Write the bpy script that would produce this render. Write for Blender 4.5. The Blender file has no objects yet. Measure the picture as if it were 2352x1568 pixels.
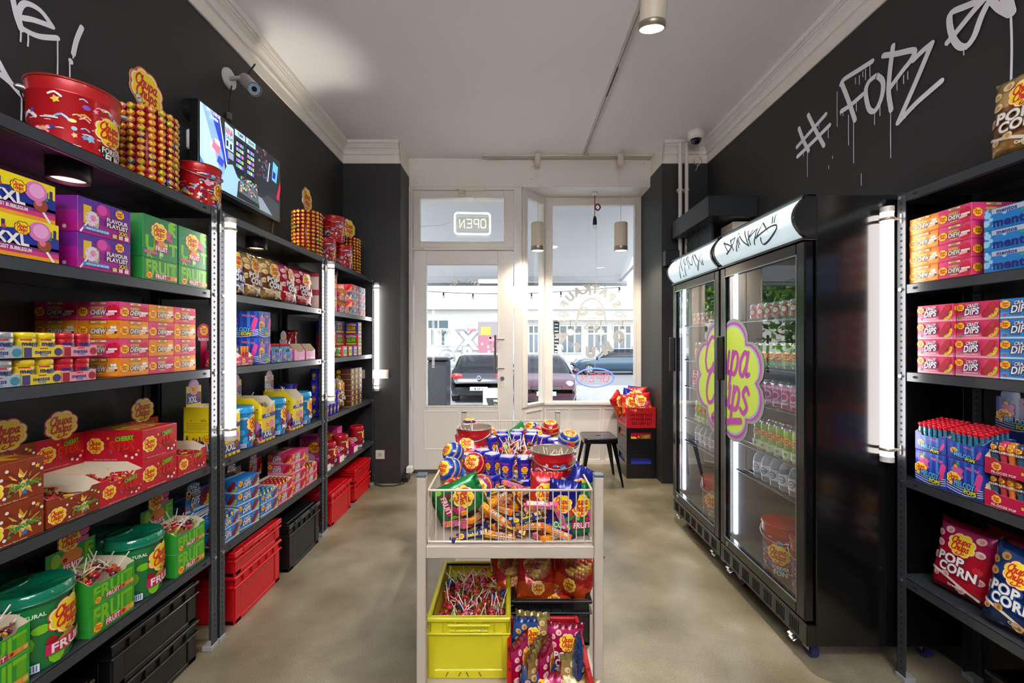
import bpy, bmesh, math, random
from mathutils import Vector, Matrix, noise
from math import pi, sin, cos, radians as R
sc = bpy.context.scene
COL = sc.collection
rnd = random.Random(7)
# ------------------------------------------------------------- camera, world, sun, exposure
cd = bpy.data.cameras.new('camera'); cam = bpy.data.objects.new('camera', cd); COL.objects.link(cam)
cam.location = (0, 0, 1.35); cam.rotation_euler = (pi/2, 0, 0)
cd.sensor_width = 36; cd.lens = 15.0; cd.clip_start = .02; cd.clip_end = 300
sc.camera = cam
sc.view_settings.view_transform = 'Standard'; sc.view_settings.look = 'None'
sc.view_settings.exposure = 1.82; sc.view_settings.gamma = 1
W = bpy.data.worlds.new('sky'); sc.world = W; W.use_nodes = True
nt = W.node_tree; bg = nt.nodes['Background']
sky = nt.nodes.new('ShaderNodeTexSky'); sky.sky_type = 'NISHITA'; sky.sun_disc = False
sky.sun_elevation = R(48); sky.sun_rotation = R(160); sky.altitude = 50
hz = nt.nodes.new('ShaderNodeMix'); hz.data_type = 'RGBA'; hz.inputs[0].default_value = .55; hz.inputs[7].default_value = (4.2, 4.4, 4.7, 1)
nt.links.new(sky.outputs[0], hz.inputs[6]); nt.links.new(hz.outputs[2], bg.inputs[0]); bg.inputs[1].default_value = .21
sl = bpy.data.lights.new('sun', 'SUN'); sl.energy = 2.2; sl.angle = R(.6); sl.color = (1, .96, .9)
so = bpy.data.objects.new('sun', sl); COL.objects.link(so); so.rotation_euler = (R(42), 0, R(-14))
CEIL = 3.235
# ------------------------------------------------------------- materials
def lin(h):
    h = h.lstrip('#'); c = [int(h[i:i+2], 16)/255 for i in (0, 2, 4)]
    return tuple(x/12.92 if x <= .04045 else ((x+.055)/1.055)**2.4 for x in c)
_M = {}
def mt(h, rough=.45, metal=0., emit=0., coat=0., alpha=1., spec=.5):
    k = (h, rough, metal, emit, coat, alpha, spec)
    if k in _M: return _M[k]
    m = bpy.data.materials.new('colour_' + h.strip('#')); m.use_nodes = True
    b = m.node_tree.nodes['Principled BSDF']; c = lin(h)
    b.inputs['Base Color'].default_value = (*c, 1); b.inputs['Roughness'].default_value = rough
    b.inputs['Metallic'].default_value = metal; b.inputs['Coat Weight'].default_value = coat
    b.inputs['Coat Roughness'].default_value = .12; b.inputs['Specular IOR Level'].default_value = spec
    if emit:
        b.inputs['Emission Color'].default_value = (*c, 1); b.inputs['Emission Strength'].default_value = emit
    if alpha < 1: b.inputs['Alpha'].default_value = alpha
    _M[k] = m; return m
def P(h): return mt(h, .38, 0, 0, .15)           # printed card
def F(h): return mt(h, .24, .25, 0, .3)          # foil
def nodes(m): return m.node_tree.nodes, m.node_tree.links
def glassmat(name, tint=(1, 1, 1), fac=1.0, base=.0):
    m = bpy.data.materials.new(name); m.use_nodes = True; n, l = nodes(m); n.clear()
    o = n.new('ShaderNodeOutputMaterial'); mx = n.new('ShaderNodeMixShader'); t = n.new('ShaderNodeBsdfTransparent')
    g = n.new('ShaderNodeBsdfGlossy'); lw = n.new('ShaderNodeLayerWeight'); lw.inputs[0].default_value = .5; fr = n.new('ShaderNodeMath'); fr.operation = 'POWER'; fr.inputs[1].default_value = 4.5; l.new(lw.outputs['Facing'], fr.inputs[0]); mm = n.new('ShaderNodeMath'); mm.operation = 'MULTIPLY_ADD'
    mm.use_clamp = True
    mm.inputs[1].default_value = fac*.9; mm.inputs[2].default_value = base+.045
    t.inputs[0].default_value = (*tint, 1); g.inputs[1].default_value = 0.0
    l.new(fr.outputs[0], mm.inputs[0]); l.new(mm.outputs[0], mx.inputs[0]); l.new(t.outputs[0], mx.inputs[1])
    l.new(g.outputs[0], mx.inputs[2]); l.new(mx.outputs[0], o.inputs[0]); return m
GLASS = glassmat('window_glass', (.97, .985, .98), 1.0)
DGLASS = glassmat('fridge_glass', (.95, .96, .97), 1.6, .09)
TINT = glassmat('car_glass', (.2, .22, .24), .8)
def noisemat(name, stops, scale, rough=(.4, .6), detail=6, bump=0., bscale=None, scale2=None, mix2=.4, stretch=(1, 1, 1)):
    m = bpy.data.materials.new(name); m.use_nodes = True; n, l = nodes(m); b = n['Principled BSDF']
    tc = n.new('ShaderNodeTexCoord'); mp = n.new('ShaderNodeMapping'); mp.inputs['Scale'].default_value = stretch
    nz = n.new('ShaderNodeTexNoise'); nz.inputs['Scale'].default_value = scale; nz.inputs['Detail'].default_value = detail
    cr = n.new('ShaderNodeValToRGB'); e = cr.color_ramp
    e.elements[0].position = stops[0][0]; e.elements[0].color = (*lin(stops[0][1]), 1)
    e.elements[1].position = stops[-1][0]; e.elements[1].color = (*lin(stops[-1][1]), 1)
    for p, c in stops[1:-1]:
        x = e.elements.new(p); x.color = (*lin(c), 1)
    l.new(tc.outputs['Object'], mp.inputs[0]); l.new(mp.outputs[0], nz.inputs[0]); src = nz.outputs[0]
    if scale2:
        n2 = n.new('ShaderNodeTexNoise'); n2.inputs['Scale'].default_value = scale2; n2.inputs['Detail'].default_value = 3
        l.new(mp.outputs[0], n2.inputs[0]); mx = n.new('ShaderNodeMix'); mx.inputs[0].default_value = mix2
        l.new(nz.outputs[0], mx.inputs[2]); l.new(n2.outputs[0], mx.inputs[3]); src = mx.outputs[0]
    l.new(src, cr.inputs[0]); l.new(cr.outputs[0], b.inputs['Base Color'])
    mr = n.new('ShaderNodeMapRange'); mr.inputs[3].default_value = rough[0]; mr.inputs[4].default_value = rough[1]
    l.new(nz.outputs[0], mr.inputs[0]); l.new(mr.outputs[0], b.inputs['Roughness'])
    if bump:
        bp = n.new('ShaderNodeBump'); bp.inputs['Strength'].default_value = bump; bp.inputs['Distance'].default_value = .004
        nb = n.new('ShaderNodeTexNoise'); nb.inputs['Scale'].default_value = bscale or scale*4; l.new(mp.outputs[0], nb.inputs[0])
        l.new(nb.outputs[0], bp.inputs['Height']); l.new(bp.outputs[0], b.inputs['Normal'])
    return m
# ------------------------------------------------------------- mesh building
class MB:
    def __init__(s): s.v = []; s.f = []; s.mi = []; s.sm = []; s.mats = []; s.M = None
    def idx(s, m):
        if m not in s.mats: s.mats.append(m)
        return s.mats.index(m)
    def face(s, pts, m, sm=False):
        k = len(s.v); M = s.M
        s.v += [tuple(M @ Vector(p)) if M else tuple(p) for p in pts]
        s.f.append(tuple(range(k, k+len(pts)))); s.mi.append(s.idx(m)); s.sm.append(sm)
    def grid(s, rows, m, sm=True, closed=False, mf=None):
        """rows of points, shared vertices"""
        k = len(s.v); nc = len(rows[0]); M = s.M
        for r in rows: s.v += [tuple(M @ Vector(p)) if M else tuple(p) for p in r]
        i0 = s.idx(m)
        for i in range(len(rows)-1):
            for j in range(nc if closed else nc-1):
                j2 = (j+1) % nc
                s.f.append((k+i*nc+j, k+i*nc+j2, k+(i+1)*nc+j2, k+(i+1)*nc+j))
                s.mi.append(s.idx(mf(i, j)) if mf else i0); s.sm.append(sm)
    def box(s, x0, y0, z0, x1, y1, z1, m, mats=None, skip=''):
        c = [(x, y, z) for z in (z0, z1) for y in (y0, y1) for x in (x0, x1)]
        q = dict(b=(0, 2, 3, 1), t=(4, 5, 7, 6), f=(0, 1, 5, 4), k=(3, 2, 6, 7), l=(2, 0, 4, 6), r=(1, 3, 7, 5))
        for n_, ix in q.items():
            if n_ in skip: continue
            s.face([c[i] for i in ix], (mats or {}).get(n_, m))
    def cbox(s, cx, cy, cz, w, d, h, m, c=.004):
        """chamfered box"""
        X, Y, Z = w/2, d/2, h/2; S = (-1, 1)
        def p(x, y, z): return (cx+x, cy+y, cz+z)
        for a in S:
            s.face([p(a*X, y*(Y-c), z*(Z-c)) for y, z in ((-a, -1), (a, -1), (a, 1), (-a, 1))], m)
            s.face([p(x*(X-c), a*Y, z*(Z-c)) for x, z in ((a, -1), (-a, -1), (-a, 1), (a, 1))], m)
            s.face([p(x*(X-c), y*(Y-c), a*Z) for x, y in ((-a, -1), (a, -1), (a, 1), (-a, 1))], m)
            for b in S:
                s.face([p(a*X, b*(Y-c), -Z+c), p(a*(X-c), b*Y, -Z+c), p(a*(X-c), b*Y, Z-c), p(a*X, b*(Y-c), Z-c)], m)
                s.face([p(-X+c, a*Y, b*(Z-c)), p(X-c, a*Y, b*(Z-c)), p(X-c, a*(Y-c), b*Z), p(-X+c, a*(Y-c), b*Z)], m)
                s.face([p(a*X, -Y+c, b*(Z-c)), p(a*X, Y-c, b*(Z-c)), p(a*(X-c), Y-c, b*Z), p(a*(X-c), -Y+c, b*Z)], m)
                for e in S: s.face([p(a*X, b*(Y-c), e*(Z-c)), p(a*(X-c), b*Y, e*(Z-c)), p(a*(X-c), b*(Y-c), e*Z)], m)
    def bx(s, x0, y0, z0, x1, y1, z1, m, c=.003):
        s.cbox((x0+x1)/2, (y0+y1)/2, (z0+z1)/2, abs(x1-x0), abs(y1-y0), abs(z1-z0), m, c)
    def lathe(s, prof, m, n=24, c=(0, 0, 0), mf=None, a0=0, a1=2*pi, sm=True):
        full = abs(a1-a0-2*pi) < 1e-6; k = n if full else n+1
        rows = [[(c[0]+r*cos(a0+(a1-a0)*j/n), c[1]+r*sin(a0+(a1-a0)*j/n), c[2]+z) for j in range(k)] for r, z in prof]
        s.grid(rows, m, sm, full, mf)
    def tube(s, pts, r, m, n=8, sm=True, caps=True):
        pts = [Vector(p) for p in pts]; rows = []; up = Vector((0, 0, 1))
        rr = r if isinstance(r, (list, tuple)) else [r]*len(pts)
        for i, p in enumerate(pts):
            t = (pts[min(i+1, len(pts)-1)]-pts[max(i-1, 0)]).normalized()
            a = up.cross(t)
            if a.length < .05: a = Vector((1, 0, 0)).cross(t)
            a.normalize(); b = t.cross(a)
            rows.append([tuple(p+a*cos(2*pi*j/n)*rr[i]+b*sin(2*pi*j/n)*rr[i]) for j in range(n)])
        s.grid(rows, m, sm, True)
        if caps: s.face(rows[0][::-1], m); s.face(rows[-1], m)
    def disc(s, c, r, m, axis='z', n=16, flip=False):
        q = []
        for j in range(n):
            a = 2*pi*j/n*(-1 if flip else 1); x, y = r*cos(a), r*sin(a)
            q.append((c[0]+x, c[1]+y, c[2]) if axis == 'z' else (c[0], c[1]+x, c[2]+y) if axis == 'x' else (c[0]+x, c[1], c[2]+y))
        s.face(q, m)
    def ball(s, c, r, m, n=10, k=7, sq=(1, 1, 1), mf=None):
        rows = [[(c[0]+sq[0]*r*sin(pi*i/k)*cos(2*pi*j/n), c[1]+sq[1]*r*sin(pi*i/k)*sin(2*pi*j/n), c[2]+sq[2]*r*cos(pi*i/k)) for j in range(n)] for i in range(k+1)]
        s.grid(rows[::-1], m, True, True, mf)
    def extrude(s, poly, m, f, d):
        """poly 2D, f(u,v,t)->3D; t in (0,d)"""
        a = [f(u, v, 0) for u, v in poly]; b = [f(u, v, d) for u, v in poly]
        s.face(a, m); s.face(b[::-1], m)
        for i in range(len(poly)):
            j = (i+1) % len(poly); s.face([a[j], a[i], b[i], b[j]], m)
    def mesh(s, name):
        me = bpy.data.meshes.new(name); me.from_pydata(s.v, [], s.f)
        for m in s.mats: me.materials.append(m)
        me.polygons.foreach_set('material_index', s.mi); me.polygons.foreach_set('use_smooth', s.sm); me.update()
        return me
    def build(s, name, parent=None, bevel=0, loc=None, rz=0):
        o = bpy.data.objects.new(name, s.mesh(name)); COL.objects.link(o)
        if parent: o.parent = parent
        if loc: o.location = loc
        if rz: o.rotation_euler = (0, 0, rz)
        if bevel:
            b = o.modifiers.new('edge', 'BEVEL'); b.width = bevel; b.segments = 2; b.limit_method = 'ANGLE'
        return o
def tag(o, label, cat, group=None):
    o['label'] = label; o['category'] = cat
    if group: o['group'] = group
    return o
def thing(name, label, cat, loc=(0, 0, 0), rz=0, group=None):
    o = bpy.data.objects.new(name, None); COL.objects.link(o); o.location = loc; o.rotation_euler = (0, 0, rz)
    o.empty_display_size = .05
    return tag(o, label, cat, group)
def struct(o): o['kind'] = 'structure'; return o
def dup(root):
    r = root.copy(); COL.objects.link(r)
    for ch in list(root.children):
        c = ch.copy(); COL.objects.link(c); c.parent = r
        for g in list(ch.children):
            d = g.copy(); COL.objects.link(d); d.parent = c
    return r
_proto = {}
def put(key, maker, loc, rot, label, cat, group=None):
    """first use places the original, later uses place copies"""
    if key not in _proto: o = maker(); _proto[key] = o
    else: o = dup(_proto[key])
    o.location = loc; o.rotation_euler = rot if isinstance(rot, (tuple, list)) else (0, 0, rot)
    for k in ('group',):
        if k in o: del o[k]
    return tag(o, label, cat, group)
# ------------------------------------------------------------- printing on surfaces
_T = {}
def ttri(s, bold=.0):
    bold = min(bold, .04) if bold < .08 else min(bold, .11)
    k = (s, bold)
    if k in _T: return _T[k]
    cu = bpy.data.curves.new('lettering', 'FONT'); cu.body = s; cu.resolution_u = 3; cu.offset = bold; cu.fill_mode = 'FRONT'
    cu.space_character = 1 + bold*1.6
    o = bpy.data.objects.new('lettering', cu); COL.objects.link(o)
    dg = bpy.context.evaluated_depsgraph_get(); me = bpy.data.meshes.new_from_object(o.evaluated_get(dg))
    vs = [(v.co.x, v.co.y) for v in me.vertices]; fs = [tuple(p.vertices) for p in me.polygons]
    bpy.data.objects.remove(o); bpy.data.curves.remove(cu); bpy.data.meshes.remove(me)
    x0 = min(v[0] for v in vs); x1 = max(v[0] for v in vs); cap = .73
    vs = [((x-(x0+x1)/2)/cap, y/cap) for x, y in vs]
    _T[k] = ([[vs[i] for i in f] for f in fs], (x1-x0)/cap); return _T[k]
LET = {
 'C': (.95, [[(.82, 1.25), (.78, 1.6), (.42, 1.68), (.08, 1.2), (.02, .5), (.3, .0), (.68, .08), (.88, .4)]]),
 'h': (.78, [[(.08, 1.7), (.06, .9), (.05, .0)], [(.06, .55), (.25, .95), (.48, .95), (.5, .5), (.5, .1), (.66, .02)]]),
 'u': (.82, [[(.02, 1.), (.02, .3), (.2, .0), (.42, .15), (.54, .6)], [(.54, 1.), (.54, .3), (.64, .02), (.78, .1)]]),
 'p': (.74, [[(.06, 1.02), (.04, .2), (.02, -.65)], [(.06, .7), (.26, 1.), (.5, .82), (.5, .3), (.3, .0), (.06, .15)]]),
 'a': (.82, [[(.54, .85), (.3, 1.02), (.04, .65), (.06, .15), (.3, .0), (.5, .4)], [(.56, 1.), (.52, .3), (.62, .02), (.78, .1)]]),
 's': (.6, [[(.5, .85), (.28, 1.08), (.08, .78), (.3, .5), (.48, .22), (.26, -.05), (-.02, .12)]]),
}
def spline(pts, n):
    out = []; m = len(pts)
    for i in range(m-1):
        p0 = pts[max(i-1, 0)]; p1 = pts[i]; p2 = pts[i+1]; p3 = pts[min(i+2, m-1)]
        for k in range(n):
            t = k/n
            out.append(tuple(.5*((2*p1[a])+(-p0[a]+p2[a])*t+(2*p0[a]-5*p1[a]+4*p2[a]-p3[a])*t*t+(-p0[a]+3*p1[a]-3*p2[a]+p3[a])*t**3) for a in (0, 1)))
    out.append(tuple(pts[-1][:2])); return out
def lobes(r, n=8, k=6, deep=.13):
    out = []
    for i in range(n*k):
        th = 2*pi*i/(n*k); out.append(((1-deep+deep*abs(cos(n*th/2))**.7)*r, th + pi/n))
    return out
class Art:
    """prints flat shapes on a surface given by fn(u, v, lift) -> point"""
    def __init__(s, mb, fn, lift=.00007, clip=None): s.mb = mb; s.fn = fn; s.l = lift; s.n = 2; s.clip = clip
    def up(s): s.n += 1; return s
    def poly(s, pts, m):
        if s.clip:
            for ax, lim, sg in ((0, s.clip[0], 1), (0, s.clip[1], -1), (1, s.clip[2], 1), (1, s.clip[3], -1)):
                o = []
                for i in range(len(pts)):
                    a, b = pts[i], pts[(i+1) % len(pts)]; da, db = (a[ax]-lim)*sg, (b[ax]-lim)*sg
                    if da >= 0: o.append(a)
                    if (da < 0) != (db < 0):
                        t = da/(da-db); o.append((a[0]+(b[0]-a[0])*t, a[1]+(b[1]-a[1])*t))
                pts = o
                if len(pts) < 3: return
        s.mb.face([s.fn(u, v, s.l*s.n) for u, v in pts], m)
    def rect(s, u0, v0, u1, v1, m, nu=1, rot=0):
        s.n += 1; cu, cv = (u0+u1)/2, (v0+v1)/2; c, d = cos(rot), sin(rot)
        for i in range(nu):
            a = u0+(u1-u0)*i/nu; b = u0+(u1-u0)*(i+1)/nu
            s.poly([(cu+(x-cu)*c-(y-cv)*d, cv+(x-cu)*d+(y-cv)*c) for x, y in ((a, v0), (b, v0), (b, v1), (a, v1))], m)
    def star(s, cu, cv, rad, m, rings=1, asp=1., rot=0):
        """rad: list of (r, angle)"""
        s.n += 1; N = len(rad); c, d = cos(rot), sin(rot)
        def q(r, th, k):
            x, y = r*cos(th)*k, r*sin(th)*k*asp; return (cu+x*c-y*d, cv+x*d+y*c)
        for i in range(N):
            a, b = rad[i], rad[(i+1) % N]
            s.poly([(cu, cv), q(*a, 1/rings), q(*b, 1/rings)], m)
            for k in range(1, rings): s.poly([q(*a, k/rings), q(*a, (k+1)/rings), q(*b, (k+1)/rings), q(*b, k/rings)], m)
    def disc(s, cu, cv, r, m, asp=1., n=16, rings=1, rot=0): s.star(cu, cv, [(r, 2*pi*i/n) for i in range(n)], m, rings, asp, rot)
    def burst(s, cu, cv, r, m, n=5, inner=.45, rot=0): s.star(cu, cv, [(r if i % 2 == 0 else r*inner, pi*i/n+pi/2) for i in range(2*n)], m, 1, 1, rot)
    def text(s, t, cu, cv, h, m, maxw=None, shear=0., bold=.03, rot=0., mirror=False, fit=False):
        s.n += 1; tr, w = ttri(t, bold); k = h
        if maxw and (w*h > maxw or fit): k = maxw/w
        c, d = cos(rot), sin(rot)
        for f in tr:
            q = []
            for x, y in f:
                X, Y = x*k+(y-.5)*h*shear, (y-.5)*h
                if mirror: X = -X
                q.append((cu+X*c-Y*d, cv+X*d+Y*c))
            s.poly(q, m)
    def otext(s, t, cu, cv, h, m, mo, maxw=None, shear=0., rot=0., o=.09, bold=.035, fit=False):
        """outlined lettering"""
        tr, w0 = ttri(t, bold); w1 = ttri(t, o)[1]
        if fit and maxw: w = maxw
        else: w = min(w0*h, maxw or 1e9)
        s.text(t, cu, cv, h*1.02, mo, w*w1/w0, shear, o, rot, fit=True); s.n += 3; s.text(t, cu, cv, h, m, w, shear, bold, rot, fit=True)
    def stroke(s, pts, w, m, n=3, smooth=True, taper=False):
        s.n += 1
        p = spline(pts, n) if smooth and len(pts) > 2 else pts; N = len(p); L = []; Rr = []
        for i in range(N):
            a = p[max(i-1, 0)]; b = p[min(i+1, N-1)]; dx, dy = b[0]-a[0], b[1]-a[1]; q = math.hypot(dx, dy) or 1
            ww = w/2*((.55+.45*sin(pi*i/(N-1))) if taper else 1)
            L.append((p[i][0]-dy/q*ww, p[i][1]+dx/q*ww)); Rr.append((p[i][0]+dy/q*ww, p[i][1]-dx/q*ww))
        for i in range(N-1): s.poly([L[i], Rr[i], Rr[i+1], L[i+1]], m)
        if not taper:
            s.n += .12
            for e, k in ((0, 1), (-1, -1)):
                cx, cy = p[e]; th0 = math.atan2(L[e][1]-cy, L[e][0]-cx)
                s.poly([(cx+w/2*cos(th0+k*pi*j/5), cy+w/2*sin(th0+k*pi*j/5)) for j in range(6)], m)
    def script(s, t, cu, cv, x, m, n=2, mirror=False, rot=0, sy=1., wd=.27):
        W_ = sum(LET[c][0] for c in t)*x; u = -W_/2; c, d = cos(rot), sin(rot); s.n += 1
        for ch in t:
            for st in LET[ch][1]:
                q = []
                for a, b in st:
                    X, Y = u+a*x+b*x*.2, b*x*sy
                    if mirror: X = -X
                    q.append((cu+X*c-Y*d, cv+X*d+Y*c))
                s.stroke(q, x*wd, m, n); s.n -= .75
            u += LET[ch][0]*x
    def logo(s, cu, cv, r, n=1, rot=0, asp=.92, red='d41f26', yel='ffe31f', ring='e8501c', mirror=False, rings=1, fl=True, white=False):
        rd, yl = P(red), P(yel)
        if fl:
            s.star(cu, cv, lobes(r*1.1), P(ring), rings, asp, rot)
            if white: s.star(cu, cv, lobes(r*1.04), P('fff6e0'), rings, asp, rot)
            s.star(cu, cv, lobes(r*.97), yl, rings, asp, rot)
        c, d = cos(rot), sin(rot)
        for t, y in (('Chupa', .10), ('Chups', -.48)):
            x_, y_ = -r*.06, r*y*asp
            s.script(t, cu+x_*c-y_*d, cv+x_*d+y_*c, r*.335, rd, n, mirror, rot, 1.0*asp); s.n -= 1
        if n > 1:
            q = [(-.15, -.62), (-.3, -.74), (-.12, -.8), (.12, -.7), (.34, -.66)]
            s.stroke([(cu+(a*c-b*d)*r, cv+(a*d+b*c)*r) for a, b in q], r*.07, rd, n)
def front(w, d): return lambda u, v, t: (u, -d/2-t, v)
def sideL(w, d): return lambda u, v, t: (-w/2-t, -u, v)
def sideR(w, d): return lambda u, v, t: (w/2+t, u, v)
def topf(h): return lambda u, v, t: (u, v, h+t)
def bnd(w, h): return (-w/2+.0006, w/2-.0006, .0006, h-.0006)
def backf(w, d): return lambda u, v, t: (-u, d/2+t, v)
def cyl(r): return lambda u, v, t: ((r+t)*sin(u/r), -(r+t)*cos(u/r), v)
def bands(a, u0, u1, vs, cols, nu=1):
    for i, c in enumerate(cols): a.rect(u0, vs[i], u1, vs[i+1], P(c), nu); a.n -= 1
    a.n += 1
# ------------------------------------------------------------- packaging designs
WH, CR, BK = 'f4f1ea', 'd9c7a2', '16161a'
CARD = mt('cdb896', .8); CREAM = mt('e9dcc0', .75); STICK = mt('f0e6d6', .6)
def closed(w, d, h, base, fr, sd=None, tp=None, side=None, c=.0012):
    mb = MB(); mb.cbox(0, 0, h/2, w, d, h, P(base), c)
    fr(Art(mb, front(w, d), .00007, bnd(w, h)), w, h)
    s_ = sd or fr
    s_(Art(mb, sideL(w, d), .00007, bnd(d, h)), d, h); s_(Art(mb, sideR(w, d), .00007, bnd(d, h)), d, h)
    if tp: tp(Art(mb, topf(h), .00007, (-w/2, w/2, -d/2, d/2)), w, d)
    return mb
def art_chew(kind):
    red = kind == 'pink'; b, b2, hl = ('e8417f', 'c51d4f', 'd81b3c') if red else ('f08a1d', 'd86a10', 'f0a030')
    def f(a, w, h):
        a.rect(-w*.5, 0, w*.5, h*.06, P(b2))
        wide = w > .13
        a.disc(w*.34, h*.44, h*.40, P(hl), n=14)
        if red:
            for i in range(7): a.disc(w*.34+h*.36*cos(i*.9), h*.44+h*.34*sin(i*.9), h*.018, P('f6c93a'), n=5)
        else:
            a.disc(w*.31, h*.62, h*.09, P(WH), n=8); a.disc(w*.38, h*.62, h*.09, P(WH), n=8)
        a.disc(w*.33, h*.40, h*.26, P('8a1020'), asp=.55, n=12); a.rect(w*.33-h*.24, h*.42, w*.33+h*.24, h*.52, P(WH))
        a.rect(w*.33-h*.34, h*.26, w*.33+h*.1, h*.42, P('f7b9c4' if red else 'f9c48e'), rot=.15)
        a.logo(-w*.36, h*.46, min(h*.27, w*.15))
        a.text('INCREDIBLE', -w*.02, h*.66, h*.13, P('d8e23a'), w*.3, .15, .02)
        a.otext('CHEW', w*.0, h*.44, h*.26, P(WH), P('3a1420'), w*.36, .15)
        a.rect(-w*.12, h*.16, w*.1, h*.21, P('c8d83a'))
        a.rect(-w*.22, h*.82, w*.22, h*.99, P('c9536e' if red else 'c4762a')); a.rect(-w*.17, h*.85, w*.19, h*.95, P('f2d68a')); a.text('CHEW', 0, h*.9, h*.08, P(BK), w*.2)
    return f
def art_dips(kind):
    pk = kind == 'pink'; b, b2, b3 = ('d81b55', 'f6a9bd', 'e8558a') if pk else ('1c7fd0', 'cfe8f8', '3fa4e6')
    def f(a, w, h):
        bands(a, -w/2, w/2, [0, h*.1, h*.22, h*.34], [b2, b3 if not pk else 'f07fa0', b3])
        for i in range(16): a.disc(w*(.47*sin(i*2.4)), h*(.5+.42*cos(i*3.7)), h*.014, P(WH), n=5)
        a.n += 1
        a.stroke([(w*.20, h*.3), (w*.27, h*.5), (w*.36, h*.78)], h*.36, P('b01028' if pk else '8a1430'), 2); a.disc(w*.36, h*.76, h*.17, P('c8152e' if pk else '9a1834'), n=10)
        for i in range(4): a.disc(w*(.15+i*.045), h*(.2+.02*i), h*.07, P('b01028' if pk else '8a1430'), n=6)
        a.stroke([(w*.32, h*.16), (w*.42, h*.28), (w*.46, h*.52)], h*.17, P('e8c926'), 2)
        for i in range(3): a.disc(w*(.34+i*.045), h*(.2+i*.12), h*.03, P('5a4a10'), n=5)
        a.logo(-w*.39, h*.72, min(h*.24, w*.1)); a.disc(-w*.4, h*.2, h*.09, P('5ab04a' if pk else 'd8324a'), asp=.7, n=8)
        a.otext('CRAZY', -w*.08, h*.80, h*.17, P(WH), P('2a2470'), w*.28, .25, .08)
        a.otext('DIPS', -w*.10, h*.50, h*.36, P(WH), P('2a2470'), w*.34, .25, .08)
        a.text('POPPING CANDY', -w*.1, h*.2, h*.07, P(WH if pk else '20408a'), w*.34, .1, .01)
    return f
def rod(a, x0, y0, x1, y1, w, c1, c2=WH):
    a.stroke([(x0, y0), ((x0*.6+x1*.4), (y0*.55+y1*.45)), (x1, y1)], w, P(c1), 2); a.disc(x1, y1, w*.52, P(c2), n=10)
def art_stix(a, w, h):
    a.logo(-w*.30, h*.50, h*.28, 2 if w > .15 else 1, white=True)
    for q in ((.08, .42, .22, .17), (.1, .45, .40, .22), (.2, .5, .33, .12)): rod(a, w*q[0], h*q[1], w*q[2], h*q[3], h*.09, 'a81020')
    a.otext('CHERRY', w*.2, h*.76, h*.15, P('8fd02a'), P('2a4a14'), w*.32, .1, .12)
    a.otext('STIX', w*.16, h*.54, h*.28, P('d81020'), P('f2d02a'), w*.46, .1, .10, .075)
    a.burst(-w*.08, h*.75, h*.06, P('f2c02a')); a.burst(-w*.03, h*.3, h*.05, P('2a6ad0')); a.burst(w*.44, h*.36, h*.05, P('f2c02a'))
    a.text('filled cherry flavour candies', -w*.12, h*.06, h*.05, P('f4c0c0'), w*.6, 0, .01)
def art_cola(a, w, h):
    a.logo(-w*.33, h*.36, h*.30, 2, white=True)
    a.star(w*.16, h*.45, [(h*(.42 if i % 2 else .2), pi*i/9) for i in range(18)], P('e8a526'), asp=.9); a.star(w*.16, h*.45, [(h*(.28 if i % 2 else .15), pi*i/9+.2) for i in range(18)], P('fbe28a'))
    for q in ((.12, .5, -.08, .80), (.1, .45, -.16, .62), (.2, .55, .32, .84), (.22, .42, .42, .26), (.1, .36, -.12, .16), (.25, .5, .45, .68)): rod(a, w*q[0], h*q[1], w*q[2], h*q[3], h*.08, '7a2a14')
    a.text('cola', w*.2, h*.56, h*.12, P('7a2a14'), w*.2, .1, .04); a.otext('Xplosion', w*.16, h*.40, h*.16, P('3a9a2a'), P('f4f0e0'), w*.46, .1, .12, .075)
    a.burst(w*.18, h*.2, h*.09, P('2a7ad0')); a.burst(w*.38, h*.78, h*.07, P('f2c02a')); a.burst(-w*.06, h*.2, h*.06, P('4aa02a')); a.burst(w*.42, h*.4, h*.05, P('4aa02a'))
    a.text('cola flavour filled candies', 0, h*.05, h*.045, P('f0c8a0'), w*.6, 0, .01)
def art_xxl(a, w, h, small=False):
    bands(a, -w/2, w/2, [0, h*.10, h*.22, h*.36], ['f0a020', 'd8327a', '8a2a8a'])
    a.poly([(-w/2, h*.34), (w/2, h*.28), (w/2, h*.62), (w*.1, h*.72), (-w/2, h*.5)], P('1e2f9a')); a.n += 1
    for i, x in enumerate((-.22, -.18, -.1, .02, .38, .43)): a.rect(w*x, h*.55, w*(x+.035), h*(.72+.06*(i % 3)), P(('2a4a9a', '2a8a6a', '3a2a6a')[i % 3]))
    for i in range(3):
        x = w*(-.40+.16*i); y = h*(.84-.08*i); a.disc(x, y, h*.05, P('c8442a'), n=8); a.rect(x-h*.04, y-h*.12, x+h*.04, y-h*.04, P('d8324a' if i % 2 else '2a4a9a'))
    a.stroke([(w*.34, h*.30), (w*.43, h*.02)], h*.06, P(WH), 1, False)
    a.disc(w*.33, h*.40, h*.17, P('9a4a2a'), n=14); a.disc(w*.31, h*.45, h*.08, P('e87a9a'), n=10)
    a.disc(w*.28, h*.72, h*.26, P('e07ac0'), asp=.95, n=18, rot=.4); a.disc(w*.29, h*.74, h*.18, P('efa8d8'), n=14)
    a.logo(w*.10, h*.72, h*.17, 2 if w > .2 else 1, ring='7a3a10')
    a.otext('XXL', -w*.02, h*.44, h*.27, P(WH), P('1a1f5a'), w*.44, -.1, 0, .06, .04)
    a.text('THE BIGGEST BUBBLEGUM', -w*.04, h*.21, h*.09, P(WH), w*.46)
    a.disc(-w*.4, h*.3, h*.07, P('c8243a'), n=10)
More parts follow.
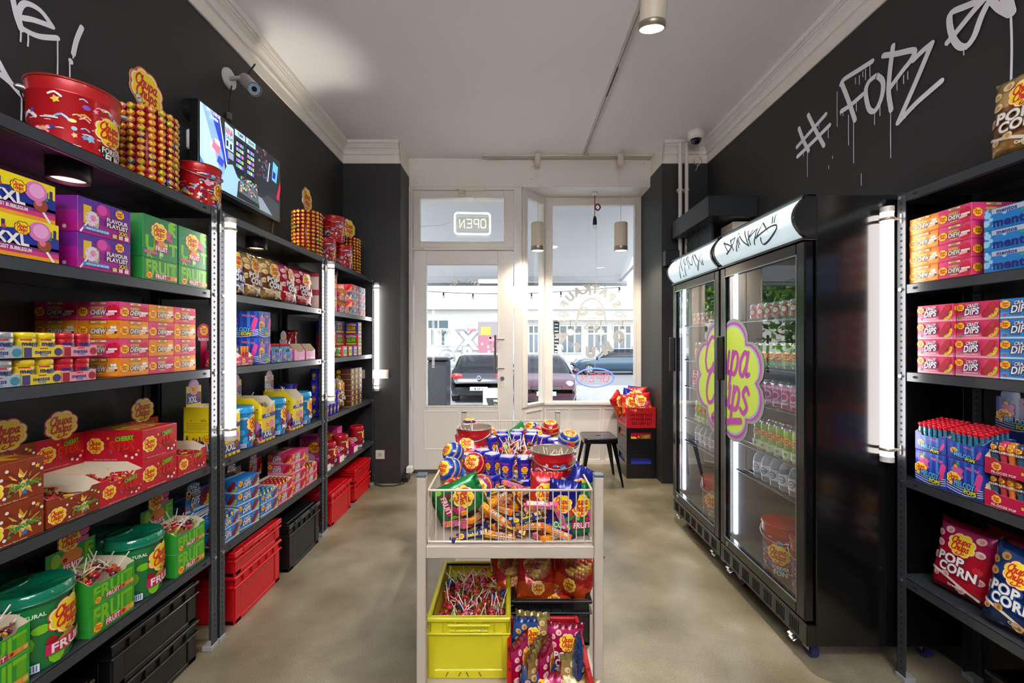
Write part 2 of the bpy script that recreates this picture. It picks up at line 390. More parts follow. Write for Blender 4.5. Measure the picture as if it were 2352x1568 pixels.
def art_xs(a, w, h):
    a.rect(-w/2, h*.12, w/2, h*.45, P('1e2f9a')); a.disc(w*.22, h*.74, h*.2, P('e07ac0'), n=12); a.disc(w*.28, h*.42, h*.15, P('9a4a2a'), n=10)
    a.logo(-w*.05, h*.72, min(h*.18, w*.2)); a.otext('XXL', -w*.08, h*.36, h*.28, P(WH), P('1a1f5a'), w*.6)
    a.disc(-w*.24, h*.06, h*.06, P('8a2a3a'), n=8); a.disc(0, h*.06, h*.06, P('5a9a3a'), n=8); a.disc(w*.24, h*.06, h*.06, P('c8343a'), n=8)
def art_xback(a, w, h):
    a.logo(-w*.30, h*.84, h*.12, fl=False, red='c87a10'); a.text('XXL', w*.02, h*.84, h*.16, P('4a3a2a'), w*.35); a.disc(w*.36, h*.84, h*.07, P('a81a2a'), n=10)
    for i in range(9): a.rect(-w*.42, h*(.66-.06*i), w*(.42 if i < 4 else .1), h*(.675-.06*i), P('9a7a14'))
def art_play(a, w, h):
    bands(a, -w/2, w/2, [0, h*.16, h*.34, h*.55, h*.78, h], ['c0188a', 'a81a8e', '8a2296', '6c2c98', '5a3098'])
    a.rect(-w*.40, h*.28, -w*.12, h*.66, P('9ac02a')); a.rect(-w*.40, h*.28, -w*.26, h*.8, P('e8c02a'))
    a.stroke([(-w*.32, h*.34), (-w*.45, h*.03)], h*.05, P(WH), 1, False)
    a.disc(-w*.25, h*.46, h*.2, P('efd8e6'), n=16); a.disc(-w*.23, h*.47, h*.09, P('e890b8'), n=10)
    for i in range(10): a.disc(-w*.25+h*.16*cos(i*2.4), h*.46+h*.15*sin(i*1.7), h*.012, P('4a2a4a'), n=4)
    a.disc(-w*.05, h*.74, h*.22, P('b8208a'), asp=.95, n=18, rot=-.5); a.disc(-w*.07, h*.77, h*.15, P('dc4fb0'), n=14)
    a.logo(w*.27, h*.80, h*.15, 1, ring='7a3a80')
    a.otext('FLAVOUR', w*.22, h*.55, h*.12, P(WH), P('5a2060'), w*.42); a.otext('PLAYLIST', w*.22, h*.40, h*.12, P(WH), P('5a2060'), w*.42)
    a.otext('XXL', w*.34, h*.24, h*.12, P('e8d02a'), P('5a2060'), w*.2); a.rect(-w*.42, h*.1, w*.05, h*.2, P('2a9ad8')); a.text("PRESS PLAY ON THE TASTE", -w*.16, h*.15, h*.05, P(WH), w*.4)
    a.text('PAPER STICK', -w*.24, h*.25, h*.07, P(WH), w*.18)
    for i, c in enumerate(('b8d86a', 'e8c8b0', 'f0e0f0')): a.rect(w*(.12+.12*i), h*.05, w*(.2+.12*i), h*.16, P(c))
def art_playside(a, w, h):
    bands(a, -w/2, w/2, [0, h*.3, h*.6, h], ['a8147a', 'a8188a', '7a2090']); a.disc(w*.3, h*.14, h*.06, P('f0e0f0'), n=8); a.disc(w*.05, h*.14, h*.06, P('b06a8a'), n=8)
GL = '7fc61e'
def art_fruit_up(a, w, h):
    for s_, x, y, k in (('F', .35, .86, .3), ('R', .34, .8, .3), ('U', -.28, .36, .34), ('I', -.02, .2, .3), ('T', .36, .3, .3), ('K', -.3, .1, .2)): a.text(s_, w*x, h*y, h*k, P(GL), None, 0, .06)
    a.logo(-w*.05, h*.66, h*.23, 2, ring='c8382a', white=True); a.disc(w*.22, h*.66, h*.08, P('d83a8a'), n=10); a.rect(w*.14, h*.5, w*.32, h*.58, P('d83a8a'), rot=-.3)
    a.disc(w*.0, h*.36, h*.14, P('e88a3a'), asp=.8, n=10); a.disc(-w*.14, h*.40, h*.05, P('a81a2a'), n=8); a.disc(w*.14, h*.38, h*.05, P('c8d86a'), n=8)
    a.rect(-w*.18, h*.20, w*.20, h*.33, P('c8185a'), rot=.0); a.text('FRUIT', w*.01, h*.265, h*.11, P(WH), w*.34); a.rect(-w*.48, h*.1, -w*.12, h*.17, P('d84a8a')); a.text('50', 0, h*.13, h*.08, P(WH))
def art_fruit_tray(a, w, h):
    a.text('FRUIT', w*.02, h*.62, h*.62, P(GL), w*.86, 0, .07); a.rect(w*.30, h*.1, w*.44, h*.8, P('63b018')); a.rect(-w*.42, h*.1, -w*.34, h*.6, P('63b018'))
    a.logo(-w*.32, h*.22, h*.17, 1, ring='c8382a'); a.rect(-w*.17, h*.10, w*.17, h*.34, P('c8185a'), rot=0); a.text('FRUIT', 0, h*.22, h*.2, P(WH), w*.31)
    a.rect(w*.18, h*.1, w*.47, h*.32, P('e8883a'))
    for i in range(3): a.disc(w*(.23+.1*i), h*.21, h*.08, P(('a81a2a', 'e8a03a', 'c8d05a')[i]), n=8)
def art_fruit_side(a, w, h):
    for i in range(5): a.rect(-w*.4, h*(.1+.08*i), w*.2, h*(.11+.08*i), P('a8d89a'))
    a.rect(-w*.3, h*.62, w*.1, h*.9, P('c86a3a')); a.disc(-w*.1, h*.76, h*.1, P('8a1a2a'), n=8)
def art_melody(tray):
    def f(a, w, h):
        for i in range(5): a.rect(w*(-.42+.2*i), h*.3, w*(-.34+.2*i), h*.98, P(('2e63c8', '3a86dc')[i % 2]))
        if not tray:
            for i in range(4): a.stroke([(-w*.5, h*(.12+.075*i)), (0, h*(.03+.07*i)), (w*.5, h*(.12+.06*i))], h*.025, P('dfe6f4'), 3)
            a.disc(-w*.26, h*.84, h*.09, P('6a3a24'), n=12); a.disc(-w*.25, h*.80, h*.06, P('e0a888'), n=10); a.disc(-w*.2, h*.9, h*.04, P('5ab03a'), n=8)
            a.star(-w*.2, h*.62, [(h*(.2 if i % 3 else .13), 2*pi*i/12) for i in range(12)], P('e05aa0')); a.text('MAKE IT POP!', w*.22, h*.82, h*.08, P('f07ab0'), w*.36, 0, .05, -.12)
        else: a.text('MAKE IT POP!', w*.1, h*.82, h*.1, P('f07ab0'), w*.26, 0, .05, -.12)
        a.stroke([(w*.34, h*.36), (w*.26, h*.1)], h*.05, P('d8402a'), 1, False); a.stroke([(w*.34, h*.36), (w*.42, h*.68)], h*.17, P('e84a9a'), 1, False)
        a.logo(-w*.30, h*.52 if tray else h*.44, h*.2, 1, white=True)
        a.otext('MELODY', w*.0, h*.32, h*.22 if tray else h*.17, P('5ac0f0'), P('1a2a7a'), w*.58, 0, -.06, .12, .06)
        a.otext('POPS', w*.16, h*.15, h*.16 if tray else h*.12, P('e6e83a'), P('2a3a1a'), w*.34, 0, -.06, .12, .06)
    return f
def art_fro(a, w, h):
    a.logo(-w*.30, h*.62, h*.30, 2 if w > .12 else 1, white=True); a.text('FR-OOZE POP', -w*.18, h*.2, h*.17, P(WH), w*.56)
    for i, c in enumerate(('e8c83a', 'f2a8c8', '4ac0e0')): a.rect(w*(.1+.13*i), h*.42, w*(.21+.13*i), h*.62, P(c))
    for i, c in enumerate(('3aa0c8', 'a8c83a', 'c8a03a')): a.disc(w*(.22+.11*i), h*.2, h*.08, P(c), n=8)
def art_mint(a, w, h):
    for x, y, r in ((-.475, .35, .16), (-.46, .72, .15), (-.43, .5, .1), (-.47, .9, .08), (-.40, .2, .08), (-.30, .72, .09)): a.disc(w*x, h*y, h*r, P('9ad4f2'), n=12)
    a.rect(-w*.42, h*.74, w*.5, h*.97, P('b8c2d0')); a.text('mentos', -w*.28, h*.86, h*.19, P('1d2f86'), w*.24, 0, .06)
    a.text('mentos', -w*.20, h*.33, h*.42, P('16257a'), w*.44, 0, .04); a.disc(-w*.14, h*.64, h*.09, P('4ab04a'), asp=.5, n=10)
    a.text('mint', w*.36, h*.62, h*.16, P('d8202a'), w*.2)
def art_choc(a, w, h):
    a.logo(-w*.0, h*.5, min(h*.42, w*.3), 1, asp=.8, ring='8a5a14')
    a.rect(-w*.5, h*.02, w*.5, h*.08, P('c8a24a'))
def art_cot(c):
    def f(a, w, h):
        a.disc(0, h*.5, min(w, h)*.42, P(c), n=10); a.text('COTTON', 0, h*.78, h*.16, P(WH), w*.7); a.otext('GUM', 0, h*.48, h*.3, P('9ad02a'), P('1a3a14'), w*.6); a.rect(-w*.36, h*.08, w*.36, h*.2, P('e8d03a'))
    return f
def art_raw(a, w, h):
    a.text('RAW', -w*.1, h*.78, h*.2, P('f08ac0'), w*.6); a.logo(w*.2, h*.62, min(w*.3, h*.2)); a.disc(0, h*.25, w*.25, P('f4b8dc'), n=10)
    a.rect(-w*.48, h*.05, -w*.38, h*.9, P('f08ac8'))
def tray(w, d, h, base, fa, hf=.72, sa=None, inner=None, card=None, cut=.55):
    """open display tray: low front, higher back, printed outside, bare card inside"""
    mb = MB(); t = .0015; I = inner or CREAM; B = P(base)
    mb.box(-w/2, -d/2, 0, w/2, d/2, t, I)
    for x, sg in ((-w/2, 1), (w/2, -1)):
        xi = x+sg*t; y0, ym, y1 = -d/2, -d/2+d*.25, d/2; pr = ((y0, 0), (y1, 0), (y1, h), (ym, h), (y0, h*hf))
        mb.face([(x, y, z) for y, z in pr], B); mb.face([(xi, y, z) for y, z in pr], I)
        for i in range(2, 4):
            a, b = pr[i], pr[i+1]; mb.face([(x, a[0], a[1]), (x, b[0], b[1]), (xi, b[0], b[1]), (xi, a[0], a[1])], CARD)
    c0 = w*cut/2
    pr = [(-w/2, 0), (w/2, 0), (w/2, h*hf), (c0+w*.05, h*hf), (c0, h*hf*.86), (-c0, h*hf*.86), (-c0-w*.05, h*hf), (-w/2, h*hf)]
    for k in range(0, 1):
        for ya, m in ((-d/2, B), (-d/2+t, I)):
            mb.face([(x, ya, z) for x, z in ((-w/2, 0), (w/2, 0), (w/2, h*hf*.86), (-w/2, h*hf*.86))], m)
            mb.face([(x, ya, z) for x, z in ((-w/2, h*hf*.86), (-c0, h*hf*.86), (-c0-w*.05, h*hf), (-w/2, h*hf))], m)
            mb.face([(x, ya, z) for x, z in ((w/2, h*hf*.86), (c0, h*hf*.86), (c0+w*.05, h*hf), (w/2, h*hf))], m)
    mb.box(-w/2, d/2-t, 0, w/2, d/2, h, B, {'f': I})
    fa(Art(mb, front(w, d), .00007, bnd(w, h*hf*.86)), w, h*hf*.86)
    if sa: sa(Art(mb, sideL(w, d), .00005, bnd(d, h*hf*.9)), d, h*hf*.9); sa(Art(mb, sideR(w, d), .00005, bnd(d, h*hf*.9)), d, h*hf*.9)
    return mb
def headcard(w, h, base, art, r=0, y=0):
    """upright printed card with a round flower top"""
    mb = MB(); B = P(base)
    mb.cbox(0, y, h/2, w, .0022, h, B, .0005)
    art(Art(mb, lambda u, v, t: (u, y-.0011-t, v), .00007, bnd(w, h)), w, h)
    return mb
def flower_card(mb, cx, cz, r, y=0, ring='d41f3a', white=True, n=3):
    pl = [(cx+a*cos(th)*1.14, cz+a*sin(th)*1.05) for a, th in lobes(r, 8, 5)]
    c = (cx, cz)
    for s_, yy in ((1, y-.0012), (-1, y+.0012)):
        for i in range(len(pl)):
            q = [c, pl[i], pl[(i+1) % len(pl)]]; mb.face([(u, yy, v) for u, v in q], P(ring) if s_ > 0 else CARD)
    for i in range(len(pl)):
        a, b = pl[i], pl[(i+1) % len(pl)]; mb.face([(a[0], y-.0012, a[1]), (b[0], y-.0012, b[1]), (b[0], y+.0012, b[1]), (a[0], y+.0012, a[1])], CARD)
    Art(mb, lambda u, v, t: (u, y-.0014-t, v)).logo(cx, cz, r, n, ring='f0a03a', white=white)
# ------------------------------------------------------------- tubs, buckets, jars
def wrap_scene(a, r, h, seed, dens=26):
    """little cartoon-like blobs, clouds and stars printed round a bucket"""
    q = random.Random(seed); cols = ('3a7ac8', '6ab4e0', '7a4ab0', 'f2a8c0', 'f4f0e8', 'e8a03a', '8fc8e8', '2a3a8a', 'f0d03a')
    for i in range(dens):
        th = q.uniform(-2.2, 2.2); v = q.uniform(.08, .97 if abs(th) < .9 else .7)*h; s_ = q.uniform(.035, .085)*h*(1 if i > 10 else 1.9); c = P(q.choice(cols)); k = q.random()
        if k < .35: a.stroke([(th*r-s_, v), (th*r, v+s_*.5), (th*r+s_, v-s_*.2)], s_*.4, c, 2)
        elif k < .6: a.disc(th*r, v, s_*.7, c, asp=q.uniform(.5, 1), n=9)
        elif k < .8: a.star(th*r, v, [(s_*(.9 if j % 2 else .5), pi*j/5) for j in range(10)], c)
        else: a.rect(th*r-s_, v-s_*.08, th*r+s_, v+s_*.08, P(WH), 3); a.rect(th*r-s_*.5, v+s_*.1, th*r+s_*.7, v+s_*.2, P(WH), 2)
        a.n = 2 + i % 3
def bucket_mb(r, h, lu=0., seed=1, rot=0., open_=False):
    mb = MB(); red = mt('c4121c', .3, .2, 0, .4); rim = mt('b8b0a8', .25, .9)
    r0 = r*.9
    pr = [(r0, 0), (r0+.001, h*.02), (r*.985, h*.80), (r*1.0, h*.81), (r*1.0, h*.83), (r*.99, h*.84), (r, h*.97)]
    mb.lathe([(0, 0.001)]+pr, red, 40); mb.lathe([(r, h*.97), (r*1.03, h*.975), (r*1.03, h), (r*.98, h), (r*.975, h*.97)], rim if open_ else mt('b03020', .3, .3), 40)
    if open_: mb.lathe([(r*.97, h*.99), (r*.95, h*.8), (r*.86, .01), (0, .01)], mt('c8c0ae', .3, .7), 40)
    else: mb.lathe([(r*.98, h*.985), (r*.9, h*.955), (0, h*.955)], mt('b8221c', .35), 40)
    def fn(u, v, t): rr = r0+(r*.985-r0)*min(max(v/(h*.8), 0), 1)+t+.0004; a = u/r+rot; return (rr*sin(a), -rr*cos(a), v)
    a = Art(mb, fn, .00025); wrap_scene(a, r, h*.8, seed, 170); a.n = 7
    a.logo(lu*r, h*.46, h*.21, 3, asp=.9, white=True, rings=3); a.otext('FOREVER', lu*r+.1*r, h*.21, h*.075, P(WH), P(BK), r*.75); a.otext('FUN', lu*r+.1*r, h*.11, h*.1, P(WH), P(BK), r*.6)
    return mb
def make_bucket(key, r, h, lu, seed, rot=0., open_=False, handle=1, back=1):
    o = bucket_mb(r, h, lu, seed, rot, open_).build('lollipop_bucket')
    mb = MB(); st = mt('b8b4b0', .3, .9)
    for s_ in (-1, 1): mb.tube([(s_*r*.97, 0, h*.87), (s_*(r+.012), 0, h*.87)], .011, st, 10); mb.ball((s_*(r+.012), 0, h*.87), .009, st, 8, 5)
    if handle: mb.tube([(r*1.06*cos(t), -back*(r*1.06*sin(t)*.95+.004), h*.87-.45*r*sin(t)*handle) for t in [pi*i/14 for i in range(15)]], .0022, st, 6)
    mb.build('handle', o); return o
def make_tub(key, r, h, base, word, wc, lid, seed=3, band='7fc61e', mid='e88a3a'):
    mb = MB(); B = mt(base, .22, 0, 0, .5)
    mb.lathe([(0, .001), (r*.97, 0), (r*.985, h*.03), (r, h*.5), (r*.985, h*.84)], B, 36)
    a = Art(mb, lambda u, v, t: cyl(r)(u, v, t+.0012), .0004)
    q = random.Random(seed)
    for i in range(9): a.disc(r*(-1.6+.4*i), h*q.uniform(.15, .75), h*.09, P(band), asp=q.uniform(.6, 1.6), n=10, rings=2); a.n = 2
    a.n = 3; a.disc(0, h*.24, h*.18, P(mid), asp=.6, n=12, rings=3); a.disc(-r*.55, h*.34, h*.055, P('a81222'), n=10); a.disc(-r*.15, h*.40, h*.05, P('b8d04a'), n=10); a.disc(r*.35, h*.40, h*.05, P('d84a3a'), n=10)
    a.n = 5; a.logo(0, h*.58, h*.23, 3, white=True, rings=3); a.rect(-r*.72, h*.17, r*.72, h*.31, P(wc), 8, .0)
    a.text(word, 0, h*.24, h*.115, P(WH), r*1.3); a.rect(-r*1.5, h*.03, -r*.85, h*.13, P('e8f0f8'), 4)
    for i in range(9): a.rect(-r*(1.45-.065*i), h*.045, -r*(1.42-.065*i), h*.12, P('3a6aa8')); a.n -= 1
    a.text('NATURAL', -r*1.05, h*.73, h*.05, P('d8f0d8'), r*.7)
    o = mb.build('lollipop_tub'); lb = MB(); L = mt(lid, .12, 0, 0, .6)
    lb.lathe([(r*.99, h*.83), (r*1.06, h*.84), (r*1.06, h*.9), (r*1.02, h*.985), (r*.97, h), (r*.93, h*.975), (0, h*.975)], L, 40)
    lb.lathe([(r*1.06, h*.86), (r*1.085, h*.862), (r*1.085, h*.875), (r*1.06, h*.88)], L, 40)
    lb.build('lid', o); return o
def make_gumjar(col, word):
    r, h = .0245, .068; mb = MB(); c = mt(col, .3, .5 if col == 'b8bcc0' else 0, 0, .4)
    mb.lathe([(0, 0), (r*.9, 0), (r, .004), (r, .018), (r*.9, .03), (r*.92, .038), (r, .048), (r*.9, .0505)], c, 20)
    a = Art(mb, cyl(r*1.0), .0002); a.n = 2; a.text(word, .002, .037, .013, P('1c2470'), .046, 0, .04); a.text('FRUIT' if col == 'e8cc20' else 'PURE', .004, .027, .006, P('2a70c0' if col == 'e8cc20' else '2a8a6a'), .03)
    a.rect(-.024, .0455, -.002, .049, P('c01a2a'), 3)
    o = mb.build('gum_jar'); lb = MB(); lb.lathe([(r*.9, .050), (r*.98, .051), (r*.98, .064), (r*.9, .0675), (0, .068)], c, 20)
    for i in range(20): pass
    lb.build('lid', o); return o
def make_cubejar():
    w, h = .058, .085; mb = MB(); B = mt('2127a8', .25, 0, 0, .5); n = 4
    def ring(s_, z, m=.3):
        out = []
        for q in range(4):
            for k in range(3):
                th = q*pi/2+pi/4+(k-1)*.28; rr = s_*(1.2 if k == 1 else 1.17); out.append((rr*cos(th), rr*sin(th), z))
        return out
    rows = [ring(w*.36, 0), ring(w*.40, .003), ring(w*.44, h*.5), ring(w*.47, h*.83), ring(w*.5, h*.84), ring(w*.5, h*.93), ring(w*.45, h)]
    mb.grid(rows, B, False, True); mb.face(rows[-1], mt('8f92e0', .3, 0, 0, .4)); mb.face(rows[0][::-1], B)
    for rt in range(4):
        def fn(u, v, t, rt=rt):
            y = -(w*.40+(w*.47-w*.40)*v/(h*.83))*.97-t-.0012; c, s_ = cos(rt*pi/2), sin(rt*pi/2); return (u*c-y*s_, u*s_+y*c, v)
        a = Art(mb, fn); a.logo(0, h*.46, w*.23, 1); a.text('COLOUR', 0, h*.7, h*.07, P('d83ac0'), w*.5); a.rect(-w*.2, h*.26, w*.16, h*.3, P('e8d020')); a.disc(-w*.1, h*.17, w*.09, P('2aa0c8'), n=8); a.disc(w*.12, h*.16, w*.08, P('d8324a'), n=8); a.disc(0, h*.08, w*.07, P('e8b03a'), n=6)
    a = Art(mb, topf(h)); a.disc(0, 0, w*.22, P('f2c83a'), asp=.8, n=12)
    return mb.build('gum_cube_jar')
# ------------------------------------------------------------- bags
def bag_fn(w, h, t, seed, crimp=.06, wr=1.0, sag=0.):
    def f(u, v, side=-1, lift=0):
        x, y = u/(w/2), v/h
        ex = max(0, 1-abs(x)**3.2); ey = max(0, 1-abs(2*y-1)**5)
        th = t/2*ex**.6*ey**.75
        n = noise.noise(Vector((u*22+seed, v*22, side*3.1)))*.45+noise.noise(Vector((u*60+seed, v*50, side)))*.2
        edge = 1-ex*ey
        th2 = th+n*t*.16*wr*(.35+edge)
        wx = 1-.07*(ex*0+1-abs(2*y-1)**3)*.9
        cr = .004*sin(u*260) if (y < crimp or y > 1-crimp) else 0
        return (u*wx+n*.004*wr, side*(max(th2, .0012)+lift)+cr+noise.noise(Vector((u*9+seed, v*7, 5)))*t*.12*wr, v*(1-.02*ex)+n*.003)
    return f
def make_bag(w, h, t, seed, vs, cols, art, name='popcorn_bag', nu=22, nv=26, wr=1., back=None):
    mb = MB(); f = bag_fn(w, h, t, seed, wr=wr)
    for side in (-1, 1):
        rows = [[f(-w/2+w*i/nu, h*j/nv, side) for i in range(nu+1)] for j in range(nv+1)]
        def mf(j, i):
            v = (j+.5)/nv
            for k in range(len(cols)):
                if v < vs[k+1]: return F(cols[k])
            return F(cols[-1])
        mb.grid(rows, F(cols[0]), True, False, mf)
    a = Art(mb, lambda u, v, l: f(u, v, -1, l+.0014), .00022); a.n = 3
    art(a, w, h)
    return mb.build(name)
def art_pop(k, flav, c2):
    def g(a, w, h):
        q = random.Random(5); kc = {'p': 'f2c8c0', 'b': 'd8a860', 'g': 'ecd29a'}[k]
        a.stroke([(-w*.44, h*.26), (-w*.1, h*.2), (w*.36, h*.06)], h*.035, P('f0e6d8'), 5)
        for x, y in ((-.38, .78), (-.22, .86), (.3, .84), (-.36, .64), (.33, .66), (-.4, .45), (-.34, .2), (-.16, .24), (.1, .1), (.36, .3)):
            a.n = 6; s_ = w*q.uniform(.06, .085); a.disc(w*x, h*y, s_, P(kc), asp=.85, n=14, rings=2); a.disc(w*x+s_*.2, h*y-s_*.1, s_*.45, P({'p': 'd89088', 'b': '9a6a34', 'g': 'c8a05a'}[k]), n=10)
        a.n = 9; a.logo(w*.03, h*.70, w*.23, 3, white=True, rings=3)
        a.n = 14; a.otext('POP', -w*.1, h*.475, h*.125, P(WH), P(c2), w*.46, 0, -.05, .14, .06, fit=True); a.otext('CORN', w*.03, h*.345, h*.125, P(WH), P(c2), w*.62, 0, -.05, .14, .06, fit=True)
        a.n = 18; a.disc(w*.33, h*.43, w*.075, P({'p': 'c8182a', 'b': '8a3a1a', 'g': 'd89a3a'}[k]), n=10); a.text(flav, w*.06, h*.12, h*.035, P(WH), w*.36, 0, .04)
    return g
def bag_pop(kind, seed, w=.20, h=.245, t=.075):
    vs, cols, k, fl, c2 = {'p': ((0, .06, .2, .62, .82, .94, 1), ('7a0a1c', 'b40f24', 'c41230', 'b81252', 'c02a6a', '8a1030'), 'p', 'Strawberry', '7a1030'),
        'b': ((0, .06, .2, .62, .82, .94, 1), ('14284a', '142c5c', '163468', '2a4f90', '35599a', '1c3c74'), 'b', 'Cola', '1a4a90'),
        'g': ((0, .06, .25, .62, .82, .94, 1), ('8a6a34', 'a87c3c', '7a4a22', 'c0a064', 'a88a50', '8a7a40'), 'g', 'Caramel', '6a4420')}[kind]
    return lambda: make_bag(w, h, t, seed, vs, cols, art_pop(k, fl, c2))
def art_fb(word, tagc, rot=0):
    def g(a, w, h):
        a.n = 4
        for i in range(7): a.disc(w*(-.38+.13*i), h*(.2+.5*((i*37 % 10)/10)), w*.06, P(GL if word == 'FRUIT' else 'e8a02a' if word == 'MIX' else '3a5ad0'), asp=1.4, n=8, rings=2); a.n = 4
        a.n = 8; a.logo(-w*.05, h*.62, w*.3, 3, white=True, rings=4)
        a.n = 14; a.disc(w*.24, h*.48, w*.1, P('d8589a' if word != 'COLA' else 'c8302a'), n=12, rings=2); a.rect(w*.1, h*.36, w*.4, h*.43, P(tagc), 3, .3)
        a.rect(-w*.3, h*.2, w*.3, h*.32, P(tagc), 5); a.text(word, 0, h*.26, h*.1, P(WH), w*.54)
        a.disc(-w*.26, h*.36, w*.06, P('8a1a2a'), n=8)
    return g
# ------------------------------------------------------------- lollipops, bars
LCOL = {'red': ('b8142c', 'e0505a'), 'pink': ('c83a6a', 'f08aa8'), 'orange': ('d8641a', 'f4a040'), 'green': ('6a9a1a', 'b8d03a'), 'blue': ('1a3a9a', '4a8ad8'), 'dark': ('4a1a24', '8a3a3a')}
def make_ball(c, stick=True, r=.0125):
    def f():
        a, b = LCOL[c]; mb = MB(); A, B, Y = mt(a, .22, 0, 0, .6), mt(b, .22, 0, 0, .6), mt('e8b82a', .25, 0, 0, .6)
        mb.ball((0, 0, 0), r, A, 12, 9, (1, 1, .92), lambda i, j: (Y if (j+i) % 5 or i == 8 else B) if i >= 7 - (not stick) else B if i == 4 or (i == 5 and j % 3 == 0) else A)
        mb.lathe([(r*.35, -r*.8), (r*.22, -r*1.3), (r*.5, -r*1.75)], B, 7)
        Art(mb, lambda u, v, t: (u, v, r*.93+t)).script('hs', 0, -.001, r*.36, P('b0281a'), 1)
        o = mb.build('lollipop')
        if stick: s = MB(); s.tube([(0, 0, -r*.8), (0, 0, -r*.8-.062)], .0019, STICK, 6); s.build('stick', o)
        return o
    return f
SMALL = []
def lolly(c, loc, up, label, group, stick=True, roll=0, r=.0125):
    """up: direction from the stick end to the candy"""
    if any(k in group for k in ('yellow tray', 'scoop', 'tin bucket', 'jar ring')): SMALL.append((c, loc, up, stick)); return
    q = Vector(up).normalized().to_track_quat('Z', 'Y'); e = q.to_euler()
    return put(('lolly', c, stick, r), make_ball(c, stick, r), loc, tuple(e), label, 'lollipop', group)
def make_big(c, seed):
    def f():
        r = .049; mb = MB(); pal = {'blue': ('1c3aa0', '3a8ae0', 'e8b030', '182a7a'), 'red': ('b01428', 'd8303a', 'f0b040', '8a1020'), 'fruit': ('c02a3a', '2a5ac0', 'f0c83a', '3a9a4a'), 'melon': ('1c2a3a', 'e8ece8', 'd8343a', '2a6a3a')}[c]
        m = [mt(x, .16, .1, 0, .7) for x in pal]; K = 30
        seqs = {0: 0, 1: 0, 2: 0, 3: 1, 4: 2, 5: 0, 6: 0, 7: 0, 8: 1, 9: 2}
        n = 28
        rows = []
        for i in range(K+1):
            th = pi*i/K; rows.append([(r*sin(th)*cos(2*pi*j/n)*(1+.012*sin(j*pi/2*1.0)), r*sin(th)*sin(2*pi*j/n)*(1+.012*sin(j*2.1)), r*.96*cos(th)+.0016*abs(sin(4*pi*j/n))*sin(th)) for j in range(n)])
        mb.grid(rows[::-1], m[0], True, True, lambda i, j: m[seqs[(i) % 10 if c != 'fruit' else (i+j//5) % 10]] if i < K-5 else m[0 if c != 'fruit' else 3])
        def fn(u, v, t): th = math.hypot(u, v)/r; ph = math.atan2(v, u); rr = r*1.012+t; return (rr*sin(th)*cos(ph), rr*sin(th)*sin(ph), rr*cos(th)*.97)
        a = Art(mb, fn, .0002); a.logo(0, 0, r*.62, 3, rings=4, white=True)
        def f2(u, v, t): lo = u/r; la = v/r; rr = r*1.0+t+.0012; return (rr*cos(la)*sin(lo), -rr*cos(la)*cos(lo), rr*sin(la)*.97)
        a = Art(mb, f2, .0002); a.disc(-.02, .008, .012, P('c01a2a'), n=10, rings=2); a.disc(.0, .014, .010, P('d8402a'), n=10, rings=2)
        mb.lathe([(r*.3, -r*.9), (r*.14, -r*1.2), (r*.4, -r*1.5)], m[1], 10)
        o = mb.build('giant_lollipop'); s = MB(); s.tube([(0, 0, -r*.9), (0, 0, -r*.9-.13)], .0042, STICK, 8); s.build('stick', o); return o
    return f
BARC = {'orange': ('f08a1d', 'CHEW', 'd86a10'), 'pink': ('e8558a', 'CHEW', 'c8183a'), 'navy': ('1c2470', 'babol', 'e8d03a'), 'brown': ('6a1a20', 'babol', 'e8d03a')}
def make_bar(c):
    def f():
        L, w, h = .108, .022, .017; b, t, e = BARC[c]; mb = MB(); mb.cbox(0, 0, 0, L, w, h, P(b), .0025)
        for i, fn in enumerate((lambda u, v, l: (u, v, h/2+l), lambda u, v, l: (u, -w/2-l, v), lambda u, v, l: (u, -v, -h/2-l), lambda u, v, l: (-u, w/2+l, v))):
            hh = (w, h)[i % 2]; a = Art(mb, fn); a.logo(-L*.34, 0, hh*.42, 1, ring='f0a020'); a.otext(t, L*.02, 0, hh*.5, P('f6f2ea' if t == 'CHEW' else 'f2e02a'), P('3a1a20'), L*.36)
            a.rect(L*.40, -hh*.4, L*.47, hh*.4, P(e)); a.rect(L*.26, -hh*.3, L*.38, hh*.3, P('b8dcea' if i % 2 else 'f4c8c0'))
        return mb.build('chew_bar')
    return f
# ------------------------------------------------------------- room shell
WALL = noisemat('anthracite_wall_paint', [(0, '272729'), (1, '30302e')], 3, (.5, .62), 4, .08, 220)
CEILM = noisemat('ceiling_paint', [(0, 'f0f0f3'), (1, 'f4f4f6')], 2, (.7, .8), 3, .05, 90)
WHITE = noisemat('cream_gloss_paint', [(0, 'e6dfd5'), (1, 'ebe5dc')], 4, (.32, .42), 3, .06, 60)
FLOOR = noisemat('ground_concrete', [(.31, '4a4434'), (.42, '70674f'), (.5, '82785f'), (.58, '958b73'), (.7, 'b6ae99')], 2.4, (.2, .48), 14, .035, 200, 210, .34)
BLKM = mt('0d0d0e', .22, 0, 0, .4); BLK = mt('141415', .45); RACK = mt('474b50', .27, .3); STEEL = mt('b9b9b9', .25, .95)
CRM = mt('c9bfae', .4); BEIGE = mt('d6cdbb', .5)
def wp(x, y, z): return (x, y, z)
XL, XR, YP, YD, YB = -1.61, 1.86, 4.058, 4.40, 4.72
mb = MB(); mb.box(XL-.1, -2.7, -.12, XR+.1, YD+.02, 0, FLOOR); mb.box(0.0, YD+.02, -.12, 1.5, YB+.02, 0, FLOOR)
struct(mb.build('floor'))
mb = MB(); mb.box(XL-.1, -2.7, CEIL, XR+.1, YD+.2, CEIL+.1, CEILM); struct(mb.build('ceiling'))
mb = MB(); mb.box(XL-.1, -2.7, 0, XL, YP+.4, CEIL, WALL); wl = struct(mb.build('wall_left'))
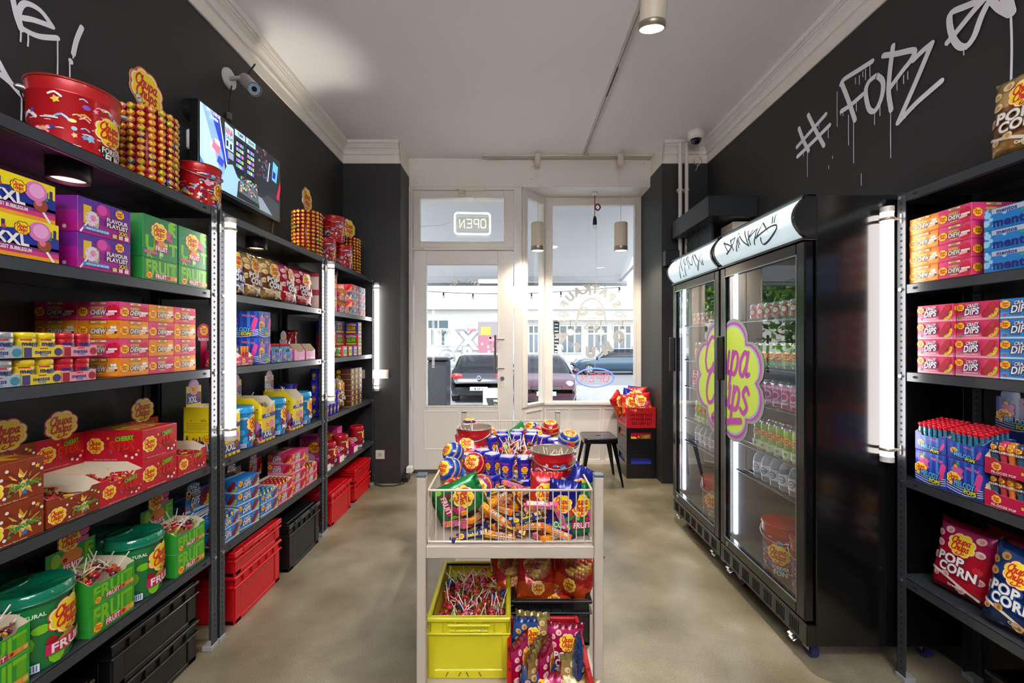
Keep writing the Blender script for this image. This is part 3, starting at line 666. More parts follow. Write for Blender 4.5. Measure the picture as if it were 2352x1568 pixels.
mb = MB(); mb.box(XR, -2.7, 0, XR+.1, YP+.4, CEIL, WALL); wr_ = struct(mb.build('wall_right'))
mb = MB(); mb.box(XL-.1, -2.8, 0, XR+.1, -2.7, CEIL, WALL); struct(mb.build('wall_front'))
mb = MB()
mb.box(XL, YP, 0, -1.06, YD+.12, 3.04, WALL); mb.box(XL, YP, 3.04, -1.06, YD+.12, CEIL, WHITE)
mb.box(1.424, YP, 0, XR, YB+.12, 3.04, WALL); mb.box(1.424, YP, 3.04, XR, YB+.12, CEIL, WHITE)
mb.box(-1.06, YD-.005, 2.94, 1.424, YB+.15, CEIL, WHITE)
for x, z in ((-.98, 2.98), (-.98, 3.2), (.2, 3.02), (.2, 3.15), (1.36, 3.0), (1.36, 3.18)): mb.disc((x, YD-.006, z), .006, mt('b8b0a2', .5), 'y', 8)
struct(mb.build('wall_back'))
def sweep(path, prof, name):
    rows = []
    for i, p in enumerate(path):
        d0 = Vector(path[i])-Vector(path[i-1]) if i > 0 else None; d1 = Vector(path[i+1])-Vector(p) if i < len(path)-1 else None
        n0 = Vector((d0.y, -d0.x)).normalized() if d0 else None; n1 = Vector((d1.y, -d1.x)).normalized() if d1 else None
        if n0 and n1: m = (n0+n1); m = m/(m.length_squared/2)
        else: m = n0 or n1
        rows.append([(p[0]+m.x*o, p[1]+m.y*o, z) for o, z in prof])
    mb = MB(); mb.grid(rows, WHITE, False)
    mb.face(rows[0], WHITE); mb.face(rows[-1], WHITE); return struct(mb.build(name))
PROF = [(0, 3.04), (.010, 3.04), (.010, 3.115), (.016, 3.12), (.026, 3.122), (.026, 3.132), (.018, 3.136), (.022, 3.15), (.03, 3.165), (.045, 3.178), (.048, 3.18), (.048, 3.19), (.058, 3.192), (.058, 3.203), (.07, 3.206), (.075, 3.215), (.075, CEIL)]
sweep([(XL, -2.7), (XL, YP), (-1.06, YP)], PROF, 'trim_1'); sweep([(1.424, YP), (XR, YP), (XR, -2.7)], PROF, 'trim_2')
# graffiti lettering on the two side walls, traced as wall coordinates
def px_wall(X, pts, sc_, ox, oy):
    out = []
    for x, y in pts:
        px, py = ox+x/sc_, oy+y/sc_; Y = abs(X)*980/abs(px-1176); out.append((Y, 1.35+(784-py)*Y/980))
    return out
GR = mt('f0f0f6', .5)
mb = MB(); a = Art(mb, lambda u, v, t: (XR-.001-t, u, v), .0002)
S = 3.409
def g(p, w=.026, m=GR, sm=True): a.stroke(px_wall(XR, p, S, 1780, 0), w, m, 4, sm)
for p in ([(262, 900), (320, 1020), (385, 1140)], [(190, 1005), (225, 1100), (265, 1180)], [(175, 1150), (290, 1020), (400, 895)], [(180, 1225), (300, 1110), (430, 980)],
          [(765, 480), (640, 560), (545, 620), (520, 660)], [(525, 650), (580, 790), (630, 940)], [(525, 870), (600, 820), (690, 740)],
          [(800, 590), (740, 640), (715, 720), (740, 850), (790, 865), (840, 760), (850, 640), (800, 590)],
          [(930, 360), (905, 560), (895, 720), (915, 860)], [(855, 435), (960, 420), (1095, 395), (1070, 470), (1000, 560), (905, 690)],
          [(1090, 470), (1160, 400), (1235, 340)], [(1235, 340), (1110, 640), (970, 960)], [(970, 960), (1100, 820), (1200, 730), (1310, 635)],
          [(1650, -10), (1500, 50), (1390, 100), (1375, 180), (1400, 290), (1450, 360), (1510, 360), (1570, 280), (1620, 140), (1670, 35)],
          [(1640, 0), (1560, 90), (1430, 250), (1360, 330)], [(1690, -20), (1760, 60), (1850, 110)], [(1840, -20), (1870, 100)], [(1800, -20), (1860, 60)]): g(p)
for x, y0, y1 in ((495, 720, 990), (585, 900, 1135), (625, 950, 1275), (790, 880, 975), (833, 830, 905), (917, 860, 1235), (263, 1180, 1385), (755, 500, 600), (672, 590, 660), (642, 610, 655),
                  (700, 560, 600), (722, 540, 625), (970, 630, 705), (1022, 590, 655), (1055, 560, 620), (1035, 900, 925), (1103, 820, 850), (430, 1010, 1080), (357, 960, 1010), (465, 1220, 1240),
                  (435, 1295, 1320), (691, 1360, 1450), (653, 790, 870), (285, 1130, 1150), (237, 1190, 1220), (1500, 380, 430), (1522, 350, 385), (1372, 330, 355), (530, 880, 900), (550, 880, 905)):
    g([(x, y0), (x-1, (y0+y1)/2), (x, y1)], .0045)
g([(1872, 100), (1880, 350), (1875, 630)], .008)
mb.build('graffiti_lettering', wr_)
mb = MB(); a = Art(mb, lambda u, v, t: (XL+.001+t, u, v), .0002); S = 3.266
def g(p, w=.017, m=GR, sm=True): a.stroke(px_wall(XL, p, S, 0, 0), w, m, 4, sm)
for p in ([(92, -10), (120, 120), (155, 220)], [(165, 135), (250, 150), (390, 200)], [(390, 200), (300, 80), (190, 25), (140, 80), (150, 190), (210, 240), (300, 275), (428, 285)],
          [(610, 205), (570, 300), (545, 405)], [(-30, 440), (60, 600), (152, 712)], [(-30, 540), (70, 620), (152, 712)], [(524, 455), (526, 465)]): g(p)
for x, y0, y1 in ((425, 290, 638), (148, 220, 310), (203, 250, 345), (515, 470, 685), (152, 710, 900), (541, 405, 435)): g([(x, y0), (x+1, (y0+y1)/2), (x-2, y1)], .005)
mb.build('graffiti_lettering', wl)
# door wall: frame, transom, door leaf
def pane_frame(mb, x0, z0, x1, z1, X0, Z0, X1, Z1, y0, y1, m):
    """frame X0..X1,Z0..Z1 outside, opening x0..x1,z0..z1"""
    mb.bx(X0, y0, Z0, x0, y1, Z1, m); mb.bx(x1, y0, Z0, X1, y1, Z1, m); mb.bx(x0-.001, y0+.0008, Z0+.001, x1+.001, y1-.0008, z0, m); mb.bx(x0-.001, y0+.0008, z1, x1+.001, y1-.0008, Z1-.001, m)
    b = .012
    for q in ((x0-b, z0-b, x0, z1+b), (x1, z0-b, x1+b, z1+b), (x0, z0-b, x1, z0), (x0, z1, x1, z1+b)): mb.bx(q[0], y0-.006, q[1], q[2], y0+.01, q[3], m, .002)
WF = WHITE
mb = MB(); mb.bx(-1.072, YD-.02, 0, -1.018, YD+.1, 2.94, WF); mb.bx(.02, YD-.02, 0, .10, YD+.1, 2.94, WF); mb.bx(-1.018, YD-.02, 2.905, .02, YD+.1, 2.94, WF)
mb.bx(-1.018, YD-.03, 2.285, .02, YD+.08, 2.315, WF); mb.box(-1.06, YD-.03, 0.0, .1, YD+.1, .03, mt('6a6a6a', .4, .7))
df = struct(mb.build('door_frame'))
mb = MB(); pane_frame(mb, -.947, 2.378, -.085, 2.827, -1.015, 2.318, .018, 2.903, YD-.01, YD+.05, WF)
w3 = struct(mb.build('window_3')); mb = MB(); mb.face([(-.947, YD+.02, 2.378), (-.085, YD+.02, 2.378), (-.085, YD+.02, 2.827), (-.947, YD+.02, 2.827)], GLASS); mb.build('glass', w3)
mb = MB(); D0 = YD-.015; pane_frame(mb, -.88, .69, -.148, 2.14, -1.005, .032, .012, 2.283, D0, YD+.045, WF)
mb.box(-.88, D0+.012, .05, -.148, YD+.04, .69, WF)
for x0, x1 in ((-.905, -.545), (-.48, -.13)):
    for q in ((x0, .235, x0+.014, .64), (x1-.014, .235, x1, .64), (x0+.0143, .235, x1-.0143, .249), (x0+.0143, .626, x1-.0143, .64)): mb.bx(q[0], D0-.004, q[1], q[2], D0+.008, q[3], WF, .002)
    mb.box(x0+.014, D0+.004, .249, x1-.014, D0+.006, .626, WF)
dr = struct(mb.build('door_1'))
mb = MB(); mb.face([(-.88, YD+.01, .69), (-.148, YD+.01, .69), (-.148, YD+.01, 2.14), (-.88, YD+.01, 2.14)], GLASS); dg_ = mb.build('glass', dr)
mb = MB(); a = Art(mb, lambda u, v, t: (u, YD+.004-t, v), .0003); VW = mt('fcfcfc', .6)
def arc_text(a, s, cx, cz, r, h, m, th0, dth, mirror=True, inside=False):
    n = len(s)
    for i, ch in enumerate(s):
        th = th0-dth*i if not mirror else th0+dth*i
        sg = -1 if inside else 1
        a.text(ch, cx+r*sin(-th if mirror else th)*1, cz+sg*r*cos(th), h, m, None, 0, .07, (th if mirror else -th)*sg, mirror); a.n -= 1
for i, ch in enumerate('SPÄTKAUF'):
    th = -.70+.2*i
    a.text(ch, -.49-.21*sin(th), 1.86+.21*cos(th)-.09, .036, VW, None, 0, .07, th, True); a.n = 1
mb.build('window_lettering', dr)
mb = MB(); mb.tube([(-.172, YD-.07, 1.035), (-.172, YD-.07, 1.415)], .0125, mt('8a8680', .3, .9), 12)
for z in (1.075, 1.375): mb.tube([(-.172, YD-.07, z), (-.1, YD-.03, z), (-.08, YD-.02, z)], .007, STEEL, 8)
mb.build('door_handle', dr); mb = MB(); mb.tube([(-.10, YD-.03, .97), (-.10, YD-.012, .97)], .022, STEEL, 16); mb.disc((-.10, YD-.031, .97), .012, mt('8a8a88', .3, .9), 'y'); mb.bx(-.125, YD-.02, .88, -.07, YD-.012, .945, mt('e8e0d0', .4), .002); mb.build('door_lock', dr)
mb = MB()
for z in (1.9, 1.3, .75): mb.tube([(-1.03, YD-.03, z), (-1.03, YD-.03, z+.13)], .008, WHITE, 8)
for x in (-.93, -.2): mb.tube([(x-.03, YD-.03, 2.298), (x+.03, YD-.03, 2.298)], .008, WHITE, 8)
mb.build('hinge', dr)
# bay: angled side window and front window
mb = MB(); pane_frame(mb, .448, .69, 1.353, 2.853, .36, .66, 1.424, 2.94, YB-.02, YB+.05, WF)
mb.bx(.36, YB-.045, .655, 1.424, YB, .685, WF)
mb.box(.36, YB, 0, 1.424, YB+.05, .66, WF)
for x0, x1 in ((.375, .64), (.66, .985), (1.005, 1.41)):
    for q in ((x0, .03, x0+.015, .62), (x1-.015, .03, x1, .62), (x0+.0153, .03, x1-.0153, .05), (x0+.0153, .6, x1-.0153, .62)): mb.bx(q[0], YB-.012, q[1], q[2], YB+.005, q[3], WF, .002)
mb.box(.36, YB-.02, 0, 1.424, YB, .03, WF)
w1 = struct(mb.build('window_1')); mb = MB(); mb.face([(.448, YB+.02, .69), (1.353, YB+.02, .69), (1.353, YB+.02, 2.853), (.448, YB+.02, 2.853)], GLASS); mb.build('glass', w1)
mb = MB(); a = Art(mb, lambda u, v, t: (u, YB+.012-t, v), .0001); VG = mt('aeb0b0', .7)  # white vinyl letters, their backlit shade put into this grey
CX, CZ = .872, 1.595
for i, ch in enumerate('SPÄTKAUF'):
    th = -1.06+.302*i; a.text(ch, CX-.335*sin(th)*-1*-1, CZ+.335*cos(th)*1.02, .088, VG, None, 0, .08, th, True); a.n = 1
for i, ch in enumerate('QHUBA'):
    th = 1.02-.51*i; a.text(ch, CX+.36*sin(th), CZ-.36*cos(th), .105, VG, None, 0, .12, th, True); a.n = 1
K = 4.72/980/3.92*1.0
def q_(pts): return [(CX+(x-695)*K, CZ+(680-y)*K+.0) for x, y in pts]
for p, w in (([(570, 700), (590, 600), (640, 520), (720, 492), (790, 540), (820, 640), (840, 720)], .02), ([(560, 760), (572, 690), (600, 590)], .022), ([(590, 600), (630, 570), (660, 580)], .02), ([(745, 580), (785, 575), (815, 600)], .02),
             ([(585, 625), (620, 635), (655, 622)], .035), ([(740, 625), (780, 635), (815, 622)], .035), ([(640, 755), (680, 720), (700, 730), (730, 718), (760, 745)], .022), ([(640, 757), (700, 775), (760, 748)], .02), ([(800, 760), (790, 800), (770, 815)], .012), ([(590, 790), (600, 810), (620, 812)], .012)):
    a.stroke(q_(p), w, VG, 4)
for x, y in ((678, 673), (720, 672)): a.disc(*q_([(x, y)])[0], .011, VG, .7); a.n = 1
for cx in (445, 955):
    c = q_([(cx, 665)])[0]; L = lobes(.068, 8, 5); pl = [(c[0]+r*cos(t), c[1]+r*sin(t)*.95) for r, t in L]; a.stroke(pl+[pl[0]], .008, VG, 1, False)
    a.script('Chupa', c[0], c[1]+.008, .024, VG, 1, True); a.script('Chups', c[0], c[1]-.035, .024, VG, 1, True)
mb.build('window_lettering', w1)
ax, ay, bx_, by = .10, YD+.02, .36, YB; L_ = math.hypot(bx_-ax, by-ay); ang = math.atan2(by-ay, bx_-ax)
mb = MB(); mb.M = Matrix.Translation((ax, ay, 0)) @ Matrix.Rotation(ang, 4, 'Z')
pane_frame(mb, .07, .69, L_-.05, 2.853, 0, .66, L_+.0, 2.94, -.02, .05, WF); mb.box(0, 0, 0, L_, .05, .66, WF)
for q in ((.05, .03, .065, .62), (L_-.065, .03, L_-.05, .62), (.0653, .03, L_-.0653, .05), (.0653, .6, L_-.0653, .62)): mb.bx(q[0], -.012, q[1], q[2], .005, q[3], WF, .002)
w2 = struct(mb.build('window_2')); M_ = mb.M; mb = MB(); mb.M = M_; mb.face([(.07, .02, .69), (L_-.05, .02, .69), (L_-.05, .02, 2.853), (.07, .02, 2.853)], GLASS); mb.build('glass', w2)
# ------------------------------------------------------------- helper: build in world coordinates under a thing at its base
class TH:
    def __init__(s, name, label, cat, base, group=None): s.b = Vector(base); s.o = thing(name, label, cat, base, 0, group)
    def mb(s): m = MB(); m.M = Matrix.Translation(-s.b); return m
    def add(s, m, name, parent=None, bevel=0): return m.build(name, parent or s.o, bevel)
# ------------------------------------------------------------- racks
LEV = (1.94, 1.575, 1.23, .813, .417)
def rack(label, xf, xb, y0, y1, sg):
    """xf: aisle side, xb: wall side, sg: +1 when the aisle is on +x"""
    T = TH('shelf_rack', label, 'shelving', ((xf+xb)/2, (y0+y1)/2, 0)); hole = mt('050505', .9)
    for X, Y in ((xf, y0), (xf, y1), (xb, y0), (xb, y1)):
        m = T.mb(); ys = 1 if Y == y0 else -1; xs = -sg if X == xf else sg; w, t = .037, .002
        m.box(min(X, X+xs*t), min(Y, Y+ys*w), .0, max(X, X+xs*t), max(Y, Y+ys*w), 1.94, RACK)
        m.box(min(X, X+xs*w), min(Y, Y+ys*t), .0, max(X, X+xs*w), max(Y, Y+ys*t), 1.94, RACK)
        z = .05
        while z < 1.93:
            for xx in (X-xs*.0006, X+xs*(t+.0006)): m.disc((xx, Y+ys*.019, z), .0048, hole, 'x', 8)
            for yy in (Y-ys*.0006, Y+ys*(t+.0006)): m.disc((X+xs*.019, yy, z), .0048, hole, 'y', 8)
            z += .025
        for l in LEV: m.tube([(X-xs*.0, Y+ys*.019, l-.018), (X-xs*.007, Y+ys*.019, l-.018)], .0075, STEEL, 8)
        p = T.add(m, 'post'); f = T.mb(); f.bx(min(X-xs*.004, X+xs*.04), min(Y-ys*.004, Y+ys*.041), 0, max(X-xs*.004, X+xs*.04), max(Y-ys*.004, Y+ys*.041), .022, mt('9a9a9c', .5), .002)
        T.add(f, 'foot', p)
    for l in LEV:
        m = T.mb(); a0, a1 = min(xf, xb)+.003, max(xf, xb)-.003
        m.box(a0, y0+.003, l-.0015, a1, y1-.003, l, RACK)
        xi = xf-sg*.003
        for X in (xi, xb+sg*.003):
            s2 = -1 if X == xi else 1; m.box(min(X, X+s2*sg*.0015), y0+.003, l-.037, max(X, X+s2*sg*.0015), y1-.003, l, RACK)
            m.box(min(X, X+s2*sg*.012), y0+.003, l-.037, max(X, X+s2*sg*.012), y1-.003, l-.0355, RACK)
        for Y in (y0+.004, y1-.0055): m.box(a0, Y, l-.037, a1, Y+.0015, l, RACK)
        for Y in (y0+.075, y1-.075): m.M and m.face([tuple((xi+sg*.0006, Y+.011*cos(k*pi/5)*1.0, l-.018+.0055*sin(k*pi/5))) for k in range(10)], mt('050505', .9))
        T.add(m, 'shelf_board')
    return T
XFL = -1.31
rack('dark grey perforated steel rack holding the green lollipop tubs', XFL, XL+.005, .83, 1.897, 1)
rack('dark grey perforated steel rack under the wall screen', XFL, XL+.005, 1.910, 2.980, 1)
rack('dark grey perforated steel rack closest to the shop door, holding red tubs', XFL, XL+.005, 2.992, 4.040, 1).o['label'] = 'dark grey perforated steel rack beside the shop door pier, red tubs low down'
XFR = 1.552
rack('dark grey perforated steel rack beside the glass-door fridges', XFR, XR-.005, .66, 1.720, -1)
# ------------------------------------------------------------- tube lights
TUBE = mt('fff6f2', .4, 0, 3.3)
def tube_light(x, y, z0, z1, px_, py_, label):
    T = TH('tube_light', label, 'lamp', (x, y, z0)); m = T.mb(); m.tube([(x, y, z0+.02), (x, y, z1-.02)], .0215, TUBE, 20, True, False); T.add(m, 'tube')
    for a, b in ((z0, z0+.022), (z1-.022, z1)): m = T.mb(); m.tube([(x, y, a), (x, y, b)], .0235, mt('d8d2ca', .35), 20); T.add(m, 'end_cap')
    for z in (z0+.05, z1-.05):
        m = T.mb(); st = mt('c8bca8', .3, .7); m.lathe([(.0222, z-.006), (.026, z-.006), (.026, z+.006), (.0222, z+.006)], st, 16, (x, y, 0)); m.tube([(x+(px_-x)*.4, y+(py_-y)*.4, z), (px_, py_, z)], .005, st, 8)
        m.tube([(px_, py_, z-.018), (px_, py_, z+.018)], .004, st, 6); T.add(m, 'clamp')
tube_light(-1.272, 1.928, .905, 1.905, -1.303, 1.905, 'glowing white tube light clamped between the tub rack and screen rack')
tube_light(-1.275, 3.005, .915, 1.912, -1.303, 2.985, 'glowing white tube light clamped between the screen rack and door rack')
tube_light(-1.275, 4.02, .885, 1.902, -1.303, 4.02, 'glowing white tube light on the last rack post, by the door pier')
tube_light(1.508, 1.716, .868, 1.89, 1.55, 1.70, 'glowing white tube light between the fridge side and the rack')
def lampw(o, x, y, z, e, col=(1, .9, .78), ang=70, rot=(0, 0, 0), size=.04, blend=.5):
    l = bpy.data.lights.new('bulb_glow', 'SPOT'); l.energy = e; l.color = col; l.spot_size = R(ang); l.spot_blend = blend; l.shadow_soft_size = size
    q = bpy.data.objects.new('bulb_glow', l); COL.objects.link(q); q.parent = o; q.location = Vector((x, y, z))-o.location; q.rotation_euler = rot
EM = mt('ffeccc', .4, 0, 5)
def puck(x, y, z, label, e=3.5):
    T = TH('puck_spotlight', label, 'lamp', (x, y, z)); m = T.mb(); m.lathe([(0, 0), (.054, 0), (.054, -.062), (.048, -.064), (.046, -.05)], BLK, 28, (x, y, z)); T.add(m, 'housing')
    m = T.mb(); m.lathe([(.046, -.052), (.03, -.050), (0, -.050)], mt('ffcf86', .3, 0, 2), 24, (x, y, z)); m.lathe([(.03, -.0535), (.012, -.055), (0, -.055)], EM, 16, (x, y, z)); T.add(m, 'lens')
    lampw(T.o, x, y, z-.06, e, (1, .72, .42), 110)
puck(-1.455, 1.40, 1.938, 'black puck spotlight under the top shelf above yellow bubblegum boxes')
puck(-1.455, 2.43, 1.938, 'black puck spotlight under the top shelf above blue popcorn bag')
puck(-1.455, 3.42, 1.938, 'black puck spotlight under the top shelf of the door rack')
T = TH('wall_uplight', 'small black uplight on the rack top below the screen', 'lamp', (-1.5, 2.86, 1.941)); m = T.mb(); m.lathe([(0, 0), (.045, 0), (.045, .06), (.04, .06), (.038, .05), (0, .05)], BLK, 20, (-1.5, 2.86, 1.941)); T.add(m, 'housing')
m = T.mb(); m.lathe([(.036, .052), (0, .052)], EM, 16, (-1.5, 2.86, 1.941)); T.add(m, 'lens'); lampw(T.o, -1.5, 2.86, 2.0, 8, (1, .9, .76), 50, (pi, R(3), 0), .03, 1)
# ------------------------------------------------------------- ceiling track, spots, pendants
TR = mt('cfc8be', .45)
T = TH('light_track', 'white ceiling light track running towards the door, T-shaped', 'track', (.72, 1, CEIL)); m = T.mb()
m.bx(.703, -2.3, CEIL-.02, .737, 4.29, CEIL, TR, .002); m.bx(-.303, 4.29, CEIL-.022, 1.42, 4.325, CEIL, TR, .002)
m.box(.716, -2.3, CEIL-.0205, .724, 4.29, CEIL-.0195, mt('8a8680', .5)); m.box(.714, 2.9, CEIL-.021, .726, 3.25, CEIL-.0200, BLK); m.box(-.29, 4.304, CEIL-.0225, 1.41, 4.311, CEIL-.0215, mt('8a8680', .5)); T.add(m, 'rail')
LAMPB = mt('d9cdb8', .4); RING = mt('a89c8c', .35, .6)
def spot(x, y, label, tilt, yaw, e, zc=3.09, ang=75, col=(1, .965, .94)):
    T = TH('ceiling_spot', label, 'lamp', (x, y, zc)); Mx = Matrix.Rotation(yaw, 4, 'Z') @ Matrix.Rotation(tilt, 4, 'X')
    m = MB(); m.M = Mx; m.lathe([(0, .16), (.062, .16), (.066, .155), (.066, -.075)], LAMPB, 32); T.add(m, 'housing')
    m = MB(); m.M = Mx; m.lathe([(.066, -.075), (.067, -.078), (.067, -.105), (.061, -.107), (.061, -.10)], RING, 32); T.add(m, 'rim')
    m = MB(); m.M = Mx; m.lathe([(.061, -.101), (.05, -.107), (0, -.112)], EM, 24); T.add(m, 'lens')
    m = MB(); m.tube([(0, 0, CEIL-zc-.02), (0, 0, .05)], .012, LAMPB, 10); T.add(m, 'stem')
    q = Mx @ Vector((0, 0, -.13)); lampw(T.o, x+q.x, y+q.y, zc+q.z, e, col, ang, Mx.to_euler(), .05, .6)
spot(.72, 2.17, 'large white cylinder spotlight on the ceiling track above the basket cart', R(16), 0, 48, 3.06, 104)
spot(.72, .55, 'white cylinder spotlight on the ceiling track, middle one of the rear run', R(20), R(60), 4, ang=130)
spot(.72, -.7, 'white cylinder spotlight on the ceiling track at the rear of shop', R(15), R(0), 5, ang=130)
spot(.72, -1.7, 'white cylinder spotlight at the very rear end of the ceiling track', R(5), R(90), 6, ang=130)
FILL_BAR = mt('f6f6fc', .4, 0, 16)  # unseen lamp bars, added to brighten the ceiling and door wall
for y, lb in ((-.75, 'added fill lamp bar, unseen behind the camera, first one'), (-1.9, 'added fill lamp bar, unseen at the rear of the shop')):
    T = TH('fill_lamp_bar', lb, 'lamp', (.1, y, 2.7)); m = T.mb(); m.bx(-.75, y-.05, 2.66, .95, y+.05, 2.74, FILL_BAR, .01); T.add(m, 'diffuser'); m = T.mb(); [m.tube([(x, y, 2.74), (x, y, CEIL)], .003, STEEL, 6) for x in (-.6, .8)]; T.add(m, 'suspension')
def pendant(x, y, label):
    T = TH('pendant_lamp', label, 'lamp', (x, y, 2.25)); m = T.mb(); m.tube([(x, y, CEIL-.022), (x, y, 3.11)], .03, LAMPB, 20); T.add(m, 'canopy')
    m = T.mb(); m.tube([(x, y, 3.11), (x, y, 2.53)], .0022, mt('e8e0d4', .5), 6); T.add(m, 'cord')
    m = T.mb(); m.lathe([(0, 2.53), (.062, 2.53), (.065, 2.525), (.065, 2.295)], LAMPB, 32, (x, y, 0)); T.add(m, 'lamp_shade')
    m = T.mb(); m.lathe([(.065, 2.295), (.0655, 2.29), (.0655, 2.255), (.06, 2.25), (.06, 2.257)], RING, 32, (x, y, 0)); T.add(m, 'rim')
    m = T.mb(); m.lathe([(.06, 2.258), (0, 2.258)], EM, 24, (x, y, 0)); T.add(m, 'lens'); lampw(T.o, x, y, 2.24, 17, (1, .88, .7), 150, (0, 0, 0), .05, .8)
pendant(.256, 4.25, 'white cylinder pendant lamp hanging beside the door, before the narrow side window'); pendant(1.084, 4.25, 'white cylinder pendant lamp hanging before the big window')
T = TH('bare_bulb_lamp', 'bare bulb on knotted red cord in black holder, above the window sill', 'lamp', (.885, 4.56, 2.94)); RC = mt('8a1020', .6)
m = T.mb(); m.lathe([(0, 0), (.03, 0), (.03, -.02), (.026, -.026), (0, -.026)], mt('e8e4dc', .4), 20, (.885, 4.56, 2.94)); T.add(m, 'ceiling_cup')
m = T.mb(); m.tube([(.885, 4.56, 2.915), (.885, 4.56, 2.80), (.882, 4.56, 2.69)], .004, RC, 6); m.tube([(.915+.028*cos(t), 4.56+.006*sin(3*t), 2.785+.03*sin(t)) for t in [2*pi*i/20 for i in range(21)]], .008, RC, 8); T.add(m, 'cord')
m = T.mb(); m.lathe([(.006, .09), (.014, .08), (.02, .05), (.024, 0), (0, 0)], BLK, 18, (.885, 4.56, 2.60)); T.add(m, 'socket'); m = T.mb(); m.ball((.885, 4.56, 2.578), .026, glassmat('bulb_glass', (.9, .92, .92), 2.5), 14, 9); T.add(m, 'bulb')
# ------------------------------------------------------------- wall fittings
def socket(x, y, z, face, label, name='wall_socket'):
    T = TH(name, label, 'socket' if name == 'wall_socket' else 'switch', (x, y, z)); m = T.mb(); c = BEIGE; w = .042
    if face == 'y': m.bx(x-w, y-.01, z-w, x+w, y, z+w, c, .003)
    T.add(m, 'plate'); m = T.mb()
    if name == 'wall_socket': m.tube([(x, y-.0105, z), (x, y-.0115, z)], .021, mt('b9b0a0', .5), 20); m.disc((x-.008, y-.012, z), .003, BLK, 'y', 8); m.disc((x+.008, y-.012, z), .003, BLK, 'y', 8); m.disc((x, y-.012, z+.014), .003, BLK, 'y', 6)
    else: m.bx(x-.03, y-.014, z-.03, x+.03, y-.009, z+.03, mt('ddd4c4', .4), .002)
    T.add(m, 'rocker' if name != 'wall_socket' else 'insert')
socket(-1.253, YP, .276, 'y', 'cream double-pin wall socket low on the dark pier beside door')
socket(-1.30, YP, 1.04, 'y', 'cream light switch on the dark pier, behind the last tube light', 'light_switch'); socket(-1.215-.0, YP, 1.04, 'y', 'cream light switch on the dark pier, beside the door corner', 'light_switch')
socket(-1.44, YP, 1.04, 'y', 'cream light switch on dark pier seen through the door rack', 'light_switch')
T = TH('extension_cable', 'black cable on the floor from the pier socket to the door frame', 'cable', (-1.2, 4.0, 0)); m = T.mb()
m.tube([(-1.34, 4.04, .13), (-1.30, 4.03, .08), (-1.28, 4.0, .01), (-1.2, 3.97, .006), (-1.1, 3.98, .006), (-1.03, 4.04, .006), (-1.02, 4.1, .01)], .005, BLK, 6); T.add(m, 'cord')
m = T.mb(); m.bx(-1.05, 4.09, 0, -1.0, 4.2, .045, BLK, .005); T.add(m, 'power_strip')
T = TH('white_adapter', 'white power adapter by the door threshold with thin white wire', 'adapter', (-1.03, 4.25, 0)); m = T.mb(); m.bx(-1.05, 4.22, .045, -.99, 4.3, .105, mt('e8e4dc', .4), .006); T.add(m, 'body')
m = T.mb(); m.tube([(-1.02, 4.27, .1), (-1.04, 4.35, .35), (-1.048, 4.365, .7), (-1.045, 4.37, 1.5), (-1.048, 4.368, 2.2), (-1.04, 4.37, 2.5), (-1.0, 4.372, 2.55)], .0022, mt('e8e4dc', .4), 5); T.add(m, 'wire')
T = TH('door_sensor', 'white door closer bar above the transom window', 'sensor', (-.45, YD-.03, 2.9)); m = T.mb(); m.bx(-.56, YD-.06, 2.895, -.28, YD-.02, 2.925, mt('e6dfd0', .35), .004); T.add(m, 'housing'); m = T.mb(); m.bx(-.545, YD-.065, 2.84, -.49, YD-.02, 2.90, mt('cfc4a8', .3, .6), .003); T.add(m, 'bracket')
# neon signs
YEL = mt('ffe890', .4, 0, .9); WHN = mt('fffbe8', .4, 0, 1.1)
T = TH('neon_open_sign', 'glowing white OPEN sign hanging in the transom window, seen from behind', 'sign', (-.41, 4.37, 2.45)); cx, cz, yy = -.405, 2.555, 4.375
def rr(w, h, r, n=5): return [(sx*(w-r)+r*cos(t), sz*(h-r)+r*sin(t)) for sx, sz, t0 in ((1, 1, 0), (-1, 1, pi/2), (-1, -1, pi), (1, -1, 1.5*pi)) for t in [t0+pi/2*k/n for k in range(n+1)]]
m = T.mb(); p = [(cx+x, yy, cz+z-.02*x) for x, z in rr(.195, .122, .03)]; m.face(p, glassmat('acrylic_plate', (.99, .99, .96), 1)); T.add(m, 'acrylic_plate')
m = T.mb(); p = [(cx+x, yy-.012, cz+z-.02*x) for x, z in rr(.18, .107, .03)]; m.tube(p+[p[0]], .009, WHN, 8); T.add(m, 'neon_border')
NEO = {'O': [[(.1, 0), (0, .2), (0, .8), (.1, 1), (.5, 1), (.6, .8), (.6, .2), (.5, 0), (.1, 0)]], 'P': [[(0, 0), (0, 1), (.5, 1), (.6, .8), (.5, .45), (0, .45)]], 'E': [[(.6, 1), (0, 1), (0, 0), (.6, 0)], [(0, .5), (.5, .5)]], 'N': [[(0, 0), (0, 1), (.6, 0), (.6, 1)]]}
def neon(m, word, cx, y, cz, w, h, r, mat, sl=0., mirror=True):
    st = w/len(word)
    for i, ch in enumerate(word):
        for l in NEO[ch]:
            pts = []
            for x, z in l:
                u = -w/2+st*(i+.12)+x*st*1.2/1.0*.95; u = -u if mirror else u; pts.append((cx+u+(z-.5)*sl*h, y, cz+(z-.5)*h))
            m.tube(pts, r, mat, 6)
m = T.mb(); neon(m, 'OPEN', cx, yy-.012, cz, .29, .085, .0045, YEL); T.add(m, 'neon_letters')
m = T.mb(); wi = mt('e8e8e0', .3)
for s_ in (-1, 1): m.tube([(cx+s_*.165, yy, cz+.115), (cx-.02, yy-.01, 2.86)], .0015, wi, 5)
m.tube([(cx-.19, yy, cz+.03), (-.72, yy, 2.54), (-.93, yy-.0, 2.53), (-1.0, yy, 2.53)], .002, wi, 5); T.add(m, 'hanging_wire')
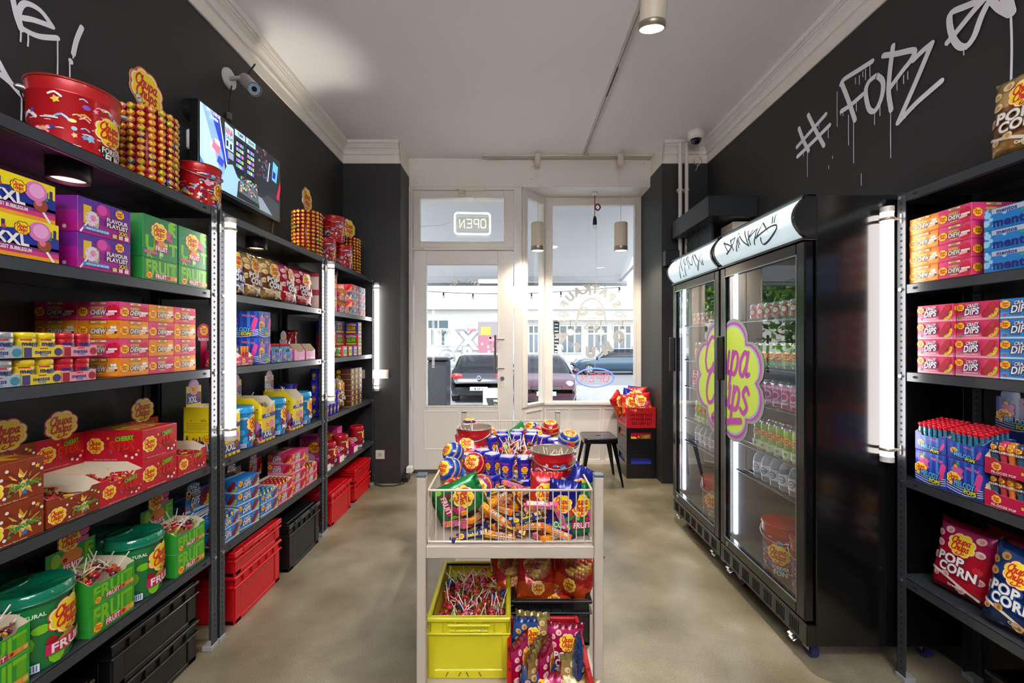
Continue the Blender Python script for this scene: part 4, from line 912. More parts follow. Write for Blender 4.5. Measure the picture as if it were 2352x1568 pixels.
T = TH('neon_open_sign', 'oval neon sign with pink OPEN and blue ring, low in big window', 'sign', (.9, 4.66, .9)); cx, cz, yy = .905, .955, 4.66
PK, BL = mt('ff5070', .4, 0, .3), mt('7088ff', .4, 0, .2)
m = T.mb(); m.tube([(cx+.205*cos(t), yy, cz+.10*sin(t)) for t in [2*pi*i/40 for i in range(41)]], .008, BL, 8, True, False); T.add(m, 'neon_ring'); m = T.mb(); neon(m, 'OPEN', cx, yy-.01, cz, .32, .085, .005, PK, .25); T.add(m, 'neon_letters')
m = T.mb(); m.tube([(cx-.15, yy, cz-.06), (cx-.2, yy, .8), (cx-.24, yy, .69)], .002, wi, 5); m.tube([(cx, yy, cz+.1), (cx+.02, yy+.01, 1.6), (cx+.02, yy+.02, 2.85)], .0012, wi, 5); T.add(m, 'wire')
# pipes, dome camera, cable bundle
for x, lab in ((1.577, 'white heating pipe in the corner, one beside the pier edge'), (1.637, 'white heating pipe in the corner, one closer to the fridge wall')):
    T = TH('heating_pipe', lab, 'pipe', (x, 4.0, 1.2)); m = T.mb(); m.tube([(x, 4.0, 1.2), (x, 4.0, CEIL)], .017, WHITE, 14); T.add(m, 'pipe'); m = T.mb(); m.tube([(x, 4.0, 2.76), (x, 4.0, 2.78)], .024, WHITE, 12); m.bx(x-.028, 3.975, 2.762, x-.02, 4.02, 2.778, WHITE, .001); m.bx(x-.005, 4.01, 2.76, x+.005, YP, 2.78, WHITE, .001); T.add(m, 'clamp')
def sty(*a): return None
T = TH('dome_camera', 'white dome security camera on the ceiling above the heating pipes', 'camera', (1.655, 3.84, CEIL)); m = T.mb(); m.lathe([(0, 0), (.07, 0), (.07, -.03), (.064, -.06), (.052, -.07), (0, -.07)], mt('e4e0da', .35), 28, (1.655, 3.84, CEIL)); T.add(m, 'housing')
m = T.mb(); m.lathe([(.05, -.066), (.044, -.09), (.026, -.108), (0, -.114)], mt('101012', .06, 0, 0, .8), 24, (1.655, 3.84, CEIL)); T.add(m, 'dome'); m = T.mb(); m.tube([(1.69, 3.86, CEIL-.05), (1.72, 3.9, 3.12), (1.735, 3.95, 3.05)]+[(1.72+.035*cos(t), 3.95, 3.02+.04*sin(t)) for t in [2*pi*i/12 for i in range(26)]]+[(1.70, 3.95, 2.93)], .003, mt('e4e0da', .35), 6); T.add(m, 'cable')
# black cabinet box on the wall, above the fridges
T = TH('wall_box', 'flat dark box mounted high on the wall above fridges', 'box', (1.67, 3.6, 2.3)); m = T.mb(); m.bx(1.487, 3.23, 2.30, XR-.001, 3.95, 2.455, mt('23272c', .38), .003); T.add(m, 'hood')
m = T.mb(); m.bx(1.60, 3.42, 1.96, 1.62, 3.90, 2.30, mt('20242a', .4), .002); T.add(m, 'backing')
m = T.mb()
for y in (3.5, 3.62, 3.74): m.tube([(1.53+.01*sin(k*1.9), y, 2.30-.03*k) for k in range(7)], .0022, BLK, 5)
T.add(m, 'hanging_wire')
T = TH('meter_box', 'cream junction box on the wall partly hidden behind fridge tops', 'box', (1.8, 3.4, 2.15)); m = T.mb(); m.bx(1.72, 3.32, 2.06, XR-.001, 3.52, 2.285, BEIGE, .006); T.add(m, 'housing'); m = T.mb(); m.tube([(1.78, 3.32, 2.21), (1.78, 3.305, 2.21)], .035, BEIGE, 18); m.tube([(1.78, 3.306, 2.21), (1.78, 3.30, 2.21)], .012, mt('8a8478', .5), 12); T.add(m, 'dial')
T = TH('wall_monitor', 'small black box on the pier beside the YUMMY fridge header', 'box', (1.49, 4.02, 2.13)); m = T.mb(); m.bx(1.43, 3.97, 2.06, 1.56, YP-.001, 2.2, mt('1c1e22', .4), .004); T.add(m, 'housing')
# bullet camera
T = TH('bullet_camera', 'grey bullet security camera with antenna on wall above the screen', 'camera', (XL, 2.42, 2.84)); m = T.mb(); sv = mt('aeaaa6', .35, .3)
m.tube([(XL, 2.42, 2.84), (XL+.012, 2.42, 2.84)], .055, mt('d8d8d6', .4), 24); T.add(m, 'mount_plate'); m = T.mb(); m.tube([(XL+.01, 2.42, 2.84), (XL+.06, 2.43, 2.85), (XL+.09, 2.44, 2.84)], .012, sv, 10); T.add(m, 'arm')
c0, c1 = Vector((XL+.07, 2.46, 2.86)), Vector((XL+.165, 2.39, 2.765)); m = T.mb(); m.tube([tuple(c0), tuple(c1)], .034, sv, 20); dn = (c1-c0).normalized(); m.tube([tuple(c1), tuple(c1+dn*.012)], .037, sv, 20, True, False); T.add(m, 'housing')
m = T.mb(); m.tube([tuple(c1), tuple(c1+dn*.002)], .03, mt('7f9cb4', .3, 0, .06), 20); m.tube([tuple(c1+dn*.002), tuple(c1+dn*.006)], .014, BLKM, 16); T.add(m, 'lens')
m = T.mb(); m.tube([tuple(c0+Vector((-.01, .02, .02))), (XL+.08, 2.54, 3.0)], .005, BLK, 8); T.add(m, 'antenna'); m = T.mb(); m.tube([(XL+.02, 2.42, 2.8), (XL+.012, 2.41, 2.7), (XL+.012, 2.405, 2.62), (XL+.03, 2.41, 2.56), (XL+.03, 2.42, 2.5)], .004, BLK, 6); m.bx(XL+.005, 2.395, 2.60, XL+.025, 2.42, 2.64, mt('6a6458', .4), .003); T.add(m, 'cable')
T = TH('power_adapter', 'white plug-in power adapter on the wall beside the screen edge', 'adapter', (XL, 2.13, 2.35)); m = T.mb(); m.bx(XL, 2.10, 2.30, XL+.06, 2.17, 2.40, mt('e0dcd6', .35), .008); m.box(XL+.061, 2.12, 2.34, XL+.0615, 2.15, 2.38, BLK); T.add(m, 'body'); m = T.mb(); m.tube([(XL+.05, 2.15, 2.3), (XL+.06, 2.18, 2.26), (XL+.03, 2.25, 2.24)], .003, mt('e0dcd6', .4), 6); T.add(m, 'wire')
T = TH('wall_speaker', 'small round black speaker on the wall above the white adapter', 'speaker', (XL, 2.13, 2.5)); m = T.mb(); m.tube([(XL, 2.13, 2.5), (XL+.05, 2.13, 2.5)], .055, BLK, 20); T.add(m, 'housing'); m = T.mb(); m.tube([(XL+.05, 2.13, 2.5), (XL+.055, 2.13, 2.5)], .03, BLKM, 16); T.add(m, 'cone')
# ------------------------------------------------------------- screen
X0, ya, yb, za, zb = -1.50, 2.04, 2.765, 2.115, 2.515
T = TH('television', 'flat screen on the wall showing a security camera view of shop', 'screen', (-1.55, 2.4, 2.1)); m = T.mb(); m.bx(X0-.045, ya, za, X0, yb, zb, BLKM, .003); m.box(X0-.1, 2.25, 2.2, X0-.045, 2.55, 2.42, BLK); T.add(m, 'bezel')
m = T.mb(); w, h = yb-ya-.02, zb-za-.03
a = Art(m, lambda u, v, t: (X0+.0005+t, ya+.01+u*w, za+.02+v*h), .00005, (0, 1, 0, 1))
def E(c, e=.55): return mt(c, .5, 0, e*.36)
def pl(pts, c, e=.55): a.n += 1; a.poly([(x, y) for x, y in pts], E(c, e))
pl([(0, 0), (1, 0), (1, 1), (0, 1)], '30343c'); pl([(0, 0), (.26, 0), (.02, 1), (0, 1)], 'b4d8f0', .9); pl([(0, .3), (.12, .08), (.09, 0), (.06, 0), (0, .2)], '2a8ae0', .8); pl([(.02, 1), (.26, 0), (.30, 0), (.16, 1)], '8ab0ec', .8)
pl([(.10, 1), (.19, 1), (.30, .45), (.26, .38)], '3048c8', .7); pl([(.19, .98), (.2, .98), (.29, .3), (.28, .3)], 'e8f0f8', .9)
pl([(.18, 0), (.28, .4), (.34, .44), (.40, .3), (.50, .26), (.5, 0)], '9cc4e8', .85); pl([(.5, 0), (.5, .26), (.62, .2), (.72, .2), (.88, 0)], '98a8b8', .6); pl([(.88, 0), (.72, .2), (.8, .3), (.98, .26), (1, 0)], '4a4e54', .5)
pl([(.26, .62), (.35, .62), (.35, .96), (.25, .98)], 'b8e0f4', .9); a.text('NINA', .30, .88, .1, E('d83a5a'), .085, 0, .06); a.text('CHILLING', .305, .79, .05, E('2a3050'), .08); pl([(.27, .66), (.29, .66), (.29, .74), (.27, .74)], '1a1c30'); pl([(.31, .64), (.33, .64), (.33, .72), (.31, .72)], '1a1c30'); pl([(.29, .5), (.35, .5), (.35, .6), (.28, .6)], 'a8b8d0')
for x in (.375, .51):
    pl([(x-.01, .9), (x+.115, .9), (x+.115, 1.0-.01), (x-.01, .99)], 'b8dcec', .9); pl([(x, .34), (x+.10, .34), (x+.10, .86), (x, .86)], '181c30')
    for k in range(5):
        for i in range(4): pl([(x+.006+.023*i, .45+.08*k), (x+.024+.023*i, .45+.08*k), (x+.024+.023*i, .5+.08*k), (x+.006+.023*i, .5+.08*k)], ('5ab8e8', '8a6ae8', 'b8d860', 'e890c8', 'd0e8f8')[(k+i*2) % 5], .8)
a.text('YUMMY', .43, .945, .05, E('202838'), .08); a.text('DRINKS', .565, .945, .05, E('202838'), .08)
q = random.Random(3)
for i in range(26): x, y = q.uniform(.63, .78), q.uniform(.5, .98); pl([(x, y), (x+.022, y), (x+.022, y+.035), (x, y+.035)], q.choice(('a86a4a', '5a5a9a', 'a8a08a', '7a3a4a', '3a6a9a')), .6)
pl([(.79, .52), (.80, .52), (.83, .85), (.82, .85)], 'f0f4ff', 1); pl([(.86, .60), (.93, .58), (.96, .88), (.88, .92)], '6ab8f0', .9); pl([(.87, .64), (.91, .63), (.92, .74), (.88, .76)], '2030a0', .8); pl([(.93, .33), (.97, .3), (1, .55), (.99, .66)], 'c02a4a', .8)
pl([(.38, .0), (.40, .25), (.52, .33), (.66, .12), (.68, .0)], '2a2e34'); pl([(.40, .1), (.42, .27), (.52, .36), (.66, .2), (.66, .06)], '6a7076')
for i in range(60): x, y = q.uniform(.42, .64), q.uniform(.1, .33); c = q.choice(('4a5ae0', 'e8e0f0', '5ac08a', 'e0a8b8', 'c83a4a', 'e8d87a', '2a2a6a')); pl([(x, y), (x+.016, y+.005), (x+.012, y+.03), (x-.004, y+.022)], c, .8)
pl([(.15, .34), (.21, .30), (.23, .40), (.17, .44)], '3a4ad8', .8); pl([(.10, .50), (.17, .44), (.19, .56), (.12, .62)], 'e07a9a', .8); pl([(.13, .58), (.19, .56), (.18, .64), (.13, .64)], 'e8e4e0', .8)
a.text('04 12:58:27', .12, .965, .045, E('f0f4ff', 1), .14); a.text('_Chuba', .12, .90, .045, E('f0f4ff', 1), .09)
T.add(m, 'display'); m = T.mb(); m.tube([(X0-.03, 2.73, 2.115), (X0-.04, 2.74, 2.03), (X0-.03, 2.75, 1.96), (X0-.05, 2.74, 1.945)], .006, mt('6a5030', .5), 6); T.add(m, 'cable')
# ------------------------------------------------------------- fridges
GL_T = mt('6a9ab0', .1, 0, 0, .6); LINER = mt('2e2d2c', .5); LINL = mt('606266', .4)
FX, FT, FZ = 1.20, 1.765, .20
def hx(z): k = (z-1.775)/.175; return FX+.012-.055*sin(pi*min(max(k, 0), 1))**.8
def fridge(y0, y1, label, word, flip):
    T = TH('drinks_fridge', label, 'fridge', (1.52, (y0+y1)/2, 0)); m = T.mb(); t = .035
    xb = 1.84
    m.bx(1.245, y0, .10, xb, y0+t, 1.95, BLKM); m.bx(1.245, y1-t, .10, xb, y1, 1.95, BLKM); m.bx(xb-t, y0+t, .10, xb, y1-t, 1.95, BLKM); m.bx(1.245, y0+t, .10, xb-t, y1-t, .215, BLKM); m.bx(1.245, y0+t, 1.76, xb-t, y1-t, 1.95, BLKM)
    e = .002; m.box(1.25, y0+t, .215, xb-t, y1-t, 1.76, LINER, {'k': LINL}, skip='l') if False else None
    for q, mm in (((1.25, y0+t, .2155, xb-t, y1-t, .218), LINER), ((1.25, y0+t, .216, xb-t, y0+t+e, 1.76), LINL), ((1.25, y1-t-e, .216, xb-t, y1-t, 1.76), LINL), ((xb-t-e, y0+t, .216, xb-t, y1-t, 1.76), LINER)): m.box(*q, mm)
    T.add(m, 'body')
    for z in (.635, .795, 1.03, 1.22, 1.465):
        m = T.mb(); wm = mt('9a9c9e', .3, .7)
        for i in range(13): x = 1.275+.04*i; m.tube([(x, y0+t+.01, z-.004), (x, y1-t-.01, z-.004)], .0018, wm, 5)
        for x in (1.27, 1.52, 1.77): m.tube([(x, y0+t+.01, z-.008), (x, y1-t-.01, z-.008)], .003, wm, 6)
        m.box(1.266, y0+t+.01, z-.008, 1.268, y1-t-.01, z+.004, mt('2e3032', .4)); T.add(m, 'wire_shelf')
    m = T.mb(); m.bx(1.262, y1-t-.016, .26, 1.278, y1-t-.004, 1.73, mt('e6eeff', .4, 0, 4.5)); T.add(m, 'light_strip')
    # header
    m = T.mb(); hz = [1.775+.175*i/10 for i in range(11)]
    for Y in (y0, y1): m.face([(1.245, Y, 1.775)]+[(hx(z)-.004, Y, z) for z in hz]+[(1.245, Y, 1.95)], BLKM)
    m.grid([[(hx(z)-.002, y0, z) for z in hz], [(hx(z)-.002, y0+.022, z) for z in hz]], BLKM); m.grid([[(hx(z)-.002, y1-.022, z) for z in hz], [(hx(z)-.002, y1, z) for z in hz]], BLKM)
    m.bx(1.19, y0, 1.766, 1.245, y1, 1.778, BLKM, .002); m.bx(1.19, y0, 1.944, 1.245, y1, 1.953, BLKM, .002); hb = T.add(m, 'header_box')
    m = T.mb(); LP = mt('d6ecf4', .35, 0, .17, .3); m.grid([[(hx(z), y0+.022+(y1-y0-.044)*k/4, z) for z in hz[0:]] for k in range(5)], LP); T.add(m, 'lit_panel')
    m = T.mb(); a = Art(m, lambda u, v, t_: (hx(v)-.0015-t_, u, v), .0002); INK = mt('26282c', .5)
    for p in word[3]:
        pts = []
        for x, y in p:
            px, py = word[1]+x/word[0], word[2]+y/word[0]; zz = 1.86
            for _ in range(5): Y = hx(zz)*980/(px-1176); zz = 1.35+(784-py)*Y/980
            pts.append((Y, zz))
        a.stroke(pts, .0075, INK, 3)
    T.add(m, 'header_lettering')
    # kick plate
    m = T.mb(); m.bx(1.205, y0, .10, 1.245, y1, .190, BLKM, .003)
    n = 0; Y = y0+.05
    while Y < y1-.05:
        for k in range(5): m.box(1.2035, Y+.013*k, .115, 1.2048, Y+.013*k+.005, .172, mt('030303', .9))
        Y += .095
    T.add(m, 'vent_grille')
    # door
    m = T.mb(); g_ = .004; a0, a1 = y0+g_, y1-g_; fw = .055
    DB = mt('111112', .2, .3, 0, .5)
    m.bx(FX, a0, FZ, 1.238, a0+fw, FT, DB, .005); m.bx(FX, a1-fw, FZ, 1.238, a1, FT, DB, .005); m.bx(FX, a0+fw, FZ, 1.238, a1-fw, FZ+fw, DB, .004); m.bx(FX, a0+fw, FT-fw, 1.238, a1-fw, FT, DB, .004)
    for q in ((a0+fw-.006, FZ+fw-.006, a0+fw, FT-fw+.006), (a1-fw, FZ+fw-.006, a1-fw+.006, FT-fw+.006), (a0+fw, FZ+fw-.006, a1-fw, FZ+fw), (a0+fw, FT-fw, a1-fw, FT-fw+.006)): m.bx(FX-.002, q[0], q[1], FX+.01, q[2], q[3], mt('8a949c', .2, .8), .001)
    d = T.add(m, 'door')
    m = T.mb(); m.face([(FX+.012, a0+fw, FZ+fw), (FX+.012, a1-fw, FZ+fw), (FX+.012, a1-fw, FT-fw), (FX+.012, a0+fw, FT-fw)], DGLASS); T.add(m, 'glass', d)
    m = T.mb(); hy = a1-.03 if flip else a1-.03; m.bx(FX-.035, hy-.014, 1.13, FX, hy+.014, 1.38, BLK, .006); T.add(m, 'handle', d)
    m = T.mb(); m.tube([(FX-.003, a1-.08, FZ+.022), (FX, a1-.08, FZ+.022)], .012, STEEL, 12); m.disc((FX-.004, a1-.08, FZ+.022), .005, BLK, 'x', 8); T.add(m, 'lock', d)
    # flower decal, clipped to this glass
    m = T.mb(); DC = mt('c6dc50', .5, 0, .03); DG = mt('9aa29a', .5); DP = mt('b848a8', .5, 0, .02); DW = mt('a8c0cc', .5)
    a = Art(m, lambda u, v, t_: (FX+.0105-t_, -u, v), .0002, (-(a1-fw), -(a0+fw), 0, 3)); cy, cz = -2.425, 1.14
    rr_ = .40
    for k, mm in ((1.0, DG), (.945, DP), (.90, DW), (.865, DC)): a.star(cy, cz, lobes(rr_*k, 8, 8, .16), mm, 1, .88)
    a.script('Chupa', cy-.0, cz+.03, .122, DP, 4, sy=1., wd=.2); a.script('Chups', cy-.0, cz-.16, .122, DP, 4, sy=1., wd=.2)
    a.stroke([(cy-.08, cz-.20), (cy-.15, cz-.25), (cy-.06, cz-.27), (cy+.05, cz-.235), (cy+.17, cz-.21)], .035, DP, 5)
    pr = [(cy-.0+.022*cos(i*pi/8), cz-.3+.022*sin(i*pi/8)) for i in range(17)]; a.stroke(pr, .005, DP, 1, False); a.text('R', cy, cz-.3, .022, DP)
    T.add(m, 'flower_sticker', d)
    for cxw, cyw in ((1.285, y0+.09), (1.285, y1-.09), (1.77, y0+.09), (1.77, y1-.09)):
        m = T.mb(); m.tube([(cxw-.012, cyw, .034), (cxw+.012, cyw, .034)], .034, mt('28306a', .5), 20); m.tube([(cxw-.014, cyw, .034), (cxw+.014, cyw, .034)], .020, BLK, 16); w_ = T.add(m, 'caster')
        m = T.mb(); m.bx(cxw-.018, cyw-.012, .03, cxw-.015, cyw+.03, .088, STEEL, .001); m.bx(cxw+.015, cyw-.012, .03, cxw+.018, cyw+.03, .088, STEEL, .001); m.bx(cxw-.03, cyw-.03, .088, cxw+.03, cyw+.035, .099, STEEL, .002); T.add(m, 'fork', w_)
        if cxw < 1.4:
            m = T.mb(); m.M = m.M @ Matrix.Translation((cxw-.055, cyw+.02, .07)) @ Matrix.Rotation(R(-30), 4, 'Y'); m.bx(-.022, -.018, -.003, .022, .018, .003, STEEL, .002); m.bx(.01, -.008, -.002, .045, .008, .012, STEEL, .002); m.bx(-.02, -.012, .02, .012, .012, .026, STEEL, .002); T.add(m, 'brake_pedal', w_)
    return T
DRINKS = (7.467, 1640, 470, [[(170, 665), (240, 680), (310, 715)], [(185, 640), (212, 740), (245, 800)], [(310, 715), (275, 780), (225, 850)], [(290, 600), (310, 690), (340, 780)], [(290, 620), (340, 585), (375, 558)], [(375, 558), (345, 650), (310, 715)], [(425, 545), (395, 690), (400, 795)], [(408, 590), (432, 732)], [(436, 490), (441, 500)],
    [(455, 685), (446, 535), (520, 640), (610, 705)], [(610, 700), (562, 570), (545, 445)], [(605, 450), (612, 580), (640, 685)], [(690, 430), (625, 530), (600, 600)], [(765, 410), (690, 480), (615, 570)], [(765, 410), (722, 560), (708, 620), (716, 682)], [(740, 575), (800, 430), (862, 310)], [(862, 310), (885, 350), (912, 402)],
    [(735, 570), (880, 450), (1000, 370), (1095, 352), (1080, 440), (980, 590), (880, 682), (835, 640), (820, 570)], [(1030, 205), (1018, 315)], [(1090, 170), (1068, 230), (1060, 300)]])
YUMMY = (11.2, 1530, 560, [[(260, 450), (345, 620)], [(405, 370), (372, 500), (345, 620)], [(348, 620), (365, 760), (385, 880)], [(390, 490), (420, 645), (450, 420)], [(425, 650), (470, 850)], [(470, 370), (485, 600)], [(470, 400), (520, 555), (565, 310)], [(565, 310), (570, 500), (605, 640)], [(585, 340), (620, 580)], [(585, 400), (655, 540), (690, 480), (710, 265)],
    [(710, 265), (740, 440), (795, 575)], [(750, 270), (790, 350), (865, 460)], [(985, 130), (900, 300), (860, 460), (838, 680)], [(918, 430), (935, 530)], [(950, 380), (972, 545)], [(490, 620), (535, 820)]])
fridge(1.745, 2.462, 'black glass-door drinks fridge with DRINKS written on its lit header', DRINKS, 0)
fridge(2.470, 3.185, 'black glass-door drinks fridge with YUMMY written on its lit header', YUMMY, 1)
# ------------------------------------------------------------- shelf goods
ROW = {1.94: 'rack top', 1.575: 'upper shelf', 1.23: 'eye-level shelf', .813: 'middle shelf', .417: 'lowest shelf'}
RK = {'A': 'tub rack', 'B': 'screen rack', 'C': 'door rack', 'D': 'fridge-side rack'}
def PL(key, maker, Y, z, d, label, cat='box', group=None, xf=-1.322, rz=0): return put(key, maker, (xf-d/2, Y, z+.0006), pi/2+rz, label, cat, group)
def PR(key, maker, Y, z, d, label, cat='box', group=None, xf=1.568, rz=0): return put(key, maker, (xf+d/2, Y, z+.0006), -pi/2+rz, label, cat, group)
def bxm(name, *a, **k): return lambda: closed(*a, **k).build(name)
G_ = 'goods on the %s'
HT = ('bottom', 'second from bottom', 'second from top', 'topmost')
def lev_word(k, n): return 'bottom' if k == 0 else 'topmost' if k == n-1 else ('middle' if n == 3 else ('second from bottom' if k == 1 else 'second from top')) if n <= 4 else 'layer %s' % ('two three four five six seven eight nine'.split()[k-1])
# --- rack A upper shelf
z = 1.575
for k in (0, 1):
    PL('xxl', bxm('bubblegum_box', .235, .20, .11, 'f2dc1a', art_xxl, art_xxl), 1.124-.006*k, z+.1108*k, .20, 'wide yellow and blue bubblegum lollipop box, %s of the pair, tub rack' % lev_word(k, 2), 'box', 'yellow bubblegum boxes', -1.318-.004*k)
    PL('play', bxm('playlist_box', .18, .20, .11, '8a2296', art_play, art_playside), 1.388, z+.1108*k, .20, 'purple lollipop box with pink balloon, %s of the pair beside green boxes' % lev_word(k, 2), 'box', 'purple lollipop boxes')
for i, Y in enumerate((1.607, 1.773)):
    nm = ('beside the purple boxes', 'beside the rack post')[i]
    PL('frt', bxm('fruit_box', .16, .19, .080, '2a8a3c', art_fruit_tray, art_fruit_side), Y, z, .19, 'low green box with large letters, under a taller green box, %s' % nm, 'box', 'green fruit boxes upper shelf')
    PL('fru', bxm('fruit_box', .158, .19, .155, '1f8446', art_fruit_up, art_fruit_side), Y, z+.0808, .19, 'tall green fruit lollipop box with flower badge, %s' % nm, 'box', 'green fruit boxes upper shelf')
# --- rack A eye-level shelf: chew boxes
z = 1.23
chew = {'p': bxm('chew_box', .1135, .145, .0635, 'e8417f', art_chew('pink'), art_chew('pink')), 'o': bxm('chew_box', .1135, .145, .0635, 'f08a1d', art_chew('orange'), art_chew('orange'))}
cn = {'p': 'pink strawberry', 'o': 'orange'}
for c, (Y, seq) in enumerate(((1.496, 'opop'), (1.611, 'popo'), (1.726, 'opop'))):
    for k, s_ in enumerate(seq): PL('chew'+s_, chew[s_], Y, z+.0637*k, .145, '%s chew candy box, %s of the stack %s' % (cn[s_], lev_word(k, 4), ('behind the red gum jars', 'mid-row, between two chew stacks', 'beside the rack post')[c]), 'box', 'chew candy boxes on tub rack')
for k, s_ in enumerate('opop'): PL('chew'+s_, chew[s_], 1.496, z+.0637*k, .145, '%s chew candy box, %s of the rear stack against the wall' % (cn[s_], lev_word(k, 4)), 'box', 'chew candy boxes on tub rack', -1.4675)
def gumcarton(bc, wc, dc):
    def f():
        def fa(a, w, h):
            a.rect(-w/2, 0, -w*.3, h, P(dc)); a.disc(w*.38, h*.5, h*.42, P(dc), n=10); a.text('mentos', -w*.02, h*.55, h*.42, P('1c2470'), w*.42, 0, .07); a.text('PURE', 0, h*.2, h*.22, P('2a70c0'), w*.2); a.rect(-w*.1, h*.82, w*.1, h*.93, P('c01a2a'))
        return tray(.1, .058, .034, bc, fa, .95, None).build('gum_carton')
    return f
JC = (('b8bcc0', 'aab4bc', 'silver', '3a8a9a', 1.1), ('e8cc20', 'e8d028', 'yellow', '4a3a7a', 1.204), ('c8182c', 'e89aa8', 'red', 'a81828', 1.308))
for i, (jc, bc, nm, dc, Y) in enumerate(JC):
    for k in (0, 1):
        zz = z+.0755*k; Yk = Y+.004*k-.003
        PL('gcart'+jc, gumcarton(bc, 'x', dc), Yk, zz, .058, '%s chewing gum carton holding two jars, %s tier%s' % (nm, ('lower', 'upper')[k], ''), 'box', 'chewing gum cartons')
        for j in (-1, 1): PL('gj'+jc, lambda jc=jc: make_gumjar(jc, 'mentos'), Yk+j*.0247, zz+.0016, .049, '%s gum jar, %s tier, %s of its carton%s' % (nm, ('lower', 'upper')[k], 'post-side jar' if j > 0 else 'first jar', ''), 'jar', 'chewing gum jars', -1.3265)
# --- rack A middle shelf: cola and cherry stick boxes
z = .813
stix = bxm('cherry_candy_box', .157, .21, .108, 'c8102a', art_stix, art_stix, lambda a, w, h: (a.text('STIX', 0, -h*.1, h*.4, P('f2d02a'), w*.8), a.text('CHERRY', 0, h*.25, h*.2, P('8fd02a'), w*.6)))
cola = bxm('cola_candy_box', .155, .21, .108, '8e3412', art_cola, art_cola, lambda a, w, h: (a.star(0, 0, [(h*(.45 if i % 2 else .25), pi*i/8) for i in range(16)], P('e8a526')), a.text('Xplosion', 0, 0, h*.2, P('3a9a2a'), w*.8)))
def traycard(nm, base, art, cw, cardart, ck):
    def f():
        o = tray(.156, .21, .108, base, lambda a, w, h: art(a, w, h*1.15), .78, art).build(nm)
        c = MB(); c.cbox(0, .103, .16, .156, .0022, .110, P(base), .0005)
        if cardart: cardart(Art(c, lambda u, v, t: (u, .1018-t, v+.11)), .156, .105)
        flower_card(c, 0, .252, .05, .102, ring='d41f3a' if ck else 'c8203a'); c.build('header_card', o); return o
    return f
tst = traycard('cherry_candy_tray', 'c8102a', art_stix, 0, art_stix, 1); tco = traycard('cola_candy_tray', '8e3412', art_cola, 0, art_cola, 0)
for k in (0, 1): PL('cola', cola, 1.128, z+.1086*k, .21, 'closed brown cola candy box, %s of the pair at the shelf end' % lev_word(k, 2), 'box', 'brown cola candy boxes')
PL('tcola', tco, 1.292, z, .21, 'open brown cola candy tray with round yellow header, beside red trays', 'box')
PL('tstix', tst, 1.448, z, .21, 'open red cherry candy tray with yellow header, beside the brown tray', 'box')
PL('stix', stix, 1.605, z, .21, 'closed red cherry candy box, bottom of two, on middle shelf', 'box'); PL('stix', stix, 1.605, z+.1086, .21, 'closed red cherry candy box, on top of another red box', 'box')
PL('tstix', tst, 1.766, z, .21, 'open red cherry candy tray beside the rack post', 'box')
def candy_stick(c1):
    def f():
        mb = MB(); mb.tube([(-.028, 0, 0), (.028, 0, 0)], .0055, mt(c1, .2, .1, 0, .5), 8); mb.tube([(-.034, 0, 0), (-.028, 0, 0)], [.006, .003], mt('d8404a', .25), 6); mb.tube([(.028, 0, 0), (.034, 0, 0)], [.003, .006], mt('d8404a', .25), 6)
        mb.box(-.012, -.0058, -.003, .012, .0058, .003, P('e8c030')); return mb.build('candy_stick')
    return f
q = random.Random(11)
for Yc, c1, nm in ((1.448, 'b81428', 'red'), (1.766, 'b81428', 'red'), (1.292, '6a1a10', 'brown')):
    for i in range(18):
        put('cs'+c1, candy_stick(c1), (-1.427+q.uniform(-.07, .075), Yc+(-.045+.0105*i*0)+q.uniform(0, .09), z+.060+.006*(i//6)+q.uniform(0, .004)), (q.uniform(-.1, .1), q.uniform(-.15, .15), q.uniform(-.7, .7)), 'small wrapped %s candy stick in the %s tray' % (nm, {1.448: 'middle red', 1.766: 'post-side red', 1.292: 'brown'}[Yc]), 'candy', 'candy sticks in %s tray' % {1.448: 'middle red', 1.766: 'post-side red', 1.292: 'brown'}[Yc])
# --- rack A lowest shelf: green trays and tubs
z = .417
frt = lambda: tray(.160, .14, .092, '2f9e33', art_fruit_tray, .8, art_fruit_side).build('fruit_tray')
def frtop():
    o = tray(.160, .14, .092, '2f9e33', art_fruit_tray, .8, art_fruit_side).build('fruit_tray'); c = MB(); c.cbox(0, .068, .125, .16, .002, .08, P('2f9e33'), .0005)
    a = Art(c, lambda u, v, t: (u, .0668-t, v+.085)); a.text('F', .058, .045, .05, P(GL), None, 0, .06); a.disc(-.05, .05, .016, P('8ac83a'), asp=1.4); a.disc(0, .045, .035, P('e88a3a'), asp=.7); a.disc(-.022, .04, .008, P('8a1a2a'), n=8); a.rect(-.03, .006, .034, .028, P('c8185a')); a.text('FRUIT', .002, .017, .017, P(WH), .058)
    flower_card(c, -.005, .185, .036, .068, ring='e8502a'); c.tube([(.04, .064, .20), (.04, .0655, .20)], .017, P('d8459a'), 14); c.box(.015, .0655, .165, .055, .0665, .18, P('d8459a')); c.build('header_card', o); return o
for nm, Y in (('shelf-end', 1.09), ('middle', 1.414), ('post-side', 1.756)):
    PL('frt2', lambda: closed(.160, .14, .092, '2f9e33', art_fruit_tray, art_fruit_side).build('fruit_tray'), Y, z, .14, 'green fruit lollipop tray, lower of the %s pair' % nm, 'box'); PL('frt3', frtop, Y, z+.0925, .14, 'open green tray full of lollipops, upper of the %s pair' % nm, 'box')
    for i in range(24):
        x = -1.392+q.uniform(-.05, .05); y = Y+q.uniform(-.062, .062); zz = z+.0925+.062+q.uniform(-.012, .02); th = q.uniform(0, 2*pi); el = q.uniform(.2, 1.1)
        lolly(q.choice(('red', 'red', 'orange', 'green', 'dark')), (x, y, zz), (-cos(th)*cos(el), -sin(th)*cos(el), -sin(el)), 'fruit lollipop, white stick up, in the %s green tray' % nm, 'lollipops in the %s green tray' % nm)
